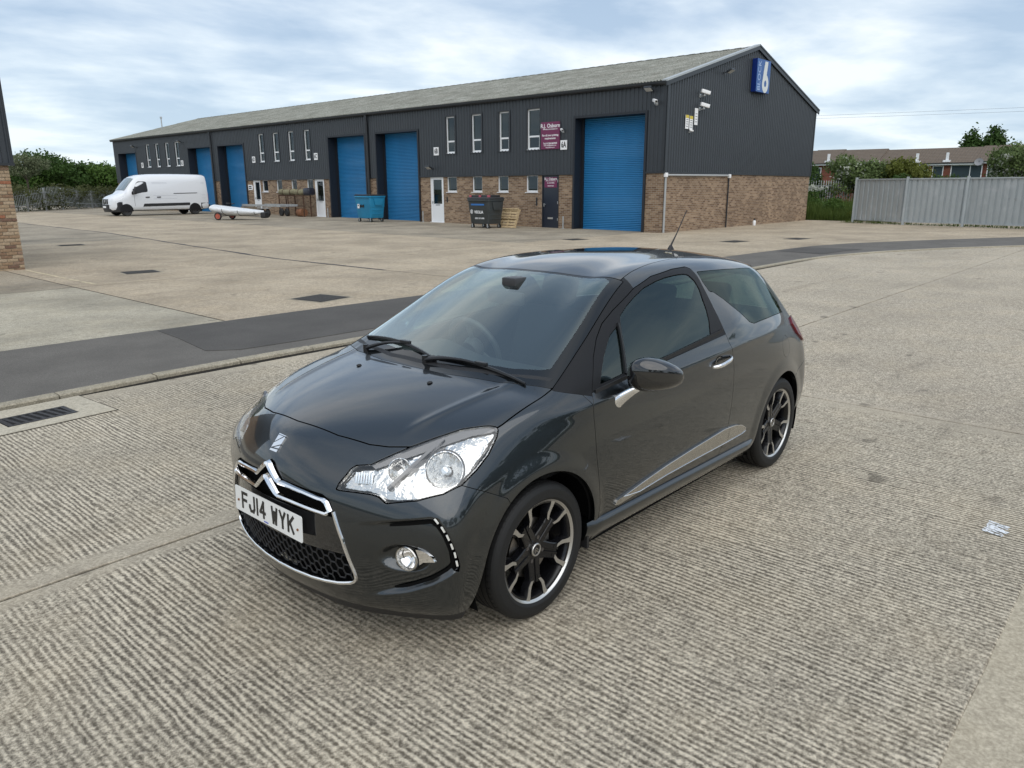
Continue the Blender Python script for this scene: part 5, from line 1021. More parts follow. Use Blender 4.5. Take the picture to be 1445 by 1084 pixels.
# outlines of the panels, in metres on the body (x forward, y left, z up)
CD = {
 'wsA': [(-0.175, 0.7328, 0.9905), (-0.5322, 0.6564, 1.1665), (-0.9692, 0.5578, 1.3721)],
 'wsT': [(-0.9692, 0.5578, 1.3721), (-0.9218, 0.4137, 1.3897), (-0.8929, 0.1468, 1.3994)],
 'wsB': [(-0.175, 0.7328, 0.9905), (-0.0741, 0.5225, 1.0016), (-0.0018, 0.2225, 1.0088)],
 'bonside': [(-0.175, 0.7328, 0.9905), (-0.0097, 0.7363, 0.95), (0.1496, 0.7389, 0.9081), (0.1796, 0.7363, 0.8999)],
 'bonfront': [(0.4761, 0.5314, 0.8483), (0.525, 0.4636, 0.8457), (0.5637, 0.3932, 0.8495), (0.6091, 0.2469, 0.8671), (0.6339, 0.0414, 0.8838), (0.6323, -0.0091, 0.8853)],
 'HLo': [(0.7201, 0.3702, 0.699), (0.7075, 0.3745, 0.7222), (0.6822, 0.3876, 0.7525), (0.6631, 0.3925, 0.7732), (0.6436, 0.4062, 0.7871), (0.627, 0.4326, 0.7907), (0.6101, 0.4589, 0.7937), (0.5494, 0.4945, 0.8207), (0.4773, 0.5328, 0.8471), (0.3781, 0.5908, 0.8775), (0.2821, 0.6427, 0.901), (0.219, 0.6921, 0.9073), (0.1951, 0.7114, 0.9077), (0.1808, 0.7296, 0.9036), (0.1827, 0.745, 0.8923), (0.2034, 0.757, 0.8703), (0.2648, 0.7708, 0.8177), (0.3391, 0.7774, 0.7746), (0.4273, 0.7789, 0.7362), (0.5004, 0.7534, 0.7148), (0.5731, 0.685, 0.6918), (0.6416, 0.578, 0.6714), (0.6485, 0.5443, 0.6921), (0.6593, 0.5158, 0.6972), (0.6818, 0.4654, 0.6976), (0.7155, 0.3854, 0.6963)],
 'divider': [(0.617, 0.5632, 0.7278), (0.5231, 0.5959, 0.7962), (0.3664, 0.6162, 0.8749)],
 'hlring': [(0.4447, 0.701, 0.7974)],
 'hlbowl2': [(0.553, 0.5593, 0.7926)],
 'hlind': [(0.6471, 0.4584, 0.7559)],
 'led': [(0.5603, 0.7444, 0.6393), (0.547, 0.765, 0.6323), (0.5384, 0.7859, 0.6038), (0.5286, 0.8017, 0.5761), (0.5189, 0.8135, 0.5413), (0.5083, 0.8208, 0.5073), (0.4947, 0.8247, 0.4648), (0.4875, 0.8241, 0.4318), (0.4922, 0.8204, 0.4082), (0.5187, 0.8092, 0.421), (0.525, 0.8094, 0.4624), (0.5295, 0.8078, 0.5022), (0.5364, 0.8008, 0.5378), (0.5434, 0.7899, 0.569), (0.5535, 0.7671, 0.6091)],
 'leds': [(0.551, 0.7649, 0.622), (0.5396, 0.7886, 0.5905), (0.5296, 0.804, 0.5583), (0.5196, 0.8143, 0.5213), (0.5095, 0.8197, 0.4837), (0.5016, 0.8207, 0.4452)],
 'badge': [(0.7172, 0.0101, 0.8324), (0.7135, 0.0632, 0.8324), (0.7525, 0.0547, 0.7833), (0.7546, 0.0068, 0.7835)],
 'washer': [(0.1141, 0.2797, 0.9907)],
 'frameD': [(-0.3618, 0.8132, 0.9407), (-0.4745, 0.7337, 1.0797), (-0.5937, 0.6748, 1.1719), (-0.7666, 0.6367, 1.2581), (-0.9981, 0.6041, 1.341), (-1.1852, 0.5852, 1.3831), (-1.4109, 0.5789, 1.4031), (-1.5845, 0.5849, 1.4013), (-1.6095, 0.6131, 1.3775), (-1.5961, 0.6789, 1.2943), (-1.6064, 0.7459, 1.1804), (-1.6249, 0.8031, 1.0646)],
 'glassD': [(-0.7862, 0.6664, 1.2285), (-0.8668, 0.6487, 1.2666), (-0.9538, 0.6347, 1.2998), (-1.0654, 0.6192, 1.3353), (-1.1845, 0.6132, 1.3567), (-1.2887, 0.6106, 1.3691), (-1.4007, 0.6127, 1.3742), (-1.475, 0.6168, 1.373), (-1.5176, 0.6244, 1.3659), (-1.5438, 0.6519, 1.3331), (-1.548, 0.6835, 1.2874), (-1.534, 0.7161, 1.2335), (-1.526, 0.7462, 1.1799), (-1.5097, 0.7745, 1.1252), (-1.4646, 0.8141, 1.0366), (-0.998, 0.8196, 0.9922), (-0.7063, 0.8201, 0.966), (-0.7792, 0.7198, 1.1509)],
 'qlD': [(-0.7447, 0.6831, 1.1984), (-0.7011, 0.6886, 1.1826), (-0.6521, 0.7008, 1.1571), (-0.5956, 0.7189, 1.1225), (-0.5433, 0.7437, 1.0798), (-0.4818, 0.7784, 1.018), (-0.4313, 0.8124, 0.9509), (-0.6213, 0.8185, 0.9609), (-0.6824, 0.7631, 1.0664)],
 'qgD': [(-1.6268, 0.6174, 1.3727), (-1.8737, 0.6103, 1.3633), (-2.1533, 0.5882, 1.3469), (-2.4889, 0.5419, 1.3216), (-2.5627, 0.572, 1.2677), (-2.6598, 0.6119, 1.1664), (-2.7077, 0.6532, 1.0828), (-2.712, 0.697, 1.0166), (-2.3275, 0.7685, 1.0363), (-2.0476, 0.7971, 1.0376), (-1.9842, 0.7934, 1.0547), (-1.9436, 0.7829, 1.0816), (-1.8319, 0.7506, 1.1564), (-1.7618, 0.7234, 1.2118), (-1.6849, 0.6998, 1.2576), (-1.6424, 0.6966, 1.2649), (-1.6209, 0.6647, 1.315)],
 'stripD': [(-0.5293, 0.8368, 0.358), (-0.5422, 0.8395, 0.3785), (-0.5931, 0.8406, 0.3847), (-0.7765, 0.8455, 0.4121), (-0.9826, 0.8508, 0.4385), (-1.2722, 0.8562, 0.4631), (-1.6072, 0.8585, 0.4834), (-1.7487, 0.8562, 0.4731), (-1.8431, 0.853, 0.452), (-1.9054, 0.8488, 0.4203), (-1.9145, 0.8461, 0.3993), (-1.8696, 0.8452, 0.3897), (-1.6453, 0.8463, 0.3866), (-1.3016, 0.8451, 0.3842), (-1.0025, 0.8423, 0.3791), (-0.7384, 0.8387, 0.3646), (-0.5671, 0.836, 0.3509)],
 'doorf': [(-0.3618, 0.8132, 0.9407), (-0.3388, 0.8445, 0.8394), (-0.357, 0.8547, 0.6376), (-0.4062, 0.8422, 0.409), (-0.4128, 0.8294, 0.3162)],
 'doorr': [(-1.6173, 0.8077, 1.054), (-1.6704, 0.8468, 0.9303), (-1.6872, 0.8582, 0.8433), (-1.6773, 0.8637, 0.66), (-1.6236, 0.8504, 0.4133), (-1.6106, 0.8311, 0.3086)],
 'inset_top': [(0.7112, 0.4675, 0.5861), (0.6604, 0.5795, 0.6059), (0.6122, 0.6693, 0.6226), (0.5658, 0.7384, 0.6364)],
 'ledge': [(0.6952, 0.4376, 0.2417), (0.6586, 0.5531, 0.28), (0.6159, 0.6554, 0.3133), (0.5679, 0.748, 0.3585), (0.5243, 0.8026, 0.3999), (0.4931, 0.8218, 0.4242)],
 'fog': [(0.6382, 0.6482, 0.4537)],
 'fuel': [(-2.2864, 0.8174, 0.9472)],
 'mirror': [(-0.5154, 0.838, 0.9099), (-0.5259, 0.8487, 0.8549)],
 'handle': [(-1.4119, 0.855, 0.8853), (-1.6257, 0.8523, 0.9017)],
}
# ================================================================== car: body shell
def half_master(level):
    V, Fc = cage(); nh = len(Fc)//2
    me = bpy.data.meshes.new('shape'); me.from_pydata(V, [], Fc); me.update()
    ob = bpy.data.objects.new('shape', me); COL.objects.link(ob)
    md = ob.modifiers.new('s', 'SUBSURF'); md.levels = 1; md.use_limit_surface = True
    T = np.array(V); Pn = T.copy(); n = len(V)
    def ev():
        dg = bpy.context.evaluated_depsgraph_get(); dg.update(); e = ob.evaluated_get(dg).to_mesh()
        c = np.empty(len(e.vertices)*3); e.vertices.foreach_get('co', c); return c.reshape(-1, 3), e
    for _ in range(6):
        c, _e = ev(); Pn += (T-c[:n])*.9
        me.vertices.foreach_set('co', Pn.ravel()); me.update()
    md.levels = level; c, e_ = ev()
    nq = len(e_.polygons); q = np.empty(nq*4, int); e_.polygons.foreach_get('vertices', q); q = q.reshape(-1, 4)
    cen = c[q].mean(1); q = q[cen[:, 1] > 0]
    bpy.data.objects.remove(ob); bpy.data.meshes.remove(me)
    used, inv = np.unique(q, return_inverse=True); c = c[used].copy(); q = inv.reshape(-1, 4)
    c[:, 1] = np.where(np.abs(c[:, 1]) < 1e-4, 0, c[:, 1])
    return c, q
def tri_normals(V, T):
    n = np.cross(V[T[:, 1]]-V[T[:, 0]], V[T[:, 2]]-V[T[:, 0]]); out = np.zeros_like(V)
    for k in range(3):
        for a in range(3): out[:, a] += np.bincount(T[:, k], n[:, a], len(V))
    return out/np.maximum(np.linalg.norm(out, axis=1, keepdims=True), 1e-12)
def basis(d):
    d = np.array(d, float); d /= np.linalg.norm(d); a = np.array([0, 0, 1.]) if abs(d[2]) < .9 else np.array([1., 0, 0])
    u = np.cross(a, d); u /= np.linalg.norm(u); return u, np.cross(d, u), d
def sdf(P, poly):
    """signed distance, positive inside; P (n,2), poly (m,2)"""
    best = np.full(len(P), 1e9); ins = np.zeros(len(P), bool); m = len(poly)
    for i in range(m):
        a = poly[i]; b = poly[(i+1) % m]; ab = b-a; L = (ab@ab)
        if L < 1e-12: continue
        t = np.clip(((P-a)@ab)/L, 0, 1); d = P-(a+t[:, None]*ab); best = np.minimum(best, (d*d).sum(1))
        c = ((a[1] > P[:, 1]) != (b[1] > P[:, 1]))
        xi = a[0]+(P[:, 1]-a[1])/(b[1]-a[1]+1e-15)*(b[0]-a[0]); ins ^= c & (P[:, 0] < xi)
    best = np.sqrt(best); return np.where(ins, best, -best)
def phi_of(V, poly3, d, pred=None):
    u, v, _ = basis(d); B = np.stack([u, v], 1); P2 = V@B; Q = np.array(poly3, float)@B
    lo = Q.min(0)-.06; hi = Q.max(0)+.06; m = ((P2 > lo) & (P2 < hi)).all(1)
    if pred is not None: m &= pred(V)
    ph = np.full(len(V), -1.); ph[m] = sdf(P2[m], Q); return ph
def clip(M, ph, c=0.):
    """keep the part of mesh M=(V,N,T) where ph>=c"""
    V, Nn, T = M; s = ph-c; s = np.where(np.abs(s) < 1e-6, 1e-6, s); ins = s[T] > 0; cnt = ins.sum(1)
    out = [T[cnt == 3]]; nV = []; nN = []; base = len(V)
    def inter(a, b):
        t = (s[a]/(s[a]-s[b]))[:, None]; nV.append(V[a]+(V[b]-V[a])*t); nn = Nn[a]+(Nn[b]-Nn[a])*t
        nN.append(nn/np.linalg.norm(nn, axis=1, keepdims=True)); key.append(np.stack([np.minimum(a, b), np.maximum(a, b)], 1))
        i0 = base+sum(len(x) for x in nV[:-1]); return np.arange(i0, i0+len(a))
    key = []
    for want in (1, 2):
        for r in range(3):
            R = np.roll(T[cnt == want], -r, axis=1); I = np.roll(ins[cnt == want], -r, axis=1)
            R = R[I[:, 0] if want == 1 else ~I[:, 0]]
            if not len(R): continue
            a, b, cc = R[:, 0], R[:, 1], R[:, 2]; p = inter(a, b); q = inter(a, cc)
            if want == 1: out.append(np.stack([a, p, q], 1))
            else: out.append(np.stack([p, b, cc], 1)); out.append(np.stack([p, cc, q], 1))
    T2 = np.concatenate(out)
    if nV:
        K = np.concatenate(key); uq, fi, inv = np.unique(K, axis=0, return_index=True, return_inverse=True); inv = inv.ravel()
        V = np.concatenate([V, np.concatenate(nV)[fi]]); Nn = np.concatenate([Nn, np.concatenate(nN)[fi]])
        T2 = np.where(T2 >= base, base+inv[np.maximum(T2-base, 0)], T2)
    us, inv = np.unique(T2, return_inverse=True); T2 = inv.reshape(-1, 3)
    ok = (T2[:, 0] != T2[:, 1]) & (T2[:, 1] != T2[:, 2]) & (T2[:, 0] != T2[:, 2])
    return V[us], Nn[us], T2[ok]
def cut(M, poly, d, gap=.004, pred=None):
    ph = phi_of(M[0], poly, d, pred); return clip(M, ph, gap/2), clip(M, -ph, gap/2)
def flange(M, depth=.014, soft=True):
    V, Nn, T = M; E = np.concatenate([T[:, [0, 1]], T[:, [1, 2]], T[:, [2, 0]]]); K = np.sort(E, 1)
    uq, inv, cn = np.unique(K, axis=0, return_inverse=True, return_counts=True); inv = inv.ravel()
    b = E[cn[inv] == 1]; b = b[~((np.abs(V[b[:, 0], 1]) < 1e-5) & (np.abs(V[b[:, 1], 1]) < 1e-5))]
    if not len(b): return M
    vs, iv = np.unique(b, return_inverse=True); iv = iv.reshape(-1, 2)
    # outward direction in the surface at the border
    t = V[b[:, 1]]-V[b[:, 0]]; fn = Nn[b[:, 0]]; o = np.cross(t, fn); o /= np.maximum(np.linalg.norm(o, axis=1, keepdims=True), 1e-9)
    on = np.zeros((len(vs), 3))
    for k in (0, 1):
        for a in range(3): on[:, a] += np.bincount(iv[:, k], o[:, a], len(vs))
    on /= np.maximum(np.linalg.norm(on, axis=1, keepdims=True), 1e-9)
    v0 = V[vs]; n0 = Nn[vs]; k = len(V); nb = len(vs); r = .0012
    # a tiny rounded lip, then the return
    A = v0+on*r*.7-n0*r*.5; Bv = v0+on*r-n0*(depth)
    nA = (n0+on); nA /= np.linalg.norm(nA, axis=1, keepdims=True)
    V2 = np.concatenate([V, A, A, Bv]); N2 = np.concatenate([Nn, nA, on, on])
    def q(i, j, a, b2): return [np.stack([i, j, b2], 1)[:, ::-1], np.stack([i, b2, a], 1)[:, ::-1]]
    i0, i1 = b[:, 0], b[:, 1]; a0, a1 = k+iv[:, 0], k+iv[:, 1]
    T2 = [T]+q(i0, i1, a0, a1)+q(a0+nb, a1+nb, a0+2*nb, a1+2*nb)
    return V2, N2, np.concatenate(T2)
def merge(*Ms):
    V = []; Nn = []; T = []; b = 0
    for m in Ms: V.append(m[0]); Nn.append(m[1]); T.append(m[2]+b); b += len(m[0])
    return np.concatenate(V), np.concatenate(Nn), np.concatenate(T)
def mirrored(M):
    f = np.array([1, -1, 1.]); return M[0]*f, M[1]*f, M[2][:, ::-1]
def both(M):
    M = (M[0], M[1].copy(), M[2]); z = np.abs(M[0][:, 1]) < 1e-5; M[1][z, 1] = 0; return merge(M, mirrored(M))
def offset(M, d): return M[0]+M[1]*d, M[1], M[2]
def sstep(x, a, b): t = np.clip((x-a)/(b-a), 0, 1); return t*t*(3-2*t)

cV, cQ = half_master(5)
cQ = cQ[:, ::-1].copy(); cT = np.concatenate([cQ[:, [0, 1, 2]], cQ[:, [0, 2, 3]]]); cN = tri_normals(cV, cT)
cN[np.abs(cV[:, 1]) < 1e-5, 1] = 0
BVH0 = BVHTree.FromPolygons([Vector(v) for v in cV], cQ.tolist())
def onbody(p, d):
    """first hit on the left half of the body from p along d"""
    h = BVH0.ray_cast(Vector(p), Vector(d)); return h[0], h[1]
def fx(y, z):
    h = BVH0.ray_cast(Vector((2, max(abs(y), 1e-4), z)), Vector((-1, 0, 0)))
    return h[0].x if h[0] else .7
def fy(x, z):
    h = BVH0.ray_cast(Vector((x, 2, z)), Vector((0, -1, 0))); return h[0].y if h[0] else .8
def fz(x, y):
    h = BVH0.ray_cast(Vector((x, max(abs(y), 1e-4), 3)), Vector((0, 0, -1))); return h[0].z if h[0] else 1.

# ---- pressed-in and raised features of the panels
side = lambda V: (V[:, 1] > .3)
disp = np.zeros(len(cV))
for ax, R0 in ((0., .365), (-2.464, .362)):
    r = np.hypot(cV[:, 0]-ax, cV[:, 2]-.31)
    disp += np.where(side(cV) & (cV[:, 2] < .82), .008*(1-sstep(r, R0+.008, R0+.095)), 0)
it = CD['inset_top']; lg = CD['ledge']
inset = [it[3], it[2], it[1], it[0], (.80, .30, .575), (.80, .25, .24), lg[0], lg[1], lg[2], lg[3], lg[4], lg[5], (.4947, .8247, .4648), (.5083, .8208, .5073), (.5189, .8135, .5413), (.5286, .8017, .5761), (.547, .765, .6323)]
ph = phi_of(cV, inset, (.8, .6, 0), lambda V: V[:, 0] > .3)
wgt = sstep(cV[:, 1], .46, .66)
disp -= .026*wgt*sstep(ph, -.002, .016)
# fog-lamp pocket
fc = np.array(onbody((2, .655, .452), (-1, 0, 0))[0]); rf_ = np.linalg.norm(cV-fc-np.array([.03, -.03, 0]), axis=1)
disp -= .030*(1-sstep(np.linalg.norm((cV-fc)*np.array([.55, .55, 1]), axis=1), .038, .062))*(cV[:, 0] > .3)
# ledge below the head lamp (drop of the lamp's inner end)
# bonnet: raised middle with two soft creases
top = (cV[:, 0] > -.2) & (cV[:, 0] < .62) & (cN[:, 2] > .6)
yc = .47+.10*np.clip((.45-cV[:, 0])/.6, 0, 1.0)
dy = cV[:, 1]-yc
disp += np.where(top, .0055*np.exp(-(dy/.022)**2)*sstep(cV[:, 0], -.19, -.02)*(1-sstep(cV[:, 0], .33, .5)), 0)
# door: soft shoulder line
sh = .905+.04*(-cV[:, 0]-.3)/1.3
disp += np.where(side(cV) & (cV[:, 0] < .1) & (cV[:, 0] > -2.6), .006*np.exp(-((cV[:, 2]-sh)/.03)**2)*sstep(-cV[:, 0], -.1, .3)*(1-sstep(-cV[:, 0], 2.2, 2.6)), 0)
# shark fin behind the door swells outwards
finc = np.exp(-(((cV[:, 0]+1.80)/.16)**2+((cV[:, 2]-1.08)/.10)**2))
disp += np.where(side(cV), .012*finc, 0)
dV = cV+cN*disp[:, None]; dV[np.abs(cV[:, 1]) < 1e-6, 1] = 0
dN = tri_normals(dV, cT); dN[np.abs(dV[:, 1]) < 1e-5, 1] = 0; dN /= np.linalg.norm(dN, axis=1, keepdims=True)
BODY0 = (dV, dN, cT)

# ---- materials of the car
def paint_mat():
    m = MT('metallic dark grey paint'); fl = m.noise(m.co(), 900, 2, .6)
    m.set(Base_Color=m.mix(m.ramp(fl, (.35, 0), (.7, 1)), (.030, .035, .039), (.051, .059, .065)), Metallic=1., Roughness=.33, Coat_Weight=1., Coat_Roughness=.015, Coat_IOR=1.6)
    return m.m
PAINT = paint_mat()
ROOFP = simple('black roof paint', (.0045, .005, .0055), .12, 0, coat=1)
GLOSSB = simple('gloss black', (.006, .006, .007), .07, 0, coat=1)
SATINB = simple('satin black pillar film', (.009, .009, .010), .45, spec=.22)
PLASTIC = simple('black grained plastic', (.012, .012, .013), .55, bump=.3, var=.2, scale=60)
RUBBER = simple('dark rubber seal', (.008, .008, .009), .6)
CHROME = simple('polished chrome', (.88, .88, .89), .06, 1.)
SATIN = simple('satin silver trim', (.50, .49, .47), .22, 1.)
BRUSH = simple('machined alloy', (.60, .59, .57), .3, .95)
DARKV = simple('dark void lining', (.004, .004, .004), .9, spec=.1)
INTR = simple('charcoal cabin plastic', (.014, .015, .016), .6)
SEATM = simple('charcoal seat cloth', (.012, .012, .014), .9)
WSG = glass_mat('windscreen glass', (.84, .94, .89), 1.52, (.90, .98, .96), 2.3)
DRG = glass_mat('tinted side glass', (.28, .37, .34), 1.52, (.80, .95, .93), 1.15)
PRG = glass_mat('dark privacy glass', (.20, .28, .26), 1.5, (.75, .90, .88), .7)
LENS = glass_mat('clear lamp lens', (.97, .97, .96), 1.45, (1, .99, .97), 1.2)
TRED = MT('red tail lamp lens'); TRED.set(Base_Color=(.16, .012, .02, 1), Roughness=.12, Coat_Weight=1.); TRED = TRED.m
AMBER = simple('amber bulb', (.8, .30, .12), .2)
BULB = simple('lamp bulb glass', (.75, .8, .85), .05, .6)

CAR = empty('parked_car', (0, 0, 0), 0, 'dark grey three-door hatchback with black and silver wheels standing in the foreground on ridged concrete', 'car')
def panel(name, M, mat, parent=CAR, fl=.014, label=None):
    if fl: M = flange(M, fl)
    o = mk(name, M[0], M[2], mat, parent, True, M[1])
    if label: o['label'] = label
    return o
def panel2(name, M, mat, fl=.014, parent=CAR):
    """one object across the centre line"""
    return panel(name, both(flange(M, fl) if fl else M), mat, parent, 0)
def pair(name, M, mat, fl=.014, parent=(CAR, CAR)):
    a = panel(name, M, mat, parent[0], fl); Mm = flange(M, fl) if fl else M; b = panel(name, mirrored(Mm), mat, parent[1], 0); return a, b

M = BODY0
# wheel arches
def arch_poly(cx, r, z0=-.1):
    L = [(cx+r*math.cos(a), .8, .31+r*math.sin(a)) for a in np.linspace(-.12, math.pi+.12, 48)]
    return [(L[0][0], .8, z0)]+L+[(L[-1][0], .8, z0)]
ap_f = [(.432, .8, .05), (.418, .8, .20)]+[(.368*math.cos(a), .8, .31+.366*math.sin(a)) for a in np.linspace(.22, math.pi+.05, 44)]+[(-.345, .8, .05)]
_, M = cut(M, ap_f, (0, 1, 0), .0001, side)
_, M = cut(M, arch_poly(-2.464, .360), (0, 1, 0), .0001, side)
# windscreen
up = (.45, 0, .89)
wsA, wsT, wsB = CD['wsA'], CD['wsT'], CD['wsB']
ws_poly = [(-.888, -.3, 1.402), (-.888, 0, 1.402)]+wsT[::-1]+wsA[::-1][1:]+wsB[1:]+[(.008, 0, 1.010), (.008, -.3, 1.01)]
WSM, M = cut(M, ws_poly, up, .005, lambda V: V[:, 0] > -1.2)
# head lamp
HLd = (.52, .50, .69)
HL, M = cut(M, CD['HLo'], HLd, .005, lambda V: V[:, 0] > 0)
# bonnet
bf = CD['bonfront']
bon_poly = [(-.3, -.3, 1.1), (-.3, .70, 1.02)]+CD['bonside']+[(.30, .70, .885), (.42, .60, .86)]+bf[:-1]+[(.637, 0, .886), (.637, -.3, .886)]
BON, M = cut(M, bon_poly, (.25, 0, 1), .007, lambda V: V[:, 0] > -.35)
BON = offset(BON, .0006)
# grille opening
gr_poly = [(0, -.2, .745), (0, 0, .752), (0, .03, .738), (0, .095, .690), (0, .20, .683), (0, .315, .674), (0, .352, .658), (0, .376, .613), (0, .420, .504), (0, .4555, .366), (0, .4565, .345), (0, .449, .328), (0, .431, .316), (0, .366, .297), (0, .222, .281), (0, 0, .276), (0, -.2, .276)]
_, M = cut(M, gr_poly, (1, 0, 0), .0001, lambda V: V[:, 0] > .4)
# slot of the running lights
_, M = cut(M, CD['led'], (.6, .8, 0), .0001, lambda V: V[:, 0] > .3)
# fog lamp hole
_, M = cut(M, [(fc[0], fc[1]+.043*math.cos(a), fc[2]+.045*math.sin(a)) for a in np.linspace(0, 2*math.pi, 32, False)], (1, 0, 0), .0001, lambda V: V[:, 0] > .3)
# tail lamp
TLd = (-.72, .69, 0)
tl_poly = [(-2.79, .725, .93), (-2.84, .69, .965), (-2.95, .645, .955), (-3.02, .60, .91), (-3.055, .585, .85), (-3.05, .64, .775), (-3.0, .70, .755), (-2.90, .755, .80), (-2.82, .755, .86)]
TL, M = cut(M, tl_poly, TLd, .005, lambda V: V[:, 0] < -2.5)
# front bumper
seam = [(.4273, .78, .7362), (.330, .80, .688), (.226, .83, .633)]
fb_poly = seam+[(.18, .8, .55), (.25, .8, -.1), (1.1, .8, -.1), (1.1, .8, 1.1), (.455, .8, 1.1), (.455, .8, .80)]
FB, M = cut(M, fb_poly, (0, 1, 0), .004, lambda V: V[:, 0] > 0)
# rear bumper
rb_poly = [(-2.70, .8, .60), (-2.92, .8, .665), (-3.4, .8, .665), (-3.4, .8, 0), (-2.62, .8, 0), (-2.62, .8, .40)]
RB, M = cut(M, rb_poly, (0, 1, 0), .005, lambda V: V[:, 0] < -2.4)
# roof
rf = [(-.888, -.3, 1.4), (-.888, 0, 1.4)]+[(x, y, z) for x, y, z in wsT[::-1]]+[(-.9492, .545, 1.378), (-1.084, .522, 1.409), (-1.343, .492, 1.437), (-1.699, .462, 1.442), (-2.1, .445, 1.42), (-2.46, .43, 1.37), (-2.46, -.3, 1.37)]
ROOF, M = cut(M, rf, (0, 0, 1), .005, lambda V: V[:, 2] > 1.25)
# rear quarter glass
QG, M = cut(M, CD['qgD'], (0, .8, .6), .005, lambda V: (V[:, 1] > .3) & (V[:, 0] < -1))
# hatch with its window
ha = [(-3, -.3, .672), (-3, .50, .672), (-3, .56, .74), (-3, .565, .93), (-3, .515, 1.10), (-3, .465, 1.30), (-3, .44, 1.50), (-3, -.3, 1.6)]
HA, M = cut(M, ha, (-1, 0, .0), .005, lambda V: V[:, 0] < -2.462)
rw = [(-3, -.3, .99), (-3, .49, .99), (-3, .50, 1.01), (-3, .44, 1.235), (-3, .42, 1.25), (-3, -.3, 1.255)]
RW, HA = cut(HA, rw, (-1, 0, 0), .005)
# door with its frame
fr = CD['frameD']; df = CD['doorf']; dr = CD['doorr']
do_poly = [(-.362, .8, .941), (-.341, .8, .90), (-.339, .8, .839), (-.345, .8, .74), (-.357, .8, .638), (-.385, .8, .50), (-.40, .8, .409), (-.402, .8, .33), (-.39, .8, .285), (-1.56, .8, .285), (-1.605, .8, .30), (-1.632, .8, .36), (-1.655, .8, .46), (-1.677, .8, .60), (-1.688, .8, .72), (-1.687, .8, .843), (-1.671, .8, .93), (-1.640, .8, 1.01), (-1.6249, .8, 1.0646), (-1.6064, .8, 1.18), (-1.5961, .8, 1.2943), (-1.6, .8, 1.35), (-1.590, .8, 1.392), (-1.56, .8, 1.405), (-1.4109, .8, 1.4031), (-1.1852, .8, 1.3831), (-.9981, .8, 1.341), (-.7666, .8, 1.2581), (-.65, .8, 1.208), (-.56, .8, 1.150), (-.475, .8, 1.0797), (-.41, .8, 1.005)]
DO, M = cut(M, do_poly, (0, 1, 0), .004, lambda V: (V[:, 1] > .3) & (V[:, 0] < 0))
belt = [(-.2, .8, .937), (-1.9, .8, 1.052), (-1.9, .8, 1.7), (-.2, .8, 1.7)]
FRM, DO = cut(DO, belt, (0, 1, 0), .003)
GL, FRM = cut(FRM, CD['glassD'][:-3]+[(-1.50, .8, 1.045), (-.80, .8, .998), (-.655, .8, .99), (-.70, .8, 1.08), (-.76, .8, 1.19)], (0, 1, 0), .004)
QL, FRM = cut(FRM, [(-.735, .8, 1.19), (-.70, .8, 1.175), (-.652, .8, 1.155), (-.595, .8, 1.115), (-.543, .8, 1.075), (-.485, .8, 1.02), (-.442, .8, .972), (-.60, .8, .985), (-.632, .8, .99), (-.68, .8, 1.08)], (0, 1, 0), .004)
# black A pillar
ap = [(-.155, .8, 1.01), (-.170, .8, .985), (-.37, .8, .932), (-.42, .8, 1.0), (-.6, .8, 1.16), (-.99, .8, 1.32), (-1.02, .8, 1.50), (-.6, .8, 1.5)]
AP, M = cut(M, ap, (0, 1, 0), .002, lambda V: (V[:, 1] > .3))
# front wing
fw = [(-.300, .8, .955), (-.341, .8, .90), (-.339, .8, .839), (-.345, .8, .74), (-.357, .8, .638), (-.385, .8, .50), (-.40, .8, .409), (-.402, .8, .0), (1, .8, 0), (1, .8, 1.3), (-.15, .8, 1.3), (-.15, .8, 1.0)]
FW, M = cut(M, fw, (0, 1, 0), .004, lambda V: (V[:, 1] > .3) & (V[:, 0] > -.5))
# fuel flap on the left only
FF, ML = cut(M, [(-2.50+.075*math.cos(a), .8, .83+.07*math.sin(a)) for a in np.linspace(0, 2*math.pi, 36, False)], (0, 1, 0), .003, side)

panel('quarter_panel', ML, PAINT, fl=.016); panel('fuel_flap', FF, PAINT)
panel('quarter_panel', mirrored(flange(M, .016)), PAINT, fl=0)
bon = panel2('bonnet', BON, PAINT, .02); LIP, FB = cut(FB, [(-1, .8, 0), (1.2, .8, 0), (1.2, .8, .197), (.3, .8, .197)], (0, 1, 0), .0015); fbo = panel2('front_bumper', FB, PAINT, .03); panel2('lower_lip', offset(LIP, -.003), PLASTIC, .05)
panel2('rear_bumper', RB, PAINT, .03); panel2('roof', ROOF, ROOFP); hatch = panel2('tailgate', HA, PAINT)
panel2('rear_window', RW, PRG, .004, hatch)
pair('front_wing', FW, PAINT)
doorL, doorR = pair('door', DO, PAINT)
pair('window_frame', FRM, SATINB, .012, (doorL, doorR))
pair('window', offset(GL, -.004), DRG, .003, (doorL, doorR)); pair('quarter_light', offset(QL, -.004), DRG, .003, (doorL, doorR))
pair('rear_side_window', QG, PRG, .004); pair('windscreen_pillar', AP, SATINB)
# windscreen with its black printed border
wi = [(-.868, -.3, 1.40), (-.866, 0, 1.40), (-.872, .15, 1.395), (-.895, .40, 1.385), (-.925, .475, 1.375), (-.915, .515, 1.36), (-.55, .600, 1.18), (-.265, .655, 1.04), (-.235, .62, 1.03), (-.185, .50, 1.02), (-.125, .24, 1.02), (-.115, 0, 1.02), (-.115, -.3, 1.02)]
WG, WB = cut(WSM, wi, up, .0001)
wso = panel2('windscreen', WG, WSG, .003); panel2('black_border', WB, simple('black printed glass border', (.006, .007, .008), .05, spec=.5), .006, wso)
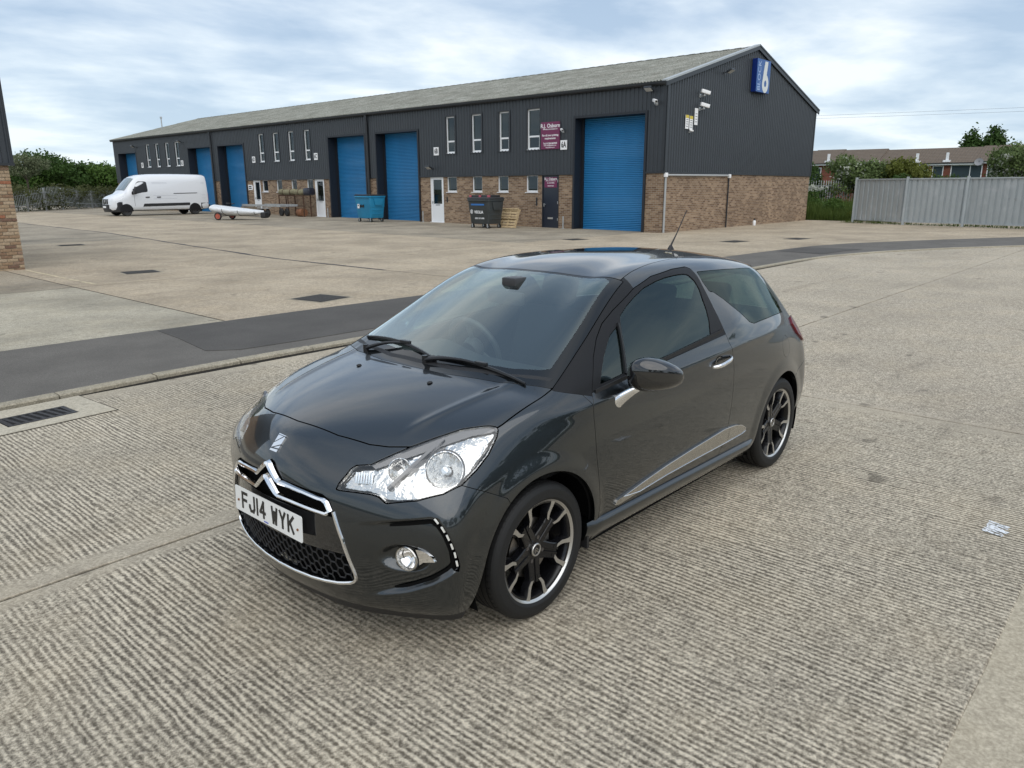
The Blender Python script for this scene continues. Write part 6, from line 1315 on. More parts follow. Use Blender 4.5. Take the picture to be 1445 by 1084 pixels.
# dark lining behind the gaps
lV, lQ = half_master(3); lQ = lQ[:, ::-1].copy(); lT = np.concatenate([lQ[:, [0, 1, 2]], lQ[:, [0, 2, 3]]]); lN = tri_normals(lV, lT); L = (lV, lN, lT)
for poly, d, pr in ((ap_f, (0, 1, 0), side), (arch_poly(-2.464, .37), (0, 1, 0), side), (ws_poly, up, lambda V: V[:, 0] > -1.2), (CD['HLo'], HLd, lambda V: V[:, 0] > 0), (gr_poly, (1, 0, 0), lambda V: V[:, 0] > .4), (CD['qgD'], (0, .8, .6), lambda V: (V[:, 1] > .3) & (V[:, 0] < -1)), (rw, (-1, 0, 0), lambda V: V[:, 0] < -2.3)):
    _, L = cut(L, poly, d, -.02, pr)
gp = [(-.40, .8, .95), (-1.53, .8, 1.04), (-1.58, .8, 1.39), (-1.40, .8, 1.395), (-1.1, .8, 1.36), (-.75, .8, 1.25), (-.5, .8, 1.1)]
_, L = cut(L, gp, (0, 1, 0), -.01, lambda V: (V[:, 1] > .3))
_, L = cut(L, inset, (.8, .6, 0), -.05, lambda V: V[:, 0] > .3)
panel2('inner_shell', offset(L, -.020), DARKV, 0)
# floor pan and wheel-arch liners
mb = MB(); mb.box(.40, .60, -.45, .45, .170, .19); mb.box(-2.95, -2.84, -.62, .62, .2, .23); mb.box(-2.05, -.38, -.76, .76, .17, .2); mb.box(-2.9, .5, -.52, .52, .17, .19)
for cx in (0, -2.464):
    for s in (1, -1):
        pr = [(.395, .50), (.395, .80)]
        n = 20; b = len(mb.V)
        for k in range(n+1):
            a = -.35+(math.pi+.7)*k/n
            for (r, y) in pr: mb.V.append((cx+r*math.cos(a), y*s, .31+r*math.sin(a)))
        for k in range(n): mb.F.append((b+2*k, b+2*k+1, b+2*k+3, b+2*k+2))
        mb.box(cx-.39, cx+.39, s*.49-.005, s*.49+.005, .17, .70)
mb.build('underbody', DARKV, CAR)

# ---- sills
def sill(s):
    rings = []
    for x in np.linspace(-.315, -2.075, 30):
        e_ = min(1, (-.315-x)/.05+.05, (x+2.075)/.06+.05); z0 = -.032*(-x-.3)/1.75
        y1 = .805
        rings.append([(x, s*.74, .325+z0*.6), (x, s*(fy(x, .345+z0)+.002), .336+z0), (x, s*(.836+.014*e_), .322+z0), (x, s*(.839+.014*e_), .312+z0), (x, s*(.834+.014*e_), .285+z0*.8), (x, s*(.820+.012*e_), .250+z0*.5), (x, s*.79, .222+z0*.2), (x, s*.74, .20)])
    mb = MB(); mb.loft(rings); o = mb.build('sill', PAINT, CAR, smooth=35)
sill(1); sill(-1)
mb = MB()
for s in (1, -1):
    for cx, x0 in ((0, -.335),): mb.box(x0-.008, x0+.008, s*.80-.05, s*.80+.03, .20, .30)
mb.build('mud_deflector', PLASTIC, CAR)
# ---- side protection strips, a long one on the door and a short one behind it
stp = CD['stripD']
S1, _ = cut(BODY0, stp, (0, 1, 0), .0001, lambda V: (V[:, 1] > .3))
S2r, S1d = cut(S1, [(-1.676, .8, 0), (-1.676, .8, 1), (-3, .8, 1), (-3, .8, 0)], (0, 1, 0), .005)
def strip_mat():
    m = MT('patterned satin silver trim'); v = m.N('ShaderNodeTexVoronoi'); v.inputs['Scale'].default_value = 160; m.L(m.co(), v.inputs['Vector'])
    m.set(Base_Color=m.mix(v.outputs['Distance'], (.42, .41, .39), (.60, .59, .56)), Metallic=1., Roughness=.25); m.bump(v.outputs['Distance'], .25, .002); return m.m
SM = strip_mat()
dl = pair('side_strip', offset(S1d, .009), SM, .010, (doorL, doorR)); pair('side_strip', offset(S2r, .009), SM, .010)
for rr, off in ((.0022, .0098),):
    for s in (1, -1):
        pts = [onbody((x, 2, z), (0, -1, 0)) for x, y, z in stp[2:-1]]
        mb = MB(); mb.tube([(p.x, s*(p.y+off), p.z) for p, n_ in pts], rr, 6, closed=True); mb.build('strip_edge', CHROME, CAR, smooth=True)
# belt seal under the side glass
for s, dd in ((1, doorL), (-1, doorR)):
    mb = MB(); pts = []
    for x in np.linspace(-.385, -1.615, 26):
        z = .948+(.112)*(-x-.362)/1.26; pts.append((x, s*(fy(x, z)+.0045), z))
    mb.tube(pts, .009, 4, prof=[(1, .35), (1, -.35), (-1, -.5), (-1, .5)], up=(0, 0, 1)); mb.build('belt_seal', RUBBER, dd, smooth=20)
    mb = MB(); pts = []
    for t in np.linspace(0, 1, 10):
        x = -.640-.105*t; z = .985+.215*t; pts.append((x, s*(fy(x, z)+.003), z))
    mb.tube(pts, .009, 4, prof=[(.5, 1), (-.5, 1), (-.5, -1), (.5, -1)], up=(0, 1, 0)); mb.build('window_divider', SATINB, dd, smooth=20)
# ---- door handles: dished cup and chrome bar
def handle(s, dd):
    x0, z0 = -1.51, .893; y0 = fy(x0, z0)
    Mx = Matrix.Translation((x0, s*(y0-.002), z0)) @ Matrix.Rotation(-s*math.pi/2, 4, 'X')
    mb = MB(); prof = [(.0001, .001), (.030, .001), (.036, .0035), (.040, .004)]
    mb.lathe([(r*1.0, z) for r, z in prof], 28, Mx @ Matrix.Diagonal((1.35, 1.0, 1, 1))); mb.build('handle_cup', simple('handle cup shade', (.012, .013, .015), .12, coat=1), dd, smooth=True)
    mb = MB(); rings = []
    for t in np.linspace(-1, 1, 17):
        x = x0-.020-t*.108; z = z0+.004+.013*t; y = fy(x, z)+.030*(1-abs(t)**3.5)+.006; rz = .0125*(1-.35*abs(t)**4); ry = .009
        rings.append([(x, s*(y+ry*math.cos(a)), z+rz*math.sin(a)) for a in np.linspace(0, 2*math.pi, 12, False)])
    mb.loft(rings); mb.build('door_handle', CHROME, dd, smooth=60)
handle(1, doorL); handle(-1, doorR)
# ---- door mirrors
def mirror(s, dd):
    def ring(y, x, z, rx, rz, n=28, tw=0.):
        L = []
        for a in np.linspace(0, 2*math.pi, n, False):
            c, sn = math.cos(a), math.sin(a); e1 = 2/2.6
            px = math.copysign(abs(c)**e1, c)*rx; pz = math.copysign(abs(sn)**e1, sn)*rz
            if px < 0: px *= .75
            L.append((x+px, s*y, z+pz+px*.18))
        return L
    rr = [(.868, -.600, .986, .012, .014), (.872, -.602, .990, .045, .048), (.885, -.606, .997, .072, .068), (.915, -.616, 1.004, .090, .080), (.95, -.630, 1.006, .096, .083), (.985, -.648, 1.005, .094, .077), (1.015, -.668, 1.002, .083, .066), (1.042, -.690, .999, .064, .050), (1.060, -.708, .997, .040, .031), (1.068, -.718, .996, .010, .009)]
    mb = MB(); mb.loft([ring(*r) for r in rr]); m = mb.build('door_mirror', GLOSSB, dd, smooth=70)
    mb = MB(); V = []
    cxm, czm, cym = -.708, 1.0, .960
    poly = [(.072*math.copysign(abs(math.cos(a))**.7, math.cos(a)), .056*math.copysign(abs(math.sin(a))**.7, math.sin(a))) for a in np.linspace(0, 2*math.pi, 28, False)]
    mb.prism(poly, lambda a, b: (cxm+.012, s*(cym+a), czm+b), lambda a, b: (cxm-.002, s*(cym+a), czm+b)); mb.build('mirror_glass', CHROME, m)
    mb = MB(); rings = []
    for t in np.linspace(0, 1, 9):
        y = .838+t*.075; z = .872+.072*t**.8; x = -.528-.055*t; w = .036*(1-t)+.028*t; h = .030*(1-t)+.016*t
        rings.append([(x+w*math.cos(a)+.25*h*math.sin(a), s*(y-.25*h*math.sin(a)), z+h*math.sin(a)) for a in np.linspace(0, 2*math.pi, 16, False)])
    mb.loft(rings); mb.build('mirror_arm', CHROME, dd, smooth=60)
mirror(1, doorL); mirror(-1, doorR)
for o in bpy.data.objects:   # the far mirror is folded in
    if o.name.split('.')[0] in ('door_mirror', 'mirror_glass') and (o.parent is doorR or (o.parent and o.parent.parent is doorR)):
        for v_ in o.data.vertices: y_ = -v_.co.y; v_.co.y = -(.875+(y_-.87)*.40); v_.co.x -= (y_-.87)*.55; v_.co.z -= .03

# ---- grille: backing, gloss panel, honeycomb, chrome
def yl(z):   # half width of the opening at height z
    return float(np.interp(z, [.276, .281, .297, .316, .345, .366, .504, .613, .658, .674, .69, .738], [0, .22, .366, .431, .456, .455, .42, .376, .352, .315, .095, .03]))
gdark = MB(); n = 30
rows = np.linspace(.272, .74, 20)
def sheet(zs, dx, name, mat, parent, ymul=1.0, nx=25, smooth=True):
    V = []; F = []
    for z in zs:
        w = yl(z)*ymul
        for k in range(nx):
            y = -w+2*w*k/(nx-1); V.append((fx(min(abs(y), .46), z)+dx, y, z))
    for i in range(len(zs)-1):
        for k in range(nx-1): F.append((i*nx+k, i*nx+k+1, (i+1)*nx+k+1, (i+1)*nx+k))
    return mk(name, V, F, mat, parent, smooth)
grl = empty('front_grille'); grl.parent = CAR
sheet(rows, -.055, 'grille_backing', DARKV, grl)
sheet(np.linspace(.436, .585, 12), -.010, 'gloss_panel', GLOSSB, grl, .985)
# returns of the opening
mb = MB(); path = [(z, yl(z)) for z in np.linspace(.2775, .735, 40)]
for s in (1, -1):
    b = len(mb.V)
    for z, y in path: mb.V += [(fx(y, z)+.001, s*y, z), (fx(y, z)-.06, s*y*.985, z)]
    for i in range(len(path)-1): mb.F.append((b+2*i, b+2*i+2, b+2*i+3, b+2*i+1))
mb.build('grille_return', GLOSSB, grl, smooth=True)
# honeycomb mesh
mb = MB(); hw, hh = .062, .022
def hexb(a, b):
    P = []
    for (y, z) in (a, b):
        if z > .437 or z < .280 or abs(y) > yl(z)-.004: return
        P.append((fx(min(abs(y), .45), z)-.018, y, z))
    mb.tube(P, .0036, 4, caps=False, up=(1, 0, 0))
for r in range(-1, 10):
    z0 = .272+r*hh; off = hw/2*1.0 if r % 2 else 0
    for k in range(-9, 10):
        y0 = k*hw+off
        A = (y0-hw*.17, z0); B = (y0+hw*.17, z0); Cc = (y0+hw*.33+hw*.0, z0+hh); hexb((y0-hw*.18, z0), (y0+hw*.18, z0)); hexb((y0+hw*.18, z0), (y0+hw*.32, z0+hh)); hexb((y0-hw*.18, z0), (y0-hw*.32, z0+hh))
o = mb.build('honeycomb_mesh', PLASTIC, grl); o['kind'] = 'stuff'
# chrome line round the lower opening
pts = []
for z in np.linspace(.612, .346, 18): pts.append((fx(yl(z), z)+.001, yl(z)-.001, z))
for (y, z) in ((.4535, .333), (.443, .321), (.425, .3115), (.40, .3045), (.366, .2965), (.30, .288), (.222, .281), (.11, .2775), (0, .2765)): pts.append((fx(y, z)+.001, y, z))
full = pts+[(x, -y, z) for x, y, z in pts[:-1][::-1]]
mb = MB(); mb.tube(full, .0075, 8, prof=[(.55, .9), (1, .35), (1, -.35), (.55, -.9), (-.8, -.9), (-.8, .9)], up=(1, 0, 0)); mb.build('chrome_surround', CHROME, grl, smooth=50)
# double chevron bars
def dens(P, n=6):
    out = []
    for a, b in zip(P[:-1], P[1:]):
        for t in np.linspace(0, 1, n, False): out.append(tuple(np.array(a)+(np.array(b)-np.array(a))*t))
    return out+[P[-1]]
def chev(P, w, dx, name):
    H = dens(P); full = H[::-1]+[(-y, z) for y, z in H[1:]]
    pts = [(fx(min(abs(y), .42), z)+dx+.014*math.exp(-(y/.10)**2), y, z) for y, z in full]
    rr = [w*(1+.35*math.exp(-(abs(p[1])/.075)**2)) for p in pts]
    mb = MB(); mb.tube(pts, w, 8, rr=rr, prof=[(.9, 0), (.45, .75), (-.9, 1.0), (-.9, -1.0), (.45, -.75)], up=(1, 0, 0)); mb.build(name, CHROME, grl, smooth=30)
chev([(0, .738), (.012, .732), (.070, .683), (.085, .676), (.12, .674), (.225, .664), (.325, .651), (.340, .643), (.362, .610)], .0095, .004, 'chrome_chevron')
chev([(0, .684), (.012, .678), (.068, .629), (.082, .621), (.12, .618), (.225, .610), (.345, .600), (.356, .606)], .0095, .004, 'chrome_chevron')
# number plate
def stroke_text(chars, h, w, gap, t):
    """block capitals from bars, as on a number plate"""
    G = {'F': [((0, 0), (0, 1)), ((0, 1), (1, 1)), ((0, .52), (.85, .52))], 'J': [((1, 1), (1, .22)), ((1, .22), (.78, 0)), ((.78, 0), (.22, 0)), ((.22, 0), (0, .22)), ((0, .22), (0, .32))],
         '1': [((.5, 0), (.5, 1))], '4': [((.72, 0), (.72, 1)), ((.72, 1), (0, .3)), ((0, .3), (1, .3))], 'W': [((0, 1), (.22, 0)), ((.22, 0), (.5, .72)), ((.5, .72), (.78, 0)), ((.78, 0), (1, 1))],
         'Y': [((0, 1), (.5, .48)), ((1, 1), (.5, .48)), ((.5, .48), (.5, 0))], 'K': [((0, 0), (0, 1)), ((1, 1), (.06, .42)), ((.34, .60), (1, 0))]}
    mb = MB(); x = 0
    for c in chars:
        if c == ' ': x += .033; continue
        cw = w if c != '1' else t
        for k, (a, b) in enumerate(G[c]):
            A = Vector((x+t/2+a[0]*(cw-t), t/2+a[1]*(h-t), 0)); B = Vector((x+t/2+b[0]*(cw-t), t/2+b[1]*(h-t), 0)); d = (B-A).normalized()*t/2; p = Vector((-d.y, d.x, 0)); A -= d; B += d
            z = .0004+.00013*k; bb = len(mb.V); mb.V += [tuple(q+Vector((0, 0, zz))) for zz in (-.0005, z) for q in (A+p, A-p, B-p, B+p)]
            mb.F += [(bb+4, bb+5, bb+6, bb+7), (bb, bb+3, bb+2, bb+1)]+[(bb+i, bb+(i+1) % 4, bb+4+(i+1) % 4, bb+4+i) for i in range(4)]
        x += cw+gap
    W_ = x-gap; mb.V = [(a-W_/2, b-h/2, c) for a, b, c in mb.V]; return mb
PLW = simple('white reflective plate', (.78, .78, .76), .35, coat=.3); PLB = simple('black plate letters', (.01, .01, .01), .4)
pl = empty('number_plate'); pl.parent = CAR
px_, pz_, tl_ = .8125, .5195, .036
rt = Vector((0, 1, 0)); upv = Vector((-tl_, 0, 1)).normalized(); nn_ = rt.cross(upv)
def plate_pt(a, b, c): return tuple(Vector((px_, -.008, pz_))+rt*a+upv*b+nn_*c)
pw, phh, cr_ = .262, .0565, .008
poly = []
for (sx_, sy_, a0) in ((1, 1, 0), (-1, 1, 90), (-1, -1, 180), (1, -1, 270)):
    for k in range(5): a = math.radians(a0+90*k/4); poly.append((sx_*(pw-cr_)+cr_*math.cos(a), sy_*(phh-cr_)+cr_*math.sin(a)))
mb = MB(); mb.prism(poly, lambda a, b: plate_pt(a, b, -.003), lambda a, b: plate_pt(a, b, 0)); mb.build('plate_board', PLW, pl)
xp_ = -.5*(7*.061-.011+.0335-.0365)
for ch_ in 'FJ14 WYK':
    if ch_ == ' ': xp_ += .033; continue
    cw_ = .0135 if ch_ == '1' else .050; mb = stroke_text(ch_, .079, .050, .011, .0135); mb.V = [plate_pt(a+xp_+cw_/2, b+.002, c+.0007) for a, b, c in mb.V]; o = mb.build('plate_character', PLB, pl); xp_ += cw_+.011
rust = simple('rusty screw', (.20, .08, .03), .8)
for a in (-.232, .232):
    p0 = plate_pt(a, -.006, 0); p1 = plate_pt(a, -.006, .004); mb = MB(); mb.cyl(p0, p1, .0055, 10); mb.build('plate_screw', rust, pl)
text_on('motors', .011, plate_pt(-.01, -.0475, .0006), rt, upv, simple('blue print', (.05, .09, .5), .4), pl, 'dealer_print', bold=.0003)
# bonnet badge (upright bar with slashes)
bd = CD['badge']; c0 = Vector(np.mean(bd, axis=0)); br = (Vector(bd[1])-Vector(bd[0])).normalized()
bu = ((Vector(bd[0])+Vector(bd[1]))-(Vector(bd[2])+Vector(bd[3]))).normalized(); br = Vector((0, 1, 0)); bn = br.cross(bu).normalized()
c0 = Vector((c0.x, 0, c0.z))+bn*.003
mb = MB()
def badge_pt(a, b, c): return tuple(c0+br*a+bu*b+bn*c)
for poly in ([(-.026, -.038), (.026, -.038), (.026, -.026), (-.026, -.030)], [(-.026, -.025), (.026, .0), (.026, .031), (.020, .034), (-.026, -.004)], [(.026, -.020), (.026, -.006), (-.010, -.023)], [(-.026, .002), (.012, .034), (-.026, .034)], [(-.026, .037), (.026, .037), (.026, .040), (-.026, .042)]):
    mb.prism(poly, lambda a, b: badge_pt(a, b, -.004), lambda a, b: badge_pt(a, b, .004))
mb.build('bonnet_badge', CHROME, CAR)

# ---- fog lamps, running lights
for s in (1, -1):
    F = Vector((fc[0], fc[1], fc[2])); ax = Vector((.97, .22, 0)).normalized()
    if s < 0: F.y *= -1; ax.y *= -1
    Mx = Matrix.Translation(F-ax*.040) @ ax.to_track_quat('Z', 'Y').to_matrix().to_4x4()
    g = empty('fog_lamp'); g.parent = CAR
    mb = MB(); mb.lathe([(.052, -.02), (.052, .014), (.049, .018), (.0445, .017), (.0435, .006), (.043, -.004)], 32, Mx); mb.build('lamp_ring', SATIN, g, smooth=35)
    mb = MB(); mb.lathe([(.0001, -.030), (.015, -.028), (.030, -.018), (.043, .002)], 32, Mx); mb.lathe([(.0001, -.012), (.008, -.013), (.008, -.03)], 12, Mx); mb.build('lamp_reflector', CHROME, g, smooth=50)
    mb = MB(); mb.lathe([(.043, .003), (.030, .0085), (.015, .011), (.0001, .012)], 32, Mx); mb.build('lamp_lens', LENS, g, smooth=True)
    # chrome wedge outboard of the lamp
    C0 = Vector((fc[0]-.004, fc[1], fc[2])); mb = MB()
    def wp(a, b, c):
        y = C0.y+a; z = C0.z+b; x = fx(min(y, .80), z)-.026*float(sstep(np.array([y]), .46, .66)[0])+.003+c
        return (x, s*y, z)
    mb.prism([(.036, .048), (.055, .046), (.075, .036), (.092, .018), (.098, .0), (.060, -.004), (.045, -.018), (.046, .010)], lambda a, b: wp(a, b, -.02), lambda a, b: wp(a, b, .002+.02*max(0, .04-abs(a-.06)))); mb.build('chrome_wedge', CHROME, g, smooth=30)
LS, _ = cut(offset(BODY0, -.016), CD['led'], (.6, .8, 0), -.006, lambda V: V[:, 0] > .3)
pair('running_light_strip', LS, GLOSSB, 0)
LEDM = simple('lamp facet white', (.8, .8, .76), .12, .2)
for s in (1, -1):
    pts = CD['leds']
    for i, p in enumerate(pts):
        p = Vector(p); q = Vector(pts[min(i+1, 5)]) if i < 5 else p+(p-Vector(pts[4])); t = (q-p).normalized(); nrm = Vector((.6, .8, 0)); w = nrm.cross(t).normalized()
        c = p-nrm*.010; mb = MB()
        Mx = Matrix.Identity(4)
        for a in range(3): Mx[a][0] = t[a]; Mx[a][1] = w[a]; Mx[a][2] = nrm[a]; Mx[a][3] = c[a]
        mb.bbox(-.0125, .0125, -.0042, .0042, -.003, .004, .002, Mx)
        if s < 0: mb.mirror_y()
        mb.build('running_light', LEDM, CAR, smooth=40)

# ---- head lamps
hv = HL
def bowl(mb, c, ax, r, depth, n=36):
    Mx = Matrix.Translation(c) @ ax.to_track_quat('Z', 'Y').to_matrix().to_4x4()
    prof = [(r*t, depth*(t*t-1)) for t in np.linspace(0.001, 1, 12)]; mb.lathe(prof+[(r*1.0, .006), (r*1.06, .006), (r*1.06, -.01)], n, Mx); return Mx
bez, _ = cut(BODY0, CD['HLo'], HLd, -.004, lambda V: V[:, 0] > 0)
ax = Vector((.76, .48, .43)).normalized()
mainc = Vector((.4447, .701, .7974)); c2 = Vector((.553, .5593, .7926)); ci = Vector((.6471, .4584, .7559))
CHR2 = MT('soft lamp chrome'); n_ = CHR2.noise(CHR2.co(), 34, 2); CHR2.set(Base_Color=(.74, .735, .725, 1), Metallic=.92, Roughness=.09, Coat_Weight=.5); CHR2.bump(n_, .55, .01); CHR2 = CHR2.m
def circ_cut(Mz, c, r, e=1.0):
    Q = ax.to_track_quat('Z', 'Y').to_matrix(); a_, b_ = Q.col[0], Q.col[1]
    return cut(Mz, [tuple(c+a_*r*math.cos(t)+b_*r*e*math.sin(t)) for t in np.linspace(0, 2*math.pi, 40, False)], tuple(ax), .0001)[1]
bz = offset(bez, -.030)
bz = circ_cut(bz, mainc-Vector(HLd)*.03, .074); bz = circ_cut(bz, c2-Vector(HLd)*.03, .046)
GREYB = simple('grey lamp bezel', (.17, .17, .175), .3, .6)
for s in (1, -1):
    g = empty('headlight'); g.parent = CAR
    def put(Mz, name, mat):
        Mz = Mz if s > 0 else mirrored(Mz); return mk(name, Mz[0], Mz[2], mat, g, True, Mz[1])
    def putmb(mb, name, mat, sm=40):
        if s < 0: mb.mirror_y()
        return mb.build(name, mat, g, smooth=sm)
    put(offset(flange(HL, .006), -.001), 'lamp_lens', LENS)
    put(bz, 'lamp_bezel', CHR2)
    # rim wall between lens and bezel
    E_ = CD['HLo']; nrm = Vector(HLd).normalized(); ctr = sum((Vector(p) for p in E_), Vector())/len(E_)
    mb = MB(); A = []; B = []
    for p in E_:
        p = Vector(p); h = BVH0.find_nearest(p); inw = ctr-p; hn = h[1] if h[1].dot(nrm) > 0 else -h[1]; inw = (inw-hn*inw.dot(hn)).normalized(); A.append(h[0]+inw*.006-hn*.004); B.append(h[0]+inw*.011-hn*.036)
    mb.loft([A, B], caps=False); putmb(mb, 'lamp_rim', CHR2)
    mb = MB(); bowl(mb, mainc-nrm*.036, ax, .072, .055); putmb(mb, 'main_reflector', CHR2)
    mb = MB(); Mx = Matrix.Translation(mainc-nrm*.036-ax*.016) @ ax.to_track_quat('Z', 'Y').to_matrix().to_4x4(); mb.lathe([(.0001, .022), (.013, .020), (.017, .008), (.017, -.03)], 20, Mx); putmb(mb, 'bulb_shield', BULB)
    mb = MB(); Mx = Matrix.Translation(mainc-nrm*.034+ax*.004) @ ax.to_track_quat('Z', 'Y').to_matrix().to_4x4(); mb.lathe([(.074, -.004), (.0765, .004), (.079, .004), (.082, -.006)], 40, Mx); putmb(mb, 'reflector_ring', GREYB)
    mb = MB(); bowl(mb, c2-nrm*.034, ax, .045, .042); putmb(mb, 'side_reflector', CHR2)
    mb = MB(); Mx = Matrix.Translation(ci-nrm*.022) @ ax.to_track_quat('Z', 'Y').to_matrix().to_4x4()
    for k in range(7): mb.bbox(-.036+k*.0105, -.028+k*.0105, -.022, .022, 0, .010, .002, Mx)
    putmb(mb, 'indicator_ribs', BULB)
    mb = MB(); Mx2 = Mx @ Matrix.Translation((0, .0, -.008)); mb.lathe([(.0001, .012), (.008, .009), (.010, 0)], 12, Mx2); putmb(mb, 'indicator_bulb', AMBER)
    # diagonal divider and upper grey blade
    dv = [Vector(p) for p in CD['divider']]; mb = MB(); mb.tube([p-nrm*(.026-.006*i) for i, p in enumerate(dv)], .0085, 6, prof=[(1.6, .7), (1.6, -.7), (-1, -1.2), (-1, 1.2)], up=tuple(nrm)); putmb(mb, 'lamp_divider', GREYB, 30)
    ub = [Vector(p) for p in E_[6:14]]; mb = MB(); rings = []
    for i, p in enumerate(ub):
        t = i/7; inw = (ctr-p); inw = (inw-nrm*inw.dot(nrm)); d = Vector((-.15, .9, -.35)).normalized(); w = .012+.034*math.sin(math.pi*min(1, t*.9+.08))
        rings.append([p+d*.004-nrm*.010, p+d*w-nrm*.018, p+d*w-nrm*.024, p+d*.004-nrm*.02])
    mb.loft(rings); putmb(mb, 'upper_blade', GREYB, 30)
# ---- tail lamps
a, b = pair('tail_light', offset(TL, .012), TRED, .016)

# ---- wipers, washer jets, scuttle, aerial
mb = MB()
def cowl_pt(y, t):   # 0 at the bonnet edge, 1 under the glass
    x0 = float(np.interp(abs(y), [0, .2225, .5225, .72], [.004, -.006, -.080, -.172])); return x0
pts0 = []
rings = []
for y in np.linspace(-.70, .70, 41):
    x0 = cowl_pt(y, 0); z0 = fz(x0, y)
    rings.append([(x0+.03, y, z0-.014), (x0-.004, y, z0-.006), (x0-.045, y, fz(x0-.045, y)+.0015), (x0-.06, y, fz(x0-.06, y)+.001), (x0-.05, y, z0-.03), (x0+.03, y, z0-.03)])
mb.loft(rings); mb.build('scuttle_panel', PLASTIC, CAR, smooth=30)
def wsz(x, y): return fz(x, y)
def wiper(p0, p1, pivot, hook):
    g = empty('wiper'); g.parent = CAR
    P = []
    for t in np.linspace(0, 1, 15):
        x = p0[0]+(p1[0]-p0[0])*t-.012*math.sin(math.pi*t); y = p0[1]+(p1[1]-p0[1])*t; P.append((x, y, wsz(x, y)+.007))
    mb = MB(); mb.tube(P, .006, 4, prof=[(-1.3, -.25), (-1.3, .25), (0, .5), (0, -.5)], up=(.4, 0, .9)); mb.build('wiper_rubber', RUBBER, g)
    mb = MB(); mb.tube([(x, y, z+.006) for x, y, z in P], .0065, 6, rr=[.0065*(.45+.75*math.sin(math.pi*(.08+.84*t))) for t in np.linspace(0, 1, 15)], prof=[(1, -.4), (.8, .5), (0, 1.25), (-.6, .9), (-.6, -.9), (0, -1.25)], up=(.4, 0, .9)); mb.build('wiper_blade', simple('wiper black', (.010, .010, .011), .4), g, smooth=40)
    A = []; tm = hook
    mx_ = P[int(tm*14)]
    for t in np.linspace(0, 1, 12):
        x = pivot[0]+(mx_[0]-pivot[0])*t; y = pivot[1]+(mx_[1]-pivot[1])*t; zb = fz(x, y); A.append((x, y, zb+.014+.012*math.sin(math.pi*t)))
    mb = MB(); mb.tube(A, .009, 8, rr=[.012, .012, .011, .010, .009, .008, .0075, .007, .007, .007, .007, .007]); mb.cyl((pivot[0], pivot[1], fz(*pivot[:2])-.01), (pivot[0], pivot[1], fz(*pivot[:2])+.034), .014, 14)
    mb.bbox(mx_[0]-.010, mx_[0]+.012, mx_[1]-.035, mx_[1]+.035, mx_[2]+.004, mx_[2]+.022, .004); mb.build('wiper_arm', simple('wiper arm black', (.008, .008, .009), .35), g, smooth=40)
wiper((-.115, .630), (-.085, .10), (-.045, .05), .55)
wiper((-.060, .115), (-.20, -.60), (-.075, -.45), .45)
for y in (.26, -.26):
    x = .114; z = fz(x, y); g = MB(); rings = []
    for t in np.linspace(0, 1, 7):
        r = .011*math.sqrt(max(0.02, 1-(2*t-1)**2)); rings.append([(x+.017*(1-2*t)*.9, y+r*math.cos(a), z+.002+r*.75*max(-.2, math.sin(a))) for a in np.linspace(0, 2*math.pi, 12, False)])
    g.loft(rings); g.build('washer_jet', PLASTIC, bon, smooth=60)
g = empty('aerial'); g.parent = CAR
b0 = Vector((-2.385, 0, fz(-2.385, 0)))
mb = MB(); mb.lathe([(.026, -.004), (.024, .008), (.014, .026), (.009, .034), (.0001, .036)], 16, Matrix.Translation(b0) @ Matrix.Diagonal((1.3, .8, 1, 1))); mb.build('aerial_base', PLASTIC, g, smooth=50)
dirn = Vector((-.62, 0, .78)).normalized(); mb = MB(); mb.tube([b0+Vector((0, 0, .02)), b0+Vector((-.01, 0, .04)), b0+Vector((-.01, 0, .03))+dirn*.10, b0+Vector((-.01, 0, .03))+dirn*.30], .005, 8, rr=[.008, .0065, .0042, .003]); mb.build('aerial_rod', PLASTIC, g, smooth=50)
# rear spoiler lip
mb = MB(); rings = []
for y in np.linspace(-.40, .40, 21):
    z = fz(-2.74, y); rings.append([(-2.62, y, fz(-2.62, y)-.002), (-2.62, y, fz(-2.62, y)+.001), (-2.74, y, z+.004), (-2.82, y, z-.008), (-2.83, y, z-.02), (-2.78, y, z-.03)])
mb.loft(rings); mb.build('roof_spoiler', PAINT, CAR, smooth=40)

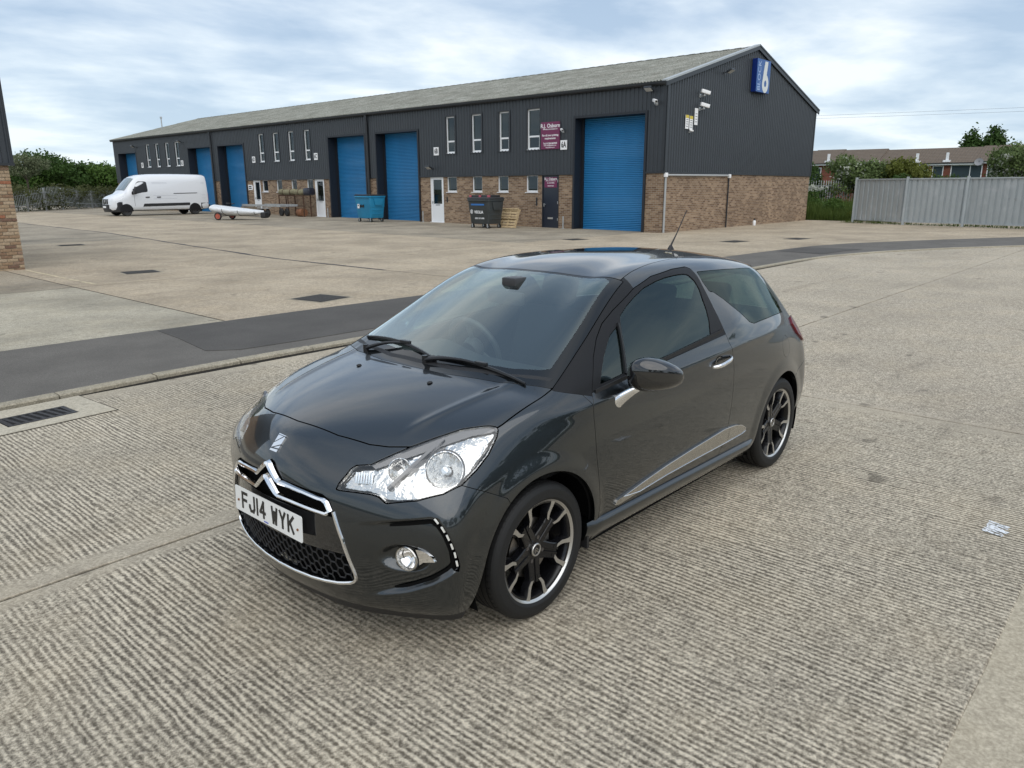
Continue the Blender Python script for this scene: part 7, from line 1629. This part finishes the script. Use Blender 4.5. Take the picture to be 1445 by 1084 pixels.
# ---- wheels
def tread_mat():
    m = MT('tyre rubber'); m.set(Base_Color=(.011, .011, .011, 1), Roughness=.62, Specular_IOR_Level=.35); n_ = m.noise(m.co(), 70, 5); m.bump(n_, .15, .002); return m.m
TYRE = tread_mat(); RIMB = simple('gloss black alloy', (.005, .005, .006), .22, coat=.25, spec=.3); DISC = simple('brake disc steel', (.30, .28, .26), .35, 1., var=.2)
def make_wheel(parent):
    # local frame: axle along +Y (outboard), centre at origin; tyre half width .1025
    w = empty('wheel'); w.parent = parent
    Mx = Matrix.Rotation(-math.pi/2, 4, 'X')     # z -> +y
    # tyre carcass
    pr = [(.229, -.090), (.236, -.098), (.262, -.104), (.286, -.101), (.301, -.092), (.3065, -.080)]
    gro = (-.052, -.018, .018, .052); cur = -.080
    for gx in gro: pr += [(.3080-.0015*abs(gx)/.052, gx-.0045), (.3010, gx-.0035), (.3010, gx+.0035), (.3080-.0015*abs(gx)/.052, gx+.0045)]
    pr += [(.3065, .080), (.301, .092), (.2945, .0972), (.286, .1012), (.2835, .1030), (.279, .1040), (.262, .1052), (.250, .1042), (.2465, .1050), (.243, .1032), (.236, .099), (.229, .091)]
    mb = MB(); mb.lathe(pr, 96, Mx); mb.build('tyre', TYRE, w, smooth=28)
    # shoulder blocks
    mb = MB(); nb = 66
    for k in range(nb):
        a0 = 2*math.pi*k/nb; a1 = a0+2*math.pi/nb*.80
        for sgn in (1, -1):
            sec = [(.2985, .0935), (.3055, .0845), (.3088, .070), (.3088, .0585), (.303, .0585), (.296, .088)]
            b = len(mb.V)
            for a in (a0, (a0+a1)/2, a1):
                for (r, yy) in sec: sk = a+.035*(yy-.06)/.03; mb.V.append((r*math.cos(sk), yy*sgn, r*math.sin(sk)))
            ns = len(sec)
            for j in range(2):
                for i in range(ns): mb.F.append((b+j*ns+i, b+j*ns+(i+1) % ns, b+(j+1)*ns+(i+1) % ns, b+(j+1)*ns+i))
            mb.F += [tuple(b+i for i in range(ns)), tuple(b+2*ns+i for i in range(ns))]
    o = mb.build('tread_blocks', TYRE, w); o['kind'] = 'stuff'
    # rim barrel and machined lip
    mb = MB(); mb.lathe([(.2235, .086), (.214, .083), (.207, .070), (.202, .02), (.200, -.08), (.232, -.095)], 64, Mx); mb.build('rim', RIMB, w, smooth=40)
    mb = MB(); mb.lathe([(.2225, .0870), (.2265, .0900), (.2300, .0945), (.2330, .0960), (.2345, .0930)], 80, Mx); mb.build('rim_lip', BRUSH, w, smooth=35)
    # brake disc, caliper
    mb = MB(); mb.lathe([(.06, .030), (.135, .030), (.135, .012), (.06, .012)], 48, Mx); mb.lathe([(.0001, .040), (.07, .040), (.075, .03)], 32, Mx); mb.build('brake_disc', DISC, w, smooth=30)
    def P3(r, a, y): return (r*math.cos(a), y, r*math.sin(a))
    # spokes
    for k in range(5):
        a0 = math.radians(58+72*k)
        def q(r, da, y):   # point at radius r, lateral offset da metres
            return (r*math.cos(a0)-da*math.sin(a0), y, r*math.sin(a0)+da*math.cos(a0))
        mb = MB(); rings = []
        for r, hw_, yf, dp in ((.030, .040, .060, .040), (.060, .039, .064, .038), (.085, .036, .068, .034), (.115, .035, .072, .030), (.138, .036, .076, .026), (.152, .031, .076, .022)):
            rings.append([q(r, -hw_-.006, yf-dp), q(r, -hw_, yf-.004), q(r, -hw_+.005, yf), q(r, -.0065, yf), q(r, -.0035, yf-.006), q(r, .0035, yf-.006), q(r, .0065, yf), q(r, hw_-.005, yf), q(r, hw_, yf-.004), q(r, hw_+.006, yf-dp)])
        mb.loft(rings)
        # fork arms
        arm = MB(); face = MB()
        for sg in (1, -1):
            R = []; Fc_ = []
            for r, c, hw_, yf in ((.120, .0200, .0095, .0745), (.138, .0250, .0095, .0775), (.149, .0340, .0105, .079), (.161, .0430, .0110, .081), (.178, .0480, .0105, .083), (.198, .0530, .0120, .0855), (.2150, .0610, .0160, .0880), (.2250, .0670, .0200, .0892)):
                ai, ao = sg*(c-hw_), sg*(c+hw_)
                R.append([q(r, ai-sg*.004, yf-.034), q(r, ai, yf-.002), q(r, ai+sg*.001, yf), q(r, ao-sg*.001, yf), q(r, ao, yf-.002), q(r, ao+sg*.008, yf-.034)])
                f0 = .0015
                Fc_.append([q(r, ai+sg*.0015, yf+.0002), q(r, ai+sg*.0015, yf+.0010), q(r, ao-sg*.0015, yf+.0010), q(r, ao-sg*.0015, yf+.0002)])
            arm.loft(R); face.loft(Fc_[1:])
        sp = mb.build('spoke', RIMB, w, smooth=32); arm.build('fork_arm', RIMB, sp, smooth=32); face.build('machined_face', BRUSH, sp)
    mb = MB(); mb.lathe([(.0001, .0705), (.026, .0705), (.0285, .068), (.030, .0625), (.060, .058), (.075, .052), (.070, .03)], 40, Mx); mb.build('hub', RIMB, w, smooth=32)
    mb = MB(); mb.lathe([(.0225, .0700), (.0235, .0735), (.0275, .0740), (.0300, .0715), (.0300, .066)], 40, Mx); mb.build('cap_ring', BRUSH, w, smooth=40)
    mb = MB()
    for dz in (0, -.0115):
        for sg in (1, -1): mb.prism([(0, .011+dz), (sg*.0125, -.0015+dz), (sg*.0125, -.0060+dz), (0, .0060+dz)], lambda a, b: (a, .0708, b), lambda a, b: (a, .0722, b))
    mb.build('cap_emblem', SATIN, w)
    BOLT = simple('dull bolt steel', (.16, .15, .15), .4, .9)
    for k in range(4):
        a = math.radians(22+90*k); mb = MB(); mb.cyl(P3(.054, a, .05), P3(.054, a, .064), .0095, 6); mb.build('wheel_bolt', BOLT, w)
    return w
wh = make_wheel(CAR)
def place(w, x, s, rot):
    w.location = (x, s*.7240, .308); w.rotation_euler = (0, rot, 0) if s > 0 else (0, rot, math.pi)
place(wh, 0, 1, 0)
for x, s, rot in ((-2.464, 1, math.radians(-4)), (0, -1, .7), (-2.464, -1, 1.1)):
    c = copy_tree(wh, CAR); place(c, x, s, rot)
# ---- cabin seen through the glass
mb = MB(); rings = []
for y in np.linspace(-.68, .68, 25):
    hump = .035*math.exp(-((y+.36)/.17)**2)
    rings.append([(-.12, y, .99), (-.20, y, 1.0), (-.42, y, .965+hump), (-.56, y, .96+hump*1.6), (-.64, y, .93+hump), (-.66, y, .80), (-.60, y, .55), (-.12, y, .55)])
mb.loft(rings); mb.build('dashboard', INTR, CAR, smooth=50)
mb = MB(); tilt = Matrix.Translation((-.80, -.36, .93)) @ Matrix.Rotation(math.radians(-68), 4, 'Y')
C8 = [tuple(tilt @ Vector((.185*math.cos(a), .185*math.sin(a), 0))) for a in np.linspace(0, 2*math.pi, 40, False)]; mb.tube(C8, .017, 10, closed=True)
mb.lathe([(.0001, .03), (.05, .025), (.07, 0), (.06, -.05)], 20, tilt)
for a in (0, 2.2, 4.1): mb.tube([tuple(tilt @ Vector((.03*math.cos(a), .03*math.sin(a), 0))), tuple(tilt @ Vector((.18*math.cos(a), .18*math.sin(a), 0)))], .014, 6)
mb.build('steering_wheel', simple('steering wheel leather', (.05, .05, .052), .45), CAR, smooth=50)
def seat(y, x, w, h=1.16):
    mb = MB(); mb.bbox(x-.05, x+.50, y-w, y+w, .32, .52, .06); Mz = Matrix.Translation((x-.06, y, .48)) @ Matrix.Rotation(math.radians(-20), 4, 'Y'); mb.bbox(-.07, .07, -w, w, 0, h-.52, .05, Mz)
    for yy in ([0] if w < .4 else [-.3, .3]): mb.bbox(-.045, .045, yy-.13, yy+.13, h-.50, h-.30, .04, Mz)
    mb.build('seat', SEATM, CAR, smooth=50)
seat(-.36, -1.28, .25); seat(.36, -1.28, .25); seat(0, -2.15, .58, 1.08)
mb = MB(); mb.bbox(-.695, -.665, -.125, .125, 1.235, 1.305, .012); mb.cyl((-.68, 0, 1.29), (-.74, 0, 1.345), .012); mb.bbox(-.80, -.70, -.05, .05, 1.325, 1.375, .012); mb.build('rear_view_mirror', simple('mirror back', (.03, .028, .03), .4), CAR, smooth=50)
mb = MB(); mb.box(-2.3, -.45, -.52, .52, .30, .33); mb.box(-2.75, -2.3, -.5, .5, .55, .9); mb.build('cabin_floor', INTR, CAR)
